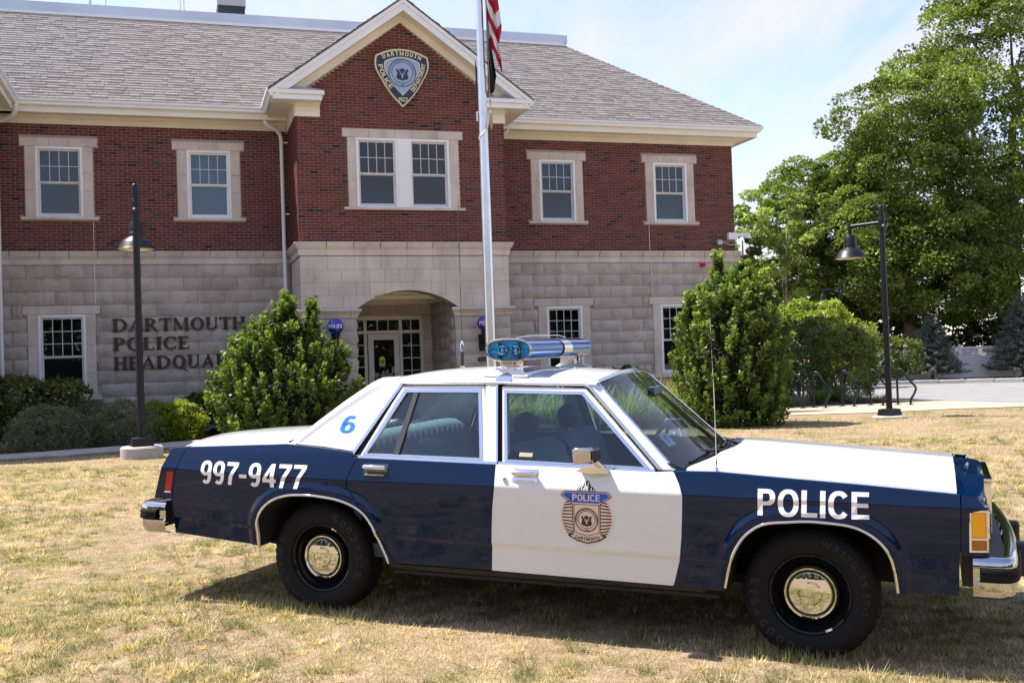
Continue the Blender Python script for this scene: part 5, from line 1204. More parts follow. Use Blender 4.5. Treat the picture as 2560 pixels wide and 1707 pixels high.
MB().box(-2.675, -2.668, -.16, .16, .70, .80).build('number_plate', M['whiteplastic'], CAR)
# bumpers
def bumper(path, prof, name, mat, sm_=40): 
    rows = []
    for i, (x, y) in enumerate(path):
        a = np.array(path[max(i-1, 0)]); b = np.array(path[min(i+1, len(path)-1)]); d = b-a; d = d/np.linalg.norm(d); n = np.array([d[1], -d[0]])
        rows.append([(x+n[0]*o, y+n[1]*o, z) for o, z in prof])
    return MB().grid(rows).build(name, mat, CAR, smooth=sm_)
def mirror_path(p): return p+[(x, -y) for x, y in p[::-1] if abs(y) > 1e-6]
fp = mirror_path([(2.216, -.948), (2.33, -.950), (2.372, -.938), (2.395, -.905), (2.405, -.84), (2.422, -.6), (2.434, -.3), (2.440, 0)])
PR = [(-.05, .598), (-.03, .602), (-.012, .600), (.002, .592), (.010, .578), (.012, .556), (.004, .548), (.004, .494), (.012, .486), (.011, .455), (.006, .428), (-.004, .410), (-.018, .402), (-.04, .400), (-.05, .405)]
M['bchrome'] = plain('bumper_chrome', (.50, .50, .51), .06, 1, var=.05, vs=15, bs=.03, bscale=8); fb = bumper(fp, PR, 'front_bumper', M['bchrome']); 
st_ = [(p[0], p[1]) for p in fp if p[0] > 2.24]; rs = bumper([(2.248, -.9465)]+st_+[(2.248, .9465)], [(.004, .552), (.022, .550), (.026, .540), (.026, .532), (.022, .529), (.022, .523), (.026, .520), (.026, .502), (.022, .493), (.004, .490)], 'bumper_strip', M['rubber'])
rp = [(-x_+(-.0), y_) for x_, y_ in [(2.560, -.940), (2.70, -.942), (2.745, -.930), (2.770, -.895), (2.78, -.83), (2.80, -.5), (2.81, 0)]]; rp = mirror_path(rp)
rb_ = bumper([(x, y) for x, y in rp][::-1], [(a, z+.042) for a, z in PR], 'rear_bumper', M['bchrome'])
bumper([(-2.625, .937)]+[(x, y) for x, y in rp if x < -2.64][::-1]+[(-2.625, -.937)], [(.004, .594), (.022, .592), (.027, .582), (.027, .574), (.022, .571), (.022, .565), (.027, .562), (.027, .544), (.022, .535), (.004, .532)], 'bumper_strip', M['rubber'])
for y in (-.33, .33): MB().box(2.425, 2.50, y-.04, y+.04, .40, .575).build('bumper_guard', M['blackp'], CAR, bevel=.015); MB().box(-2.83, -2.76, y-.04, y+.04, .45, .67).build('bumper_guard', M['blackp'], CAR, bevel=.015)
MB().box(2.17, 2.37, -.86, .86, .44, .592).build('bumper_filler', M['blackp'], CAR); MB().box(-2.72, -2.5, -.86, .86, .50, .634).build('bumper_filler', M['blackp'], CAR)
# --- wheels
def tyre_mesh():
    prof = [(.205, .085), (.212, .102), (.235, .113), (.270, .118), (.300, .112), (.3215, .100), (.3345, .088), (.3405, .072), (.3425, .060), (.3425, .046), (.336, .044), (.336, .036), (.3435, .034), (.3435, .008), (.337, .006), (.337, -.006), (.3435, -.008), (.3435, -.034), (.336, -.036), (.336, -.044), (.3425, -.046), (.3425, -.07), (.322, -.10), (.27, -.118), (.205, -.09)]
    n = 132; rows = []
    for k, (r, h) in enumerate(prof):
        row = []
        for j in range(n):
            a = 2*math.pi*j/n; rr = r-(.0055 if (5 <= k <= 9 or 20 <= k <= 22) and j % 3 == 0 else 0); row.append((rr*math.cos(a), -h, rr*math.sin(a)))
        rows.append(row)
    return MB().grid(rows, True).mesh('tyre', M['rubber'], 35)
TY_ = tyre_mesh()
rimm = MB().lathe([(.207, -.080), (.209, -.088), (.203, -.092), (.195, -.088), (.188, -.070), (.182, -.055), (.176, -.05), (.170, -.035), (.163, -.022), (.155, -.014), (.148, -.020), (.144, -.040), (.138, -.052), (.05, -.055), (.001, -.055)], 64, (0, 0, 0), 'y').mesh('rim', M['steel'], 30)
capm = MB().lathe([(.134, -.050), (.1335, -.068), (.130, -.073), (.123, -.072), (.118, -.066)], 64, (0, 0, 0), 'y').mesh('hubcap_ring', M['chrome'], 40)
capb = MB().lathe([(.118, -.066), (.113, -.064), (.108, -.068)], 64, (0, 0, 0), 'y').mesh('hubcap_groove', M['blackp'], 40)
capc = MB().lathe([(.108, -.068), (.104, -.073), (.08, -.077), (.05, -.0795), (.02, -.081), (.001, -.0812)], 64, (0, 0, 0), 'y').mesh('hubcap', M['chrome'], 40)
M['tyretext'] = plain('tyre_lettering', (.010, .010, .011), .6, var=.05)
def dome(x, z): 
    r = math.hypot(x, z); return -interp(r, [.001, .02, .05, .08, .104], [.0812, .081, .0795, .077, .073])-.0012
for side in (-1, 1):
    for xw in (-1.4515, 1.4515):
        w = obj('wheel', TY_, CAR, (xw, side*.765, .3425))
        if side > 0: w.rotation_euler = (0, 0, math.pi)
        for me in (rimm, capm, capb, capc): obj(me.name.split('.')[0], me, w)
        if side < 0:
            tf = lambda x, z: (x, -interp(math.hypot(x, z), [.235, .270, .300, .3215], [.113, .118, .112, .100])-.0012, z)
            rot_ = 205 if xw < 0 else 30
            [decal('tyre_lettering', *a_, tf, M['tyretext'], w) for a_ in (arc_text('GOODYEAR', 0, 0, .258, rot_+180, .042, .02, 1.35), arc_text('WRANGLER SR-A', 0, 0, .262, rot_, .032, .015, 1.25))]
            if True:
                txt = merge(arc_text('MOTOR', 0, 0, .052, 70, .011, .02, 1.3), arc_text('FORD', 0, 0, .052, 190, .011, .02, 1.3), arc_text('COMPANY', 0, 0, .052, 318, .011, .02, 1.3))
                decal('cap_lettering', *txt, lambda x, z: (x, dome(x, z), z), M['ink'], w)
            a0 = R(62 if xw < 0 else -62); MB().add([(.192*math.cos(a0+q*.09), -.0935+.004*(q == 0), .192*math.sin(a0+q*.09)) for q in (-1, 0, 1)]+[(.203*math.cos(a0+q*.09), -.0945, .203*math.sin(a0+q*.09)) for q in (1, 0, -1)], [(0, 1, 4, 5), (1, 2, 3, 4)]).build('balance_weight', M['satin'], w)
MB().tube([(-1.4515, -.7, .34), (-1.4515, .7, .34)], .06, 8).build('axle', M['under'], CAR); MB().tube([(-1.62, -.42, .24), (-1.8, -.45, .27), (-2.0, -.47, .34), (-2.3, -.50, .40), (-2.6, -.50, .395)], .03, 8).build('exhaust', M['under'], CAR); MB().tube([(1.4515, -.7, .32), (1.4515, .7, .32)], .05, 8).build('axle', M['under'], CAR)
# --- door furniture
for (x0, x1) in ((-1.075, -.931), (-.130, .009)):
    for side in (-1, 1):
        y = side*(HW((x0+x1)/2, .92)); 
        h = MB().tube([(x0+.004, y+side*.022, .925), (x0+.012, y+side*.026, .925), (x1-.012, y+side*.026, .925), (x1-.004, y+side*.022, .925)], .0145, 10).build('door_handle', M['chrome'], CAR, smooth=60)
        MB().add([(x0-.004, side*(HW(x0, .944)+.003), .944), (x1+.006, side*(HW(x1, .944)+.003), .944), (x1+.006, side*(HW(x1, .875)+.003), .875), (x0-.004, side*(HW(x0, .875)+.003), .875)], [(0, 1, 2, 3)]).build('handle_plate', M['blackp'] if x0 < -.5 else M['satin'], h)
        MB().tube([(x0+.01, side*(HW(x0, .882)+.004), .881), (x1-.01, side*(HW(x1, .882)+.004), .881)], .004, 6).build('handle_lip', M['chrome'], h)
for side in (-1, 1): MB().lathe([(.001, -.012), (.010, -.011), (.014, -.004), (.015, .004)], 16, (-.178, side*(HW(-.178, .883))*1.0, .883), 'y').build('door_lock', M['chrome'], CAR, smooth=40)
# mirrors
for side in (-1, 1):
    b0 = side*HW(.34, .952)
    mb_ = MB().prism([(.255, .948), (.275, .960), (.330, .978), (.385, .968), (.425, .953), (.42, .945), (.34, .940)], b0-side*.02, b0+side*.045).build('mirror_base', M['chrome'], CAR, bevel=.008)
    MB().tube([(.395, b0+side*.02, .958), (.372, b0+side*.05, .99), (.345, b0+side*.085, 1.030)], [.016, .014, .017], 8).build('mirror_arm', M['chrome'], mb_, smooth=50)
    hw_ = [(.250, 1.074), (.258, .994), (.268, .989), (.340, 1.002), (.362, 1.015), (.364, 1.070), (.354, 1.084), (.270, 1.082)]
    MB().prism(hw_, b0+side*.05, b0+side*.135).build('mirror_shell', M['bchrome'], mb_, bevel=.030, seg=4, smooth=30)
    MB().box(.368, .392, b0+side*.10-.045, b0+side*.10+.045, 1.008, 1.078).build('mirror_back', M['blackp'], mb_, bevel=.01)
# aerials
MB().tube([(-.737, -.30, 1.484), (-.737, -.30, 1.50)], .014, 10).tube([(-.737, -.30, 1.59), (-.737, -.30, 1.605), (-.738, -.30, 1.63), (-.738, -.30, 1.66)], [.011, .009, .012, .006], 8).tube([(-.738, -.30, 1.655), (-.742, -.30, 1.9), (-.747, -.30, 2.3), (-.751, -.30, 2.58)], .0022, 5).build('roof_aerial', M['chrome'], CAR, smooth=50)
MB().tube([(-.737, -.30, 1.50), (-.737, -.30, 1.592)], .0115, 10).build('aerial_coil', M['blackp'], CAR, smooth=50)
MB().lathe([(.024, .945), (.022, .958), (.012, .964), (.006, .985), (.004, 1.02)], 14, (.985, -.868, 0)).tube([(.985, -.868, 1.0), (.975, -.866, 1.4), (.960, -.862, 1.76)], .0024, 5).build('fender_aerial', M['chrome'], CAR, smooth=50)
# --- light bar
LX, LZ, LA, LB_ = -.290, 1.603, .142, .064
def oval(t, a=LA, b=LB_, p=2.6): c, s = math.cos(t), math.sin(t); return (LX+a*math.copysign(abs(c)**(2/p), c), LZ+b*math.copysign(abs(s)**(2/p), s))
TS = [2*math.pi*i/48 for i in range(48)]
def sleeve(y0, y1, k, name, mat, parent, n=2): return MB().grid([[(LX+(oval(t)[0]-LX)*k, y, LZ+(oval(t)[1]-LZ)*k) for t in TS] for y in np.linspace(y0, y1, n)], True).build(name, mat, parent, smooth=40)
M['mirrorblue'] = carpaint('mirror_film', (.004, .05, .24), 1, .1); 
M['bluechrome'] = plain('blue_mirror', (.10, .30, .66), .06, 1, var=0); lb = sleeve(-.60, -.02, 1.0, 'light_bar', M['bluechrome'], CAR); sleeve(.16, .56, 1.0, 'bar_sleeve', M['bluechrome'], lb); sleeve(-.02, .16, 1.012, 'speaker_grille', M['satin'], lb)
def band_strip(y0, y1, t0, t1, nm, mat): MB().grid([[(LX+(oval(t)[0]-LX)*1.006, y, LZ+(oval(t)[1]-LZ)*1.006) for t in np.linspace(t0, t1, 10)] for y in np.linspace(y0, y1, 6)]).build(nm, mat, lb, smooth=60)
for y0, y1 in ((-.59, -.03), (.17, .55)):
    band_strip(y0, y1, R(-6), R(48), 'blue_window', M['mirrorblue']); band_strip(y0, y1, R(-70), R(-30), 'blue_window', M['mirrorblue']); band_strip(y0, y1, R(122), R(166), 'blue_window', M['mirrorblue'])
sleeve(-.03, -.012, 1.03, 'bar_strap', M['rubber'], lb)
sleeve(-.625, -.598, 1.045, 'end_ring', M['clearglass'], lb)
def cap(y, k0, k1, yb, nm, mat):
    rows = []
    for i in range(7):
        f = i/6; k = k0*math.cos(f*math.pi/2*.98); rows.append([(LX+(oval(t)[0]-LX)*k, y+yb*math.sin(f*math.pi/2), LZ+(oval(t)[1]-LZ)*k) for t in TS])
    MB().grid(rows, True).build(nm, mat, lb, smooth=70)
cap(-.615, 1.0, 0, -.03, 'end_lens', M['blueglass']); cap(.56, 1.0, 0, .03, 'end_lens', M['mirrorblue'])
MB().grid([[(LX+(oval(t)[0]-LX)*k, -.585+.0*k, LZ+(oval(t)[1]-LZ)*k) for t in TS] for k in (.98, .001)], True).build('lens_back', plain('blue_reflector', (.03, .50, .95), .25, .1, var=.5, vs=60), lb)
MB().tube([tuple((LX+(oval(t)[0]-LX)*1.0, -.622, LZ+(oval(t)[1]-LZ)*1.0)) for t in TS+[0]], .005, 6).build('lens_rim', M['satin'], lb, smooth=60)
for dx in (-.045, .04):        # rotator lamps inside the lens
    MB().lathe([(.001, -.03), (.015, -.026), (.030, -.012), (.036, .004)], 18, (LX+dx, -.600, LZ-.004), 'y').build('rotator_lamp', M['chrome'], lb, smooth=60)
MB().box(LX-.068, LX-.055, -.612, -.595, LZ-.055, LZ+.05).box(LX+.06, LX+.072, -.612, -.595, LZ-.055, LZ+.045).build('lamp_post', M['blackp'], lb)
for y, s in ((-.60, -1), (.545, 1)):
    MB().box(LX-.057, LX+.06, y-.012, y+.012, 1.506, 1.538).build('name_plate', M['satin'], lb, bevel=.003)
    MB().tube([(LX-.085, y, 1.545), (LX-.058, y, 1.52)], .004, 6).build('wire_clip', M['chrome'], lb); MB().tube([(LX+.088, y, 1.545), (LX+.062, y, 1.52)], .004, 6).build('wire_clip', M['chrome'], lb)
    ft = MB().add([(LX-.155, y+s*.05, 1.446), (LX-.055, y+s*.05, 1.446), (LX-.055, y+s*.045, 1.452), (LX-.01, y+s*.025, 1.474), (LX+.035, y+s*.045, 1.452), (LX+.035, y+s*.05, 1.446), (LX+.13, y+s*.05, 1.446), (LX+.13, y+s*.048, 1.456), (LX+.055, y+s*.008, 1.503), (LX-.062, y+s*.008, 1.503), (LX-.155, y+s*.048, 1.456)], [tuple(range(11))])
    o_ = ft.build('bar_bracket', M['whitep'], lb); sd = o_.modifiers.new('thickness', 'SOLIDIFY'); sd.thickness = .006
    MB().box(LX-.05, LX+.05, y-s*.06-.03, y-s*.06+.03, 1.47, 1.54).build('bracket_block', M['satin'], lb)
    for dx in (-.035, .035): MB().ball((LX+dx, y+s*.022, 1.489), .008, .006, .008, 8, 6).build('bolt', M['chrome'], lb, smooth=60)
    MB().add([(LX-.057, y+s*.052, 1.448), (LX+.037, y+s*.052, 1.448), (LX+.030, y+s*.074, 1.405), (LX-.075, y+s*.074, 1.405)], [(0, 1, 2, 3)]).build('gutter_hook', M['satin'], lb)
v_, f_ = text_poly('AeroDynic', .01); decal('name_lettering', fit(v_, LX-.040, LX+.022, 1.515, 1.530), f_, lambda x, z: (x, -.6128, z), M['ink'], lb)
v_, f_ = disc(LX+.035, 1.5225, .006, 12); decal('name_mark', v_, f_, lambda x, z: (x, -.6128, z), M['redl'], lb)
MB().tube([(LX-.02, -.45, 1.672), (LX-.02, -.2, 1.685), (LX-.01, .3, 1.686), (LX-.01, .45, 1.672)], .004, 6).build('top_rail', M['chrome'], lb)
# --- interior
MB().box(-1.25, .75, -.80, .80, .36, .44).box(-1.25, -1.2, -.8, .8, .44, .95).box(-.90, .70, -.86, -.80, .44, .955).box(-.90, .70, .80, .86, .44, .955).box(-1.2, -.9, -.79, -.74, .78, .955).box(-1.2, -.9, .74, .79, .78, .955).build('cabin_trim', M['dash'], CAR)
seatm = MB()
def cushion(x0, x1, y0, y1, z0, z1, lean, nm, r=.05):
    m = MB(); rows = []; N = 18
    prof = [(x0, z0), (x1, z0), (x1-.02+lean*.5, (z0+z1)/2), (x1-.05+lean, z1-.04), ((x0+x1)/2+lean, z1), (x0+.02+lean, z1-.03), (x0+lean*.5, (z0+z1)/2)]
    for i in range(N*2+1):
        t = i/(N*2); y = y0+(y1-y0)*t; k = 1-.06*(abs(2*t-1)**6); gro = .008*(i % 2)
        cx = (x0+x1)/2+lean*.5; cz = z0
        rows.append([(cx+(p[0]-cx)*(1 if j < 2 else k)-gro*(0 if j < 2 else np.sign(p[0]-cx)), y, z0+(p[1]-z0)*(1 if j < 2 else k)-gro*(0 if j < 2 else .6)) for j, p in enumerate(prof)])
    m.grid(rows, True); return m.build(nm, M['cloth'], CAR, smooth=70)
cushion(-1.28, -1.02, -.76, .76, .55, 1.10, -.10, 'rear_seat'); cushion(-1.1, -.62, -.78, .78, .44, .62, 0, 'rear_cushion')
cushion(-.18, .04, -.76, -.04, .5, 1.06, -.14, 'front_seat'); cushion(-.18, .04, .04, .76, .5, 1.06, -.14, 'front_seat'); cushion(0, .45, -.76, .76, .44, .62, 0, 'front_cushion')
for y in (-.40, .40):
    MB().ball((-.27, y, 1.135), .065, .15, .085, 16, 10).tube([(-.26, y-.05, 1.04), (-.27, y-.05, 1.1)], .008, 6).build('head_restraint', M['dash'], CAR, smooth=60)
MB().ball((-.86, -.50, 1.02), .10, .05, .045, 12, 8).build('arm_rest', M['cloth'], CAR, smooth=60)
MB().prism([(.42, .70), (.47, .92), (.55, .965), (.72, .962), (.80, .93), (.80, .70)], -.78, .78).build('dashboard', M['dash'], CAR, bevel=.02)
v_, f_ = ring(0, 0, .170, .190, 24)
cs = MB(); pts = [(.33+.03*math.sin(a)*0+.09*math.sin(a), .38+.185*math.cos(a), .93+.165*math.sin(a)) for a in np.linspace(0, 2*math.pi, 25)]
cs.tube(pts, .012, 8, cap=False).tube([(.36, .2, .93), (.38, .38, .92), (.36, .56, .93)], .014, 6).tube([(.38, .38, .92), (.5, .38, .86)], .03, 8).build('steering_wheel', M['dash'], CAR, smooth=60)
MB().box(.60, .70, -.02, .16, .97, 1.03).build('radio_unit', M['dash'], CAR, bevel=.01)
MB().box(.42, .46, -.10, .10, 1.30, 1.36).tube([(.44, 0, 1.36), (.40, 0, 1.42)], .008, 6).build('inside_mirror', M['dash'], CAR, bevel=.01)
MB().box(.18, .26, -.58, -.1, 1.385, 1.40).box(.18, .26, .1, .58, 1.385, 1.40).build('sun_visor', M['dash'], CAR)
MB().grid([[(x, y, roofline(x)-.035-.05*(y/.62)**2) for y in np.linspace(-.60, .60, 7)] for x in np.linspace(-1.15, .22, 8)]).build('headliner', M['dash'], CAR)
MB().add([(ws(-.80, .66)[0]-.01, ws(-.80, .66)[1], ws(-.80, .66)[2]), (ws(-.80, .80)[0]-.01, ws(-.80, .80)[1], ws(-.80, .80)[2]), (ws(-.66, .80)[0]-.01, ws(-.66, .80)[1], ws(-.66, .80)[2]), (ws(-.66, .66)[0]-.01, ws(-.66, .66)[1], ws(-.66, .66)[2])], [(0, 1, 2, 3)]).build('inspection_sticker', plain('pale_sticker', (.62, .78, .80), .6, var=.05), CAR)
v_, f_ = text_poly('7', .03); v_ = fit(v_, -.755, -.715, .69, .765); decal('sticker_number', np.stack([v_[:, 0], 1.455-v_[:, 1]], 1), f_, lambda x, z: (ws(x, z)[0]+.002-.008, ws(x, z)[1], ws(x, z)[2]+.001), M['ink'], CAR)
MB().add([(-.14, -(TY(1.0)-.008), 1.0), (-.06, -(TY(1.0)-.008), 1.0), (-.06, -(TY(1.022)-.008), 1.022), (-.14, -(TY(1.022)-.008), 1.022)], [(0, 1, 2, 3)]).build('window_sticker', plain('gold_sticker', (.45, .40, .22), .5, var=.3, vs=60), CAR)
# --- markings on the paint
def sidefn(off): return lambda x, z: (x, -(HW(x, z)+off), z)
CU = (.489, .513, .60, .70, .78, .82, .842, .848, .854, .865, .88, .90, .92)
v_, f_ = text_poly('997-9477', .022); decal('phone_number', fit(v_, -2.276, -1.475, .779, .923), f_, sidefn(.0025), M['vinyl'], CAR, CU)
v_, f_ = text_poly('POLICE', .018); decal('police_lettering', fit(v_, 1.214, 1.751, .758, .892), f_, sidefn(.0025), M['vinyl'], CAR, CU)
v_, f_ = text_poly('6', .045); v_ = fit(v_, -1.335, -1.238, 1.107, 1.209); v_[:, 0] += (v_[:, 1]-1.16)*.22
decal('unit_number', v_, f_, lambda x, z: (x, -(TY(z)+.0025), z), M['bluevinyl'], CAR)
# door badge
cx = .300
def bd(nm, vf, off, mat): decal(nm, vf[0], vf[1], sidefn(off), mat, CAR, CU)
out = [(cx-.125, .838), (cx+.125, .838), (cx+.142, .815)]
ray_l = []; Nn = 11
pts_r = []
for i in range(Nn):
    a = R(38-76*i/(Nn-1)); a2 = R(38-76*(i+.5)/(Nn-1)); pts_r.append((cx+.028+.118*math.cos(a)*1.0, .695+.125*math.sin(a)*1.15)); pts_r.append((cx+.028+.108*math.cos(a2), .695+.115*math.sin(a2)*1.15))
outer = [(cx-.130, .842), (cx+.130, .842), (cx+.150, .815), (cx+.118, .785)]+[(x+.006, z) for x, z in pts_r if z < .785 and z > .60]+[(cx+.098, .595), (cx+.06, .567), (cx, .545), (cx-.06, .567), (cx-.098, .595)]+[(2*cx-x-.006, z) for x, z in pts_r[::-1] if z < .785 and z > .60]+[(cx-.118, .785), (cx-.150, .815)]
bd('badge_ground', poly(outer), .0022, M['tan'])
rays = []
for s in (-1, 1):
    for i in range(Nn):
        a = R(36-74*i/(Nn-1)); z0 = .695+.095*(1-2*i/(Nn-1)); x0 = cx+s*.078; x1 = cx+s*(.030+.110*math.cos(a)); z1 = .695+.118*math.sin(a)*1.12
        rays.append(poly([(x0, z0-.004), (x0, z0+.002), (x1, z1+.007), (x1-s*.002, z1-.001)] if s > 0 else [(x0, z0+.002), (x0, z0-.004), (x1-s*.002, z1-.001), (x1, z1+.007)]))
bd('badge_rays', merge(*rays), .0028, M['ink'])
bd('badge_outline', merge(stroke([(cx-.122, .838), (cx+.122, .838), (cx+.142, .815), (cx+.078, .772), (cx+.078, .603)], .005), stroke([(cx-.078, .603), (cx-.078, .772), (cx-.142, .815), (cx-.122, .838)], .005), stroke([(cx-.070, .768), (cx+.070, .768), (cx+.070, .616), (cx, .597), (cx-.070, .616), (cx-.070, .768)], .004)), .0030, M['ink'])
bd('badge_banner', poly([(cx-.118, .832), (cx+.118, .832), (cx+.132, .815), (cx+.072, .777), (cx-.072, .777), (cx-.132, .815)]), .0030, M['royal'])
v_, f_ = text_poly('POLICE', .03); bd('badge_lettering', (fit(v_, cx-.078, cx+.078, .787, .825), f_), .0036, M['tan'])
bd('badge_seal', merge(ring(cx, .685, .060, .066), ring(cx, .685, .046, .049), arc_text('TOWN OF DARTMOUTH MASSACHUSETTS', cx, .685, .0515, 90, .0072, .02, .98), arc_text('1664', cx, .685, .0585, 270, .0072, .02, inward=True), shield_heart(cx, .680, .031)), .0032, M['ink'])
bd('badge_stag', stag(cx, .687, .032), .0037, M['tan'])
bd('badge_scroll', merge(stroke([(cx-.108, .598), (cx-.06, .572), (cx, .558), (cx+.06, .572), (cx+.108, .598)], .008), poly([(cx-.108, .600), (cx-.082, .618), (cx-.092, .592)]), poly([(cx+.108, .600), (cx+.092, .592), (cx+.082, .618)])), .0030, M['ink'])
bd('badge_town', path_text('DARTMOUTH', (cx-.070, .583), (cx+.072, .583), -.012, .019, .015), .0034, M['ink'])
crest = [(-.050, .842), (-.046, .862), (-.034, .856), (-.030, .872), (-.018, .862), (-.014, .880), (-.004, .892), (.008, .898), (.018, .886), (.024, .868), (.034, .866), (.048, .854), (.056, .842)]
bd('badge_crest', poly([(cx+a, z) for a, z in crest]), .0026, M['ink']); 
bd('badge_crest', merge(*[stroke([(cx+a, .845), (cx+b, z)], .006) for a, b, z in ((-.040, -.041, .857), (-.025, -.026, .866), (-.006, -.006, .884), (.010, .010, .890), (.030, .030, .862), (.044, .043, .852), (-.016, -.012, .858), (.004, .002, .868))]), .0031, M['whiteplastic'])
# ------------------------------------------------------------------ street lamps
def lamp_post(loc, H, armdir, label, base_h=.20, base_r=.34, scale=1.0):
    L = empty('lamp_post', loc); tag(L, label, 'lamp', 'black lamp posts'); L.scale = (scale,)*3
    MB().lathe([(base_r-.0, -.2), (base_r, base_h-.025), (base_r-.025, base_h), (.001, base_h+.002)], 28).build('footing', M['concrete'], L, smooth=40)
    b = MB(); b.add([(-.17, -.17, base_h), (.17, -.17, base_h), (.17, .17, base_h), (-.17, .17, base_h), (-.15, -.15, base_h+.13), (.15, -.15, base_h+.13), (.15, .15, base_h+.13), (-.15, .15, base_h+.13), (-.07, -.07, base_h+.145), (.07, -.07, base_h+.145), (.07, .07, base_h+.145), (-.07, .07, base_h+.145)],
        [(0, 1, 5, 4), (1, 2, 6, 5), (2, 3, 7, 6), (3, 0, 4, 7), (4, 5, 9, 8), (5, 6, 10, 9), (6, 7, 11, 10), (7, 4, 8, 11), (8, 9, 10, 11)]); bo = b.build('base_cover', M['blackmetal'], L); bo.rotation_euler = (0, 0, .5)
    MB().lathe([(.062, base_h+.1), (.060, 1.2), (.054, H-.6), (.052, H-.5)], 20).build('pole', M['blackmetal'], L, smooth=40)
    MB().lathe([(.052, H-.50), (.068, H-.495), (.070, H-.27), (.056, H-.262), (.055, H-.06), (.048, H-.02), (.03, H-.003), (.001, H)], 20).build('pole_cap', M['blackmetal'], L, smooth=40)
    d = Vector((*armdir, 0)); d.normalize(); A = .72
    MB().tube([d*.05+Vector((0, 0, H-.36)), d*(A-.03)+Vector((0, 0, H-.36))], .040, 10).tube([d*A+Vector((0, 0, H-.31)), d*A+Vector((0, 0, H-.56))], .045, 12).build('arm', M['blackmetal'], L, smooth=50)
    hz = H-1.02
    c = d*A
    sh = MB().lathe([(.04, hz+.50), (.09, hz+.475), (.118, hz+.42), (.122, hz+.29), (.128, hz+.285), (.130, hz+.22), (.15, hz+.205), (.21, hz+.165), (.265, hz+.105), (.295, hz+.03), (.318, hz+.005), (.318, hz-.004), (.300, hz+.006)], 32, (c.x, c.y, 0)).build('shade', M['blackmetal'], L, smooth=35)
    MB().lathe([(.30, hz+.004), (.27, hz+.06), (.20, hz+.10), (.001, hz+.11)], 24, (c.x, c.y, 0)).build('reflector', plain('lamp_reflector', (.75, .68, .5), .3, .3, var=.05), sh, smooth=60)
    for dx in (-.07, .07): MB().box(c.x+dx-.045, c.x+dx+.045, c.y-.06, c.y+.06, hz+.02, hz+.045).build('led_module', plain('warm_lens', (.85, .70, .40), .4, var=.05), sh)
    MB().box(-.018, .018, -.0735, -.069, H-.44, H-.41).build('rating_label', M['whiteplastic'], L)
    for z in (H-.30, H-.40, H-.47): MB().ball((.0, -.0705, z), .006, .004, .006, 6, 4).build('screw', M['alu'], L)
    MB().box(-.03, .03, -.066, -.05, 1.0, 1.16).build('hand_hole', M['blackmetal'], L, bevel=.006)
    return L
lamp_post((-6.19, 17.51, .17), 4.56, (-.333, .943), 'black lamp post at the left with its shade behind the pole')
lamp_post((7.56, 21.31, .17), 4.31, (-.48, .55), 'black lamp post at the right in front of the bicycle racks', base_h=.05)
lamp_post((13.6, 43.5, .17), 4.31, (-.62, -.05), 'distant black lamp post rising out of the bushes at the lot', base_h=.15)

# ------------------------------------------------------------------ flagpole and flags
FPX, FPY = -.345, 17.0
fp_ = empty('flagpole', (FPX, FPY, gh(FPX, FPY))); tag(fp_, 'tall tapered aluminium flagpole behind the police car', 'flagpole')
MB().lathe([(.12, 0), (.12, .06), (.09, .09), (.0855, .3), (.083, 2.2), (.078, 4.2), (.066, 6.0), (.052, 8.0), (.042, 9.6), (.001, 9.62)], 24).build('pole', M['alu'], fp_, smooth=40)
MB().ball((0, 0, 9.72), .1, .1, .1, 16, 10).build('finial', M['brass'], fp_, smooth=60)
MB().tube([(.11, -.05, 9.4), (.115, -.06, 6.5), (.125, -.06, 5.62)], .004, 5).build('halyard', M['greyplastic'], fp_)
MB().tube([(.125, -.06, 5.62), (.13, -.06, 5.52)], .012, 6).lathe([(.001, 5.40), (.018, 5.395), (.030, 5.30), (.030, 5.22), (.022, 5.20), (.012, 5.14), (.001, 5.13)], 12, (.13, -.06, 0)).build('halyard_weight', M['brass'], fp_, smooth=40)
MB().tube([(-.075, .02, 5.0), (-.06, -.065, 5.02), (0, -.092, 5.07), (.06, -.075, 5.15), (.10, -.055, 5.3), (.125, -.055, 5.45)], .014, 8).build('rope_loop', M['rope'], fp_, smooth=50)
MB().box(-.105, -.078, -.03, .03, 5.28, 5.44).build('cleat', M['alu'], fp_, bevel=.005)
def flag_mat():
    m, nt, b = newmat('striped_flag'); b.inputs['Roughness'].default_value = .85
    c = attr(nt); nt.links.new(c, b.inputs['Base Color'])
    t = nt.nodes.new('ShaderNodeBsdfTranslucent'); nt.links.new(c, t.inputs[0]); x = nt.nodes.new('ShaderNodeMixShader'); x.inputs[0].default_value = .4
    nt.links.new(b.outputs[0], x.inputs[1]); nt.links.new(t.outputs[0], x.inputs[2]); nt.links.new(x.outputs[0], nt.nodes['Material Output'].inputs[0]); return m
M['flag'] = flag_mat()
# limp flag: s along the fly, t up the hoist; px is metres at the pole's distance
fl = empty('national_flag', (FPX, FPY, 0)); tag(fl, 'limp red and white striped flag hanging from the flagpole', 'flag')
def flagpos(s, t):
    # bottom hoist corner hangs lowest at the left, fly falls down to the right
    x0 = max(.06, .17-.30*t); z0 = 6.62+3.0*t
    k = min(s, 1.0); x = x0+.165*k+.012*math.sin(7*k+5*t); z = z0-.40*k**1.15
    y = -.09+.035*math.sin(8*s+4*t)+.02*math.sin(15*s)
    if s > 1: q = (s-1)*2; up = max(0, min(1, (t-.14)/.06)); x += .07*q*up-.02*q*(1-up); z += .13*q*up; y += .06*min(1, q*2)
    return (x, y, z)
NS, NT = 36, 52; V = []; F = []; Tt = []
for strp in range(13):
    for j in range(5):
        pass
for i in range(NS+1):
    for j in range(13*4+1):
        V.append(flagpos(1.5*i/NS, j/52))
V = np.array(V); W_ = 53
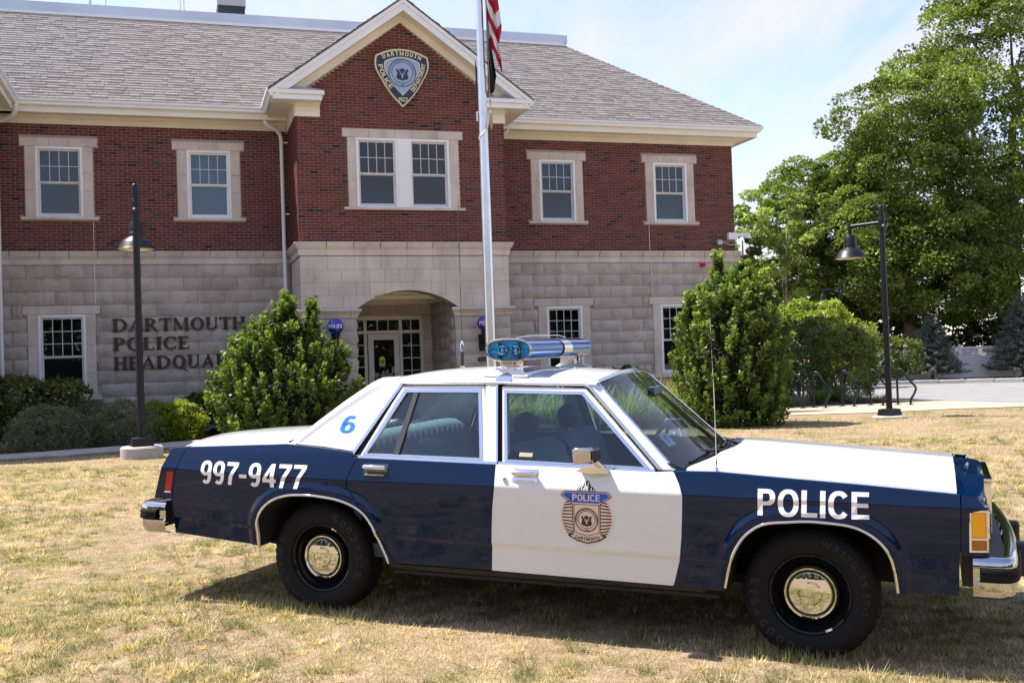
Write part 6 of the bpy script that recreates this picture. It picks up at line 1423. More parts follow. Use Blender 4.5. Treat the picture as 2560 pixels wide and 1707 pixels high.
vv = []; ff = []; tt = []
for i in range(NS):
    for j in range(52):
        q = [i*W_+j, (i+1)*W_+j, (i+1)*W_+j+1, i*W_+j+1]; k = len(vv); vv += [V[a] for a in q]; ff.append((k, k+1, k+2, k+3))
        red = (j//4) % 2 == 0; canton = j >= 24 and i < NS*.27
        tt += [((.02, .03, .12) if canton else ((.46, .018, .035) if red else (.80, .79, .78)))]*4
obj('cloth', np_mesh('cloth', np.array(vv), np.array(ff), M['flag'], np.array(tt)), fl)
pf = empty('black_flag', (FPX, FPY, 0)); tag(pf, 'limp black flag hanging behind the striped flag on the flagpole', 'flag')
vv = []; ff = []; tt = []
def bf(s, t):
    x = .10+.03*math.sin(5*s)+.17*s*(1-t)**.7*(.35+.65*(1-t)); z = 5.92+1.95*t-.10*s+.34*s*(1-t)*s
    return (x, .02+.05*math.sin(11*s+3*t), z)
for i in range(20):
    for j in range(24):
        P = [bf(i/20, j/24), bf((i+1)/20, j/24), bf((i+1)/20, (j+1)/24), bf(i/20, (j+1)/24)]; k = len(vv); vv += P; ff.append((k, k+1, k+2, k+3))
        wht = 3 <= i < 8 and 11 <= j < 20; tt += [((.45, .45, .47) if wht else (.012, .012, .014))]*4
obj('cloth', np_mesh('cloth', np.array(vv), np.array(ff), M['flag'], np.array(tt)), pf); vv = []; ff = []; tt = []
for i in range(8):
    for j in range(10):
        P = [(-.075-.03*a/8, .06+.02*math.sin(a), 5.86+.5*b/10+.02*a) for a, b in ((i, j), (i+1, j), (i+1, j+1), (i, j+1))]; k = len(vv); vv += P; ff.append((k, k+1, k+2, k+3)); tt += [(.03, .03, .035)]*4
obj('cloth_corner', np_mesh('cloth', np.array(vv), np.array(ff), M['flag'], np.array(tt)), pf)

# ------------------------------------------------------------------ bicycle racks
rackpos = [(6.98, 26.2), (7.46, 25.94), (8.22, 26.13), (8.93, 26.14), (9.58, 26.06)]
names_ = ['black steel bicycle rack nearest the big shrub', 'second black bicycle rack from the big shrub', 'middle black bicycle rack of the row of five', 'black bicycle rack just left of the lamp post', 'black bicycle rack right of the lamp post, last of the row']
rk0 = None
for (x, y), lab in zip(rackpos, names_):
    if rk0 is None:
        rk0 = empty('bicycle_rack', (x, y, .184))
        pts = [(-.045, .20, 0), (-.045, .20, .76), (-.03, .19, .84), (.0, .16, .88), (.035, .12, .87), (.07, .06, .80), (.15, -.06, .62), (.26, -.17, .45), (.27, -.19, .38), (.22, -.19, .27), (.14, -.19, .15), (.125, -.19, .08), (.125, -.19, 0)]
        MB().tube(pts, .027, 10).build('hoop', M['blackmetal'], rk0, smooth=60)
        for q in ((-.045, .20), (.125, -.19)): MB().box(q[0]-.07, q[0]+.07, q[1]-.05, q[1]+.05, 0, .012).build('foot_plate', M['blackmetal'], rk0); MB().ball((q[0]+.05, q[1], .016), .012, .012, .012, 8, 5).build('bolt', M['alu'], rk0)
        o = rk0
    else: o = copy_tree(rk0)
    o.location = (x, y, .184); tag(o, lab, 'bicycle rack', 'black bicycle racks')
# ------------------------------------------------------------------ white fence
FA_, FB_ = Vector((15.2, 47.4)), Vector((36, 44.6))
fe = empty('lattice_fence', (FA_.x, FA_.y, .17), math.atan2((FB_-FA_).y, (FB_-FA_).x)); tag(fe, 'white vinyl fence with a lattice top behind the parking lot', 'fence')
FL = (FB_-FA_).length; np_ = 9; seg = FL/np_; FH = 1.42
for i in range(np_+1):
    p = MB().box(i*seg-.065, i*seg+.065, -.065, .065, 0, FH+.05).build('post', M['fence'], fe, bevel=.008)
    MB().add([(i*seg-.085, -.085, FH+.05), (i*seg+.085, -.085, FH+.05), (i*seg+.085, .085, FH+.05), (i*seg-.085, .085, FH+.05), (i*seg, 0, FH+.14)], [(0, 3, 2, 1), (0, 1, 4), (1, 2, 4), (2, 3, 4), (3, 0, 4)]).build('post_cap', M['fence'], p)
for i in range(np_):
    a, b = i*seg+.065, (i+1)*seg-.065
    pn = MB().box(a, b, -.03, .03, FH-.09, FH).box(a, b, -.035, .035, FH-.50, FH-.41).box(a, b, -.03, .03, .06, .16).build('rail', M['fence'], fe, bevel=.005)
    nb_ = 14
    for k in range(nb_): MB().box(a+(b-a)*k/nb_+.003, a+(b-a)*(k+1)/nb_-.003, -.012, .012, .16, FH-.50).build('board', M['fence'], pn)
    lt = MB(); z0, z1 = FH-.41, FH-.09; h = z1-z0; st = .105; x = a-h
    while x < b:
        for d, y in ((1, -.010), (-1, .004)):
            xa, xb = (x, x+h) if d > 0 else (x+h, x); za, zb = z0, z1
            # clip to panel
            def at(xx): return z0+(xx-xa)/(xb-xa)*h
            lo, hi = max(a, min(xa, xb)), min(b, max(xa, xb))
            if hi-lo > .02:
                P0, P1 = (lo, at(lo)), (hi, at(hi)); lt.prism(bar2(P0, P1, .035), y, y+.008)
        x += st
    lt.build('lattice', M['fence'], pn)
# ------------------------------------------------------------------ foliage tools
def leaf_mesh(name, C, size, mat, tints, seed, up=.35, outward=None, aspect=.5, droop=0., fold=.12):
    """C: leaf centres (N,3); one folded diamond per leaf"""
    q = rng(seed); n = len(C); d = q.normal(size=(n, 3)); d[:, 2] = d[:, 2]*.6-droop
    if outward is not None: d = d*.75+outward*.9
    d = nrm(d); nn = q.normal(size=(n, 3))*.75; nn[:, 2] += up*2.2
    if outward is not None: nn += outward*.5
    sd = nrm(np.cross(d, nn)); nn = np.cross(sd, d)
    L = size*(.65+.7*q.random(n))[:, None]; w = L*aspect*.5
    V = np.stack([C-d*L*.5, C+sd*w+nn*L*fold, C+d*L*.5, C-sd*w+nn*L*fold], 1).reshape(-1, 3)
    F = np.arange(4*n).reshape(n, 4); return np_mesh(name, V, F, mat, np.repeat(tints, 4, 0))
def tintset(n, base, seed, var=.3, yellow=.0, shift=None):
    q = rng(seed+99); b = np.array(base); t = b*(1-var+2*var*q.random((n, 1))); t = t*(1+.12*(q.random((n, 3))-.5))
    if yellow: m = q.random(n) < yellow; t[m] = t[m]*np.array([1.9, 1.35, .6])
    return t
def unit(q, n): return nrm(q.normal(size=(n, 3)))
def crown(seed, blobs, nclump, nleaf, clump_r, shell=.55, flat=.6):
    """blobs: list of (cx,cy,cz,rx,ry,rz); clumps sit near blob surfaces, leaves on the clumps' upper outer side"""
    q = rng(seed); bl = np.array(blobs, float); a = (bl[:, 3]*bl[:, 4]+bl[:, 3]*bl[:, 5]+bl[:, 4]*bl[:, 5]); pick = q.choice(len(bl), nclump, p=a/a.sum())
    u = unit(q, nclump); r = shell+(1-shell)*q.random(nclump)**.5; cc = bl[pick, :3]+u*bl[pick, 3:]*r[:, None]
    # drop clumps deep inside other blobs
    ins = np.zeros(nclump, bool)
    for k in range(len(bl)): ins |= (((cc-bl[k, :3])/bl[k, 3:])**2).sum(1) < .42**2
    cc = cc[~ins]; u = u[~ins]; k = q.integers(0, len(cc), nleaf); cr = clump_r*(.6+.8*q.random(len(cc)))
    du = unit(q, nleaf); du = nrm(du+u[k]*.45+np.array([0, 0, .35])); rr = (.55+.45*q.random(nleaf)**.6)
    P = cc[k]+du*(cr[k]*rr)[:, None]*np.array([1, 1, flat]); return P, du, k, cc
def trunk(m, p0, p1, r0, r1, seed, wig=.15, n=7):
    q = random.Random(seed); p0 = Vector(p0); p1 = Vector(p1); pts = []; L = (p1-p0).length
    for i in range(n):
        t = i/(n-1); pts.append(p0.lerp(p1, t)+Vector((q.uniform(-1, 1), q.uniform(-1, 1), 0))*wig*L*.12*math.sin(math.pi*t))
    m.tube(pts, [r0+(r1-r0)*i/(n-1) for i in range(n)], 8); return pts
def tree(name, label, base, blobs, nclump, nleaf, leaf, clump_r, tint, seed, trunk_r=.25, bark='bark', limbs=7, group=None, cat='tree', yellow=.03, leafmat_='leaf', flat=.6, top=None, aspect=.62, extra=None):
    T = empty(name, base); tag(T, label, cat, group); bx_ = Vector(base)
    rel = [(b[0]-base[0], b[1]-base[1], b[2]-base[2], *b[3:]) for b in blobs]
    P, du, k, cc = crown(seed, rel, nclump, nleaf, clump_r, flat=flat)
    q = rng(seed+5); ct = .5+1.0*q.random(len(cc)); tt = tintset(len(P), tint, seed, .30, yellow)*ct[k][:, None]
    obj('crown', leaf_mesh('crown', P, leaf, M[leafmat_], tt, seed+1, outward=du, aspect=aspect), T)
    m = MB(); tp = Vector(top) - bx_ if top else Vector((rel[0][0]*.6, rel[0][1]*.6, rel[0][2])); pts = trunk(m, (0, 0, -.1), tp, trunk_r, trunk_r*.35, seed)
    for i in range(limbs):
        b = rel[i % len(rel)]; s = pts[min(len(pts)-2, 2+i % 4)]; u = unit(q, 1)[0]; e = Vector((b[0]+u[0]*b[3]*.45, b[1]+abs(u[1])*b[4]*.5, b[2]+abs(u[2])*b[5]*.2))
        trunk(m, s, e, trunk_r*.38, trunk_r*.06, seed+i, .5, 6)
    if extra: extra(m)
    m.build('trunk', M[bark], T, smooth=60); return T
def bush(name, label, base, blobs, n, leaf, clump_r, tint, seed, nclump=120, group=None, yellow=.02, lm='leaf', aspect=.55, flat=.85, cat='shrub', core=True, shell=.7, coretint=(.012, .018, .008)):
    T = empty(name, base); tag(T, label, cat, group); rel = [(b[0]-base[0], b[1]-base[1], b[2]-base[2], *b[3:]) for b in blobs]
    P, du, k, cc = crown(seed, rel, nclump, n, clump_r, shell=shell, flat=flat); P[:, 2] = np.maximum(P[:, 2], .02)
    q = rng(seed+5); ct = .75+.5*q.random(len(cc)); tt = tintset(len(P), tint, seed, .28, yellow)*ct[k][:, None]
    obj('foliage', leaf_mesh('foliage', P, leaf, M[lm], tt, seed+1, outward=du, aspect=aspect), T)
    m = MB(); qq = random.Random(seed)
    for i in range(9):
        b = rel[i % len(rel)]; m.tube([(qq.uniform(-.1, .1), qq.uniform(-.1, .1), -.05), (b[0]*.5+qq.uniform(-.1, .1), b[1]*.5, b[2]*.5), (b[0]+qq.uniform(-.5, .5)*b[3], b[1]+qq.uniform(-.5, .5)*b[4], b[2]+.4*b[5])], [.03, .02, .006], 5)
    m.build('stems', M['bark'], T); return T

# ------------------------------------------------------------------ trees on the right
tree('maple_tree', 'tallest broad maple at the right edge, dense dark green crown', (25.5, 54, .17),
     [(26.5, 54, 13, 6.6, 6.0, 6.2), (21.3, 52, 9, 4.2, 5, 4.2), (27, 52, 8, 6.5, 5, 6), (24.8, 52, 16.2, 3.9, 4.2, 3.4), (28.0, 53, 19.2, 4.6, 4.6, 4.2), (19.5, 51, 5.6, 4.5, 4.5, 3.6), (24.5, 49.5, 5.2, 4.6, 4, 3.6), (29, 50, 4.6, 4, 4, 3.2), (22, 50, 3.4, 3.4, 2, 2.4), (27, 49.5, 3.2, 3.6, 2, 2.4)],
     620, 175000, .18, 1.15, (.12, .168, .034), 11, .55, group='trees beyond the parking lot', limbs=12)
tree('maple_tree', 'lower maple in front of the tallest one, behind the right lamp shade', (18.6, 49, .17),
     [(18.4, 49, 8.8, 3.0, 3.2, 3.8), (17.2, 48.5, 12.2, 1.9, 2.2, 1.9), (19.5, 48.5, 12.3, 2.3, 2.4, 2.0), (16.6, 48, 6.3, 2.3, 2.5, 2.6), (19.6, 47.5, 5.4, 3.0, 2.5, 2.6)],
     330, 76000, .165, .80, (.125, .175, .035), 12, .35, group='trees beyond the parking lot',
     extra=lambda m: [trunk(m, (-.6, -1.5, 7.6), (-3.0, -3.4, 7.9), .05, .012, 3, .6), trunk(m, (-1.9, -2.6, 7.75), (-2.2, -3.2, 6.4), .03, .01, 4, .6)])
tree('ash_tree', 'rounded mid green tree left of the maples above the bushes', (15.6, 52, .17),
     [(15.4, 52, 7.6, 2.6, 2.6, 3.0), (14.4, 51.5, 9.2, 1.7, 1.8, 1.6), (16.2, 51, 9.5, 1.8, 1.8, 1.5), (16.5, 50.5, 5.5, 2.2, 2.0, 2.4), (14.6, 50.5, 4.6, 2.0, 2.0, 2.2)],
     200, 44000, .17, .72, (.115, .165, .034), 13, .22, group='trees beyond the parking lot')
tree('birch_tree', 'loose light green tree with a pale leaning trunk beside the building', (12.6, 49, .17),
     [(12.4, 49, 8.0, 1.5, 1.6, 1.5), (13.3, 48.6, 6.6, 1.6, 1.5, 1.3), (11.6, 49, 6.6, 1.2, 1.4, 1.3), (12.5, 49, 5.0, 1.7, 1.4, 1.2), (14.1, 48.6, 7.8, 1.2, 1.2, 1.1)],
     80, 13000, .15, .45, (.21, .28, .07), 14, .13, 'palebark', limbs=9, group='trees beyond the parking lot', top=(13.0, 49, 7.5))
tree('birch_tree', 'thin sparse tree against the sky right by the building corner', (11.2, 50, .17),
     [(11.1, 50, 7.2, 1.0, 1.0, 1.4), (11.0, 50, 5.2, .9, .9, 1.2), (11.5, 50, 3.6, 1.1, 1, 1.2)], 55, 6000, .20, .42, (.16, .23, .06), 15, .10, 'palebark', limbs=6, group='trees beyond the parking lot', top=(11.1, 50, 7))
tree('ash_tree', 'dark tree filling the gap behind the pale trunks', (14.2, 58, .17),
     [(13.5, 58, 6.5, 2.8, 2.5, 3.0), (16.5, 58, 5.5, 3.0, 2.5, 3.4), (11.9, 58, 4.0, 2.2, 2, 2.6), (19, 58, 4, 3, 2.5, 3.4)], 70, 8000, .24, .7, (.075, .11, .025), 16, .2, group='trees beyond the parking lot')
# bare branches in front of the ash
# ------------------------------------------------------------------ shrubs at the right
bush('lilac_bush', 'sunlit yellow-green bush between the dark shrub and the distant lamp', (11.9, 39.5, .17), [(10.7, 39.5, 1.8, 1.2, 1.0, 1.4), (12.3, 39.6, 1.8, 1.2, 1.0, 1.3), (11.5, 39.3, 2.5, 1.0, .9, .75), (9.6, 39.2, 1.7, .9, .9, 1.3)], 15000, .17, .42, (.24, .29, .045), 31, 150, group='shrubs by the bicycle racks')
bush('dark_shrub', 'dark glossy shrub behind the first bicycle rack', (7.75, 28.6, .17), [(7.7, 28.6, 1.2, .85, .8, 1.1), (8.0, 28.6, 1.9, .55, .55, .55), (7.2, 28.8, .8, .6, .6, .7)], 9000, .085, .22, (.065, .11, .028), 32, 110, lm='holly')
bush('clipped_shrub', 'rounded green shrub with reddish tips behind the middle rack', (9.2, 29.6, .17), [(9.2, 29.6, 1.15, .95, .85, 1.15), (9.5, 29.6, 1.7, .6, .6, .55), (8.8, 29.7, 1.6, .55, .6, .6)], 14000, .085, .2, (.15, .19, .05), 33, 150, yellow=.10)
bush('viburnum', 'loose pale-leaved shrub in front of the white fence', (14.5, 43.2, .42), [(13.7, 43.2, 1.2, .8, .7, .85), (15.2, 43.2, 1.2, .9, .7, .85), (14.5, 43.2, 1.75, .7, .6, .5), (16.1, 43.2, 1.2, .6, .6, .6)], 6000, .15, .33, (.11, .14, .035), 34, 90)
def spruce(name, label, base, H, Rr, seed):
    T = empty(name, base); tag(T, label, 'tree', 'blue spruces at the fence'); q = rng(seed); P = []; D = []
    n = 24
    for i in range(n):
        t = i/n; z = .10*H+.90*H*t; r = Rr*(1-t)**.85*(.85+.3*q.random())+.05; nb = int(11*(1-t)+5)
        for k in range(nb):
            a = 2*math.pi*(k+q.random())/nb; rr = r*(.75+.4*q.random()); m_ = int(60*rr/Rr*1.2)+14; s = q.random(m_)**.7
            x = np.cos(a)*rr*s+q.normal(size=m_)*.05*(.5+s); y = np.sin(a)*rr*s+q.normal(size=m_)*.05*(.5+s); zz = z-.22*rr*s+.18*rr*s**2*1.0+q.normal(size=m_)*.035
            P.append(np.stack([x, y, zz], 1)); D.append(np.tile([np.cos(a), np.sin(a), .25], (m_, 1)))
    P = np.concatenate(P); D = nrm(np.concatenate(D)); tt = tintset(len(P), (.14, .185, .165), seed, .35)
    obj('crown', leaf_mesh('crown', P, .13, M['needle'], tt, seed, outward=D, aspect=.28, up=.5), T)
    MB().tube([(0, 0, -.1), (0, 0, H*.95)], [.09, .01], 8).build('trunk', M['bark'], T)
spruce('blue_spruce', 'blue spruce left of the white fence panel', (18.1, 45.6, .35), 2.7, 1.3, 41)
spruce('blue_spruce', 'blue spruce at the right edge in front of the fence', (21.75, 45.0, .35), 3.4, 1.5, 42)
def tuft(name, label, base, n, L, tint, seed, r=.12, up=.55, w=.006, group=None, cat='grass', lean=1.0):
    T = empty(name, base); tag(T, label, cat, group); q = rng(seed); a = q.random(n)*2*math.pi; el = np.arccos(1-q.random(n)*(1-.15)*lean)*up*1.3; Ln = L*(.6+.5*q.random(n))
    b = np.stack([np.cos(a)*r*q.random(n)**.5, np.sin(a)*r*q.random(n)**.5, np.zeros(n)], 1); d = np.stack([np.cos(a)*np.sin(el), np.sin(a)*np.sin(el), np.cos(el)], 1); s = np.stack([-np.sin(a), np.cos(a), 0*a], 1)*w
    mid = b+d*(Ln*.55)[:, None]; d2 = nrm(d+np.stack([np.cos(a), np.sin(a), -1.0*np.ones(n)], 1)*(.45*(.3+q.random(n)))[:, None]); tip = mid+d2*(Ln*.45)[:, None]
    V = np.stack([b-s, b+s, mid+s*.8, mid-s*.8, tip, tip], 1).reshape(-1, 3); i = np.arange(n)*6
    F = np.concatenate([np.stack([i, i+1, i+2, i+3], 1), np.stack([i+3, i+2, i+4, i+5], 1)])
    tt = np.repeat(tintset(n, tint, seed, .3, .06), 6, 0)
    obj('leaves', np_mesh('leaves', V, F, M['leaf'], tt), T)
    MB().ball((0, 0, .0), r*.8, r*.8, .04, 8, 5).build('root_crown', M['bark'], T)
tuft('fescue', 'blue-grey fescue tuft behind the first bicycle rack', (7.25, 27.2, .17), 900, .50, (.19, .22, .19), 51, .2, .75, .004, 'grass tufts by the racks')
tuft('fescue', 'blue-grey fescue tuft behind the middle bicycle rack', (9.05, 28.0, .17), 900, .48, (.17, .19, .16), 52, .22, .78, .004, 'grass tufts by the racks')
tuft('fescue', 'tan dry grass tuft beside the fourth bicycle rack', (9.75, 28.1, .17), 500, .36, (.24, .19, .12), 53, .15, .8, .004, 'grass tufts by the racks')
tuft('juniper_sprig', 'small bright green sprig behind the second rack', (7.95, 27.6, .17), 300, .62, (.10, .16, .04), 54, .12, .45, .010)
for x_, y_, z_, lab in ((19.5, 50.5, 1.7, 'dark undergrowth behind the left spruce and the fence'), (25.5, 50, 1.8, 'dark undergrowth behind the middle of the fence'), (31, 49, 1.8, 'dark undergrowth behind the right end of the fence')):
    bush('understory_shrub', lab, (x_, y_, .17), [(x_, y_, z_, 3.0, .9, 1.7), (x_-1.8, y_, z_*.8, 1.8, .8, 1.4), (x_+1.8, y_, z_*.9, 1.8, .8, 1.4)], 7000, .24, .6, (.05, .08, .02), int(x_*7), 90)
# big hollies
def holly(name, label, base, cols, n, seed, leaf=.092, tint=(.110, .160, .028)):
    T = empty(name, base); tag(T, label, 'shrub', 'large broadleaf evergreens'); q = rng(seed); tips = []
    # shoots grow from a cone-shaped body
    for (cx, cy, z0, z1, r0, r1, k) in cols:
        t = q.random(k)**.9; a = q.random(k)*2*math.pi; rr = (r0+(r1-r0)*t)*np.sqrt(np.clip(1-(2*np.clip(.28-t, 0, 1))**2, .2, 1))*(.80+.28*q.random(k))
        tips.append(np.stack([cx+np.cos(a)*rr, cy+np.sin(a)*rr, z0+(z1-z0)*t], 1)); out = np.stack([np.cos(a), np.sin(a), .55+.8*t], 1); tips[-1] = np.concatenate([tips[-1], nrm(out)], 1)
    tp = np.concatenate(tips); k = q.integers(0, len(tp), n); s = q.random(n); d = tp[k, 3:]; ax = nrm(d+np.array([0, 0, .55]))
    ang = q.random(n)*2*math.pi; u1 = nrm(np.cross(ax, q.normal(size=(n, 3)))); P = tp[k, :3]+ax*((s-.55)*.34)[:, None]+u1*(.05*(1.1-s)+.02)[:, None]
    P[:, 2] = np.maximum(P[:, 2], .03)
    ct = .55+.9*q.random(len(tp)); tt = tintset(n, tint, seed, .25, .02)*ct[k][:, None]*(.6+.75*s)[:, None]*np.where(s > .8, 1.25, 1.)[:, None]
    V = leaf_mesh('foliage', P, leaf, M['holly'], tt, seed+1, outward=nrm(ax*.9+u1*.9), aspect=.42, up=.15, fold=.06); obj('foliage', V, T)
    # inner darker leaves fill the body
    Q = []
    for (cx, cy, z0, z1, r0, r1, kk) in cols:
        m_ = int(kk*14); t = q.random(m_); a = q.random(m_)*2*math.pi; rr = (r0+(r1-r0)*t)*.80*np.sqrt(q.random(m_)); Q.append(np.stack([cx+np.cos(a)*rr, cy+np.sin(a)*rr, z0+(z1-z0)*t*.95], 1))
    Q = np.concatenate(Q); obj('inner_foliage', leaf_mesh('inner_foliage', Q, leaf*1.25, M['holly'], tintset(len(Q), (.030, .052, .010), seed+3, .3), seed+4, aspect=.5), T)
    m = MB(); qq = random.Random(seed)
    for (cx, cy, z0, z1, r0, r1, kk) in cols: m.tube([(cx*.3, cy*.3, -.1), (cx*.8, cy*.8, z0+(z1-z0)*.4), (cx, cy, z1-.15)], [.06, .035, .008], 6)
    for i in range(16): a = qq.uniform(0, 6.28); m.tube([(0, 0, .1), (math.cos(a)*.4, math.sin(a)*.4, .7), (math.cos(a)*.9, math.sin(a)*.9, 1.2)], [.03, .02, .006], 5)
    m.build('stems', M['bark'], T)
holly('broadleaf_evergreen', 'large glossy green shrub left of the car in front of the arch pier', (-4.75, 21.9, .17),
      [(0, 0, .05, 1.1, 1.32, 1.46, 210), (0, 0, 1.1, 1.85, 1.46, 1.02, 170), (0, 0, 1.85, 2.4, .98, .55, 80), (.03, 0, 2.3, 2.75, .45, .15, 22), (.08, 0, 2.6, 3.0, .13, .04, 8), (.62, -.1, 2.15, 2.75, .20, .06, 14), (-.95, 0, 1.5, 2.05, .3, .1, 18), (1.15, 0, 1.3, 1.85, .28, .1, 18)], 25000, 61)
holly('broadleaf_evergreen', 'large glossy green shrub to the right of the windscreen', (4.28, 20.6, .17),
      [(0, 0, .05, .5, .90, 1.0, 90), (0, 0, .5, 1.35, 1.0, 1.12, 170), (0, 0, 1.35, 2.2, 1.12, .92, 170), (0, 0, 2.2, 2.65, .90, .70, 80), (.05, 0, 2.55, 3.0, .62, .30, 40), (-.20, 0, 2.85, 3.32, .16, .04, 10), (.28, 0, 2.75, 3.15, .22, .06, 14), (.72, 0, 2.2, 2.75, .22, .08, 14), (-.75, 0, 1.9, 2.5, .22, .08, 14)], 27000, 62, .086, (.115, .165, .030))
# beds in front of the left wing
bush('berry_hedge', 'dark hedge with reddish tips under the lower left window', (-10.6, 22.0, .14), [(-11.4, 21.8, .80, 1.0, .65, .72), (-10.4, 22.1, .84, .95, .65, .72), (-9.65, 22.4, .74, .62, .55, .70), (-12.3, 21.6, .80, .9, .6, .7), (-10.9, 21.7, .5, 1.0, .6, .55)], 26000, .10, .24, (.115, .14, .04), 71, 420, shell=.35, yellow=.13, group='shrubs in front of the stone wall')
bush('grey_shrub', 'leftmost low grey-green shrub beside the walk', (-8.95, 20.2, .17), [(-9.0, 20.2, .50, .55, .5, .48), (-8.6, 20.2, .46, .38, .4, .44), (-9.35, 20.3, .40, .36, .4, .40)], 14000, .042, .13, (.17, .20, .11), 72, 300, shell=.88, group='shrubs in front of the stone wall', aspect=.4)
bush('grey_shrub', 'grey-green shrub left of the lamp post base', (-7.58, 20.75, .17), [(-7.65, 20.75, .52, .46, .42, .50), (-7.35, 20.8, .46, .32, .35, .44), (-7.95, 20.8, .46, .32, .35, .44)], 13000, .042, .13, (.16, .18, .09), 73, 280, shell=.88, group='shrubs in front of the stone wall', aspect=.4)
bush('grey_shrub', 'small grey-green shrub set back between two rounder ones', (-8.4, 21.2, .17), [(-8.4, 21.2, .5, .45, .4, .5)], 6000, .045, .13, (.11, .13, .08), 74, 160, shell=.88, group='shrubs in front of the stone wall', aspect=.4)
bush('gold_shrub', 'clipped gold-green shrub right of the lamp post', (-7.05, 21.9, .17), [(-7.4, 21.9, .50, .42, .4, .42), (-6.95, 21.9, .52, .48, .42, .42)], 12000, .06, .13, (.23, .28, .025), 75, 240, yellow=.03, shell=.85, group='shrubs in front of the stone wall')
bush('small_shrub', 'small dark shrub between the gold one and the big evergreen', (-6.5, 23.4, .14), [(-6.5, 23.4, .5, .28, .28, .5)], 2600, .07, .13, (.045, .075, .02), 76, 50)
bush('broadleaf_weed', 'leafy sprout with large leaves behind the gold shrub', (-6.85, 22.7, .14), [(-6.85, 22.7, .75, .26, .22, .3)], 160, .17, .12, (.06, .12, .025), 77, 24, aspect=.7, lm='leaf')
tuft('spider_plant', 'pale strappy plant under the dark hedge at the left edge', (-9.95, 20.6, .17), 120, .35, (.30, .33, .24), 78, .08, .8, .008)
# daylilies in front of the right wing (seen through the car windows)
q_ = random.Random(5); dl = [('left of', 0)]
spots = [(-1.0+.62*i+q_.uniform(-.1, .1), 24.2+.16*i+q_.uniform(-.25, .25)) for i in range(9)]
where = ['at the far left of the row', 'second from the left of the row', 'third from the left of the row', 'fourth from the left of the row', 'in the middle of the row', 'fourth from the right of the row', 'third from the right of the row', 'second from the right of the row', 'at the far right of the row']
for i, ((x, y), w_) in enumerate(zip(spots, where)):
    tuft('daylily', 'clump of long strappy daylily leaves behind the car, '+w_, (x, y-4.0, .17), 300, 1.08, (.24, .30, .08) if i % 2 else (.32, .35, .12), 80+i, .22, .52, .013, 'daylilies in front of the right wing', 'plant')
bush('leafy_plant', 'dull green leafy plant under the right wing window', (2.9, 25.6, .15), [(2.8, 25.6, .7, .5, .4, .6), (2.4, 25.4, .5, .4, .4, .5)], 1500, .12, .2, (.06, .10, .03), 90, 50)
tuft('dry_aster', 'tan feathery plant left of the right evergreen', (3.55, 23.2, .17), 700, 1.25, (.30, .24, .11), 91, .25, .38, .006, cat='plant')
# tree line across the road behind the camera: seen only in reflections
q = rng(200); Tn = 26; P = []; K = []
for i in range(Tn):
    a = R(-172+164*(i+.5)/Tn); d = 46+q.random()*14; c = np.array([math.cos(a)*d, math.sin(a)*d+2, 4.2+q.random()*2]); P.append(c+unit(q, 1300)*np.array([4.6, 4.6, 5.0+q.random()*2])*(.6+.4*q.random((1300, 1))))
P = np.concatenate(P); P[:, 2] = np.maximum(P[:, 2], .2)
wood = obj('far_wood', leaf_mesh('far_wood', P, .95, M['leaf'], tintset(len(P), (.045, .075, .02), 8, .35), 9, aspect=.8)); tag(wood, 'row of broad trees across the road', 'wood', kind='stuff')

# ------------------------------------------------------------------ lawn blades and mulch chips
def on_hard(x, y):
    sx = np.array([p[0] for p in fr]); sy = np.array([p[1] for p in fr]); o = (x < -3.9) & (y > np.interp(x, sx, sy)-.02)
    o |= (x > 5.0) & (y > 23.15); o |= (x > -6) & (x < 8) & (y > 22.2); return o
def blades(n, y0, y1, xw, seed, L, w):
    q = rng(seed); y = y0+(y1-y0)*q.random(n)**1.35; x = (q.random(n)*2-1)*(xw*y+.6)
    keep = ~on_hard(x, y) & (q.random(n) > .75*np.clip((fbm(x, y, 1.7, 21)-.50)*5+(fbm(x, y, 7, 33)-.5)*3, 0, 1)); x, y = x[keep], y[keep]; n = len(x); z = gz(x, y)
    g = fbm(x, y, .9, 3); f2 = fbm(x, y, 5, 9); edge = sstep((y-(np.interp(x, [-9, -4], [16.4, 19])))/1.4)*(x < -3); edge = np.maximum(edge, sstep((y-19.5)/3.)*(x > 3))
    green = np.clip((g-.58)*3.2+(f2-.58)*4.5+edge*.9, 0, 1)
    green = np.where(q.random(n) < .18, q.random(n), green)
    bare = np.clip((fbm(x, y, 2.2, 21)-.52)*6, 0, 1)[:, None]; straw = np.stack([.64+.18*q.random(n), .49+.14*q.random(n), .29+.12*q.random(n)], 1)*(1-bare*.25)*np.array([1, 1, 1])+bare*np.array([.02, -.02, -.02]); gr = np.stack([.15+.10*q.random(n), .165+.09*q.random(n), .055+.03*q.random(n)], 1)
    tt = straw*(1-green[:, None])+gr*green[:, None]; tt *= ((.55+.6*q.random(n))*(.45+1.1*fbm(x, y, 8, 40)))[:, None]
    Ln = L*(.5+.8*q.random(n))*(.75+.6*green)*(.8+.5*f2); a = q.random(n)*2*math.pi; lean = .5+.9*q.random(n)-.25*green
    d = np.stack([np.cos(a)*np.sin(lean), np.sin(a)*np.sin(lean), np.cos(lean)], 1); s = np.stack([-np.sin(a), np.cos(a), np.zeros(n)], 1)*(w*(1+.06*y))[:, None]
    b = np.stack([x, y, z-.003], 1); tip = b+d*Ln[:, None]
    V = np.stack([b-s, b+s, tip], 1).reshape(-1, 3); return V, np.arange(3*n).reshape(n, 3), np.repeat(tt, 3, 0)
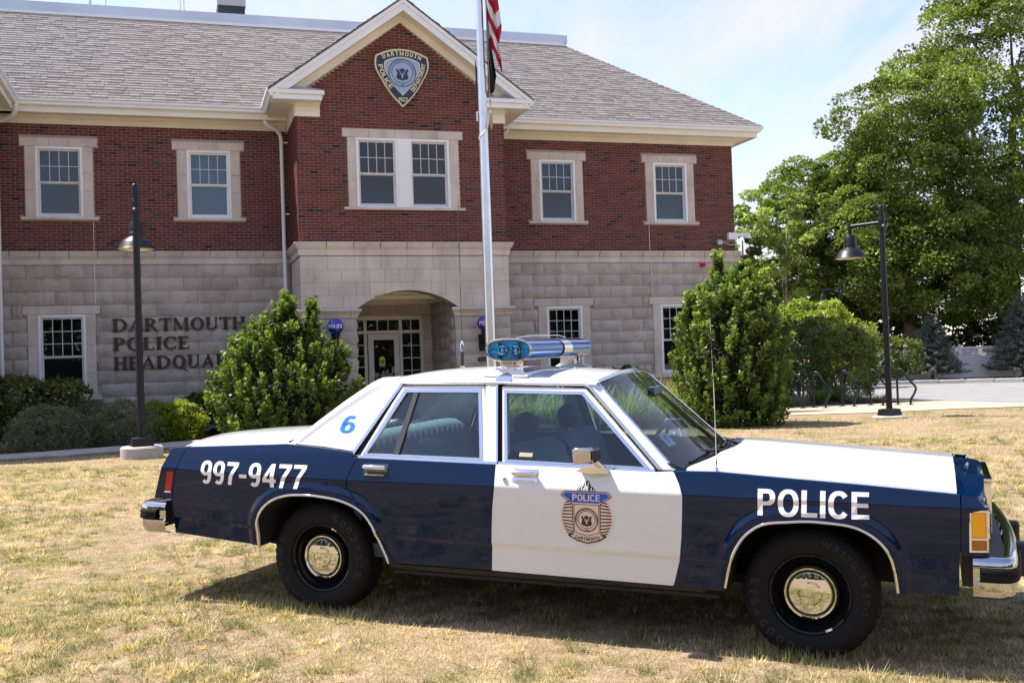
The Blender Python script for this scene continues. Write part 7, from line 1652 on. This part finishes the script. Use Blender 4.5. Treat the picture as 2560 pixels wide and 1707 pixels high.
def tufts(n, k, y0, y1, xw, seed, L, w):
    q = rng(seed); y = y0+(y1-y0)*q.random(n)**1.5; x = (q.random(n)*2-1)*(xw*y+.6); keep = ~on_hard(x, y) & (fbm(x, y, .9, 5) > .34+.26*q.random(n)); x, y = x[keep], y[keep]; n = len(x)
    sz = .4+1.1*q.random(n)**2; cg = q.random(n); i = np.repeat(np.arange(n), k); m_ = len(i); rr = .060*sz[i]*np.sqrt(q.random(m_)); a = q.random(m_)*2*math.pi
    px, py = x[i]+np.cos(a)*rr, y[i]+np.sin(a)*rr; b = np.stack([px, py, gz(px, py)-.003], 1); el = .35+.95*q.random(m_); a2 = a+q.normal(size=m_)*.7
    d = np.stack([np.cos(a2)*np.sin(el), np.sin(a2)*np.sin(el), np.cos(el)], 1); Ln = L*sz[i]**.5*(.5+.7*q.random(m_)); s = np.stack([-np.sin(a2), np.cos(a2), 0*a2], 1)*(w*(1+.06*py))[:, None]
    base = np.where((cg < .50)[:, None], np.array([.155, .17, .06]), np.where((cg < .72)[:, None], np.array([.33, .28, .12]), np.array([.66, .52, .32])))
    tt = base[i]*(.6+.7*q.random((m_, 1))); mid = b+d*(Ln*.6)[:, None]; tip = mid+nrm(d+np.stack([np.cos(a2), np.sin(a2), -.6+0*a2], 1)*.5)*(Ln*.4)[:, None]
    V = np.stack([b-s, b+s, tip], 1).reshape(-1, 3); return V, np.arange(3*m_).reshape(m_, 3), np.repeat(tt, 3, 0)
V3, F3, T3 = tufts(10500, 38, 3.6, 16, .56, 305, .082, .0018)
# longer grass left standing round the tyres
for _x, _y in ((-1.4515, -.765), (1.4515, -.765), (-1.4515, .765), (1.4515, .765)):
    w_ = CAR.matrix_world @ Vector((_x, _y, 0)); q = rng(int(1000+_x*10+_y)); m_ = 1500
    px = w_.x+q.normal(size=m_)*.19; py = w_.y+q.normal(size=m_)*.10; a = q.random(m_)*6.283; el = .1+.6*q.random(m_); Ln = .045+.045*q.random(m_)
    b = np.stack([px, py, gz(px, py)], 1); d = np.stack([np.cos(a)*np.sin(el), np.sin(a)*np.sin(el), np.cos(el)], 1); s_ = np.stack([-np.sin(a), np.cos(a), 0*a], 1)*.002
    F3 = np.concatenate([F3, np.arange(3*m_).reshape(m_, 3)+len(V3)]); V3 = np.concatenate([V3, np.stack([b-s_, b+s_, b+d*Ln[:, None]], 1).reshape(-1, 3)]); T3 = np.concatenate([T3, np.repeat(np.array([[.34, .31, .15]])*(.5+.9*q.random((m_, 1))), 3, 0)])
V1, F1, T1 = blades(400000, 3.6, 12, .56, 301, .038, .0015); V2, F2, T2 = blades(190000, 11, 24, .56, 302, .050, .0018)
gb = obj('grass', np_mesh('grass', np.concatenate([V1, V2, V3]), np.concatenate([F1, F2+len(V1), F3+len(V1)+len(V2)]), M['grassblade'], np.concatenate([T1, T2, T3]))); tag(gb, 'short sunburnt lawn grass, straw coloured with green tufts', 'grass', kind='stuff')
q = rng(310); n = 9000; x = -10+5.2*q.random(n); y = 17+8*q.random(n); sx = np.array([p[0] for p in bk]); sy = np.array([p[1] for p in bk]); k = (y > np.interp(x, sx, sy)+.03); x, y = x[k], y[k]; n = len(x)
C = np.stack([x, y, gz(x, y)+.015], 1); mc = leaf_mesh('mulch_chips', C, .055, M['grassblade'], np.stack([.10+.12*q.random(n), .06+.07*q.random(n), .04+.05*q.random(n)], 1), 311, up=1.2, aspect=.3)
tag(obj('mulch_chips', mc), 'brown shredded bark mulch chips in the planting bed', 'mulch', kind='stuff')
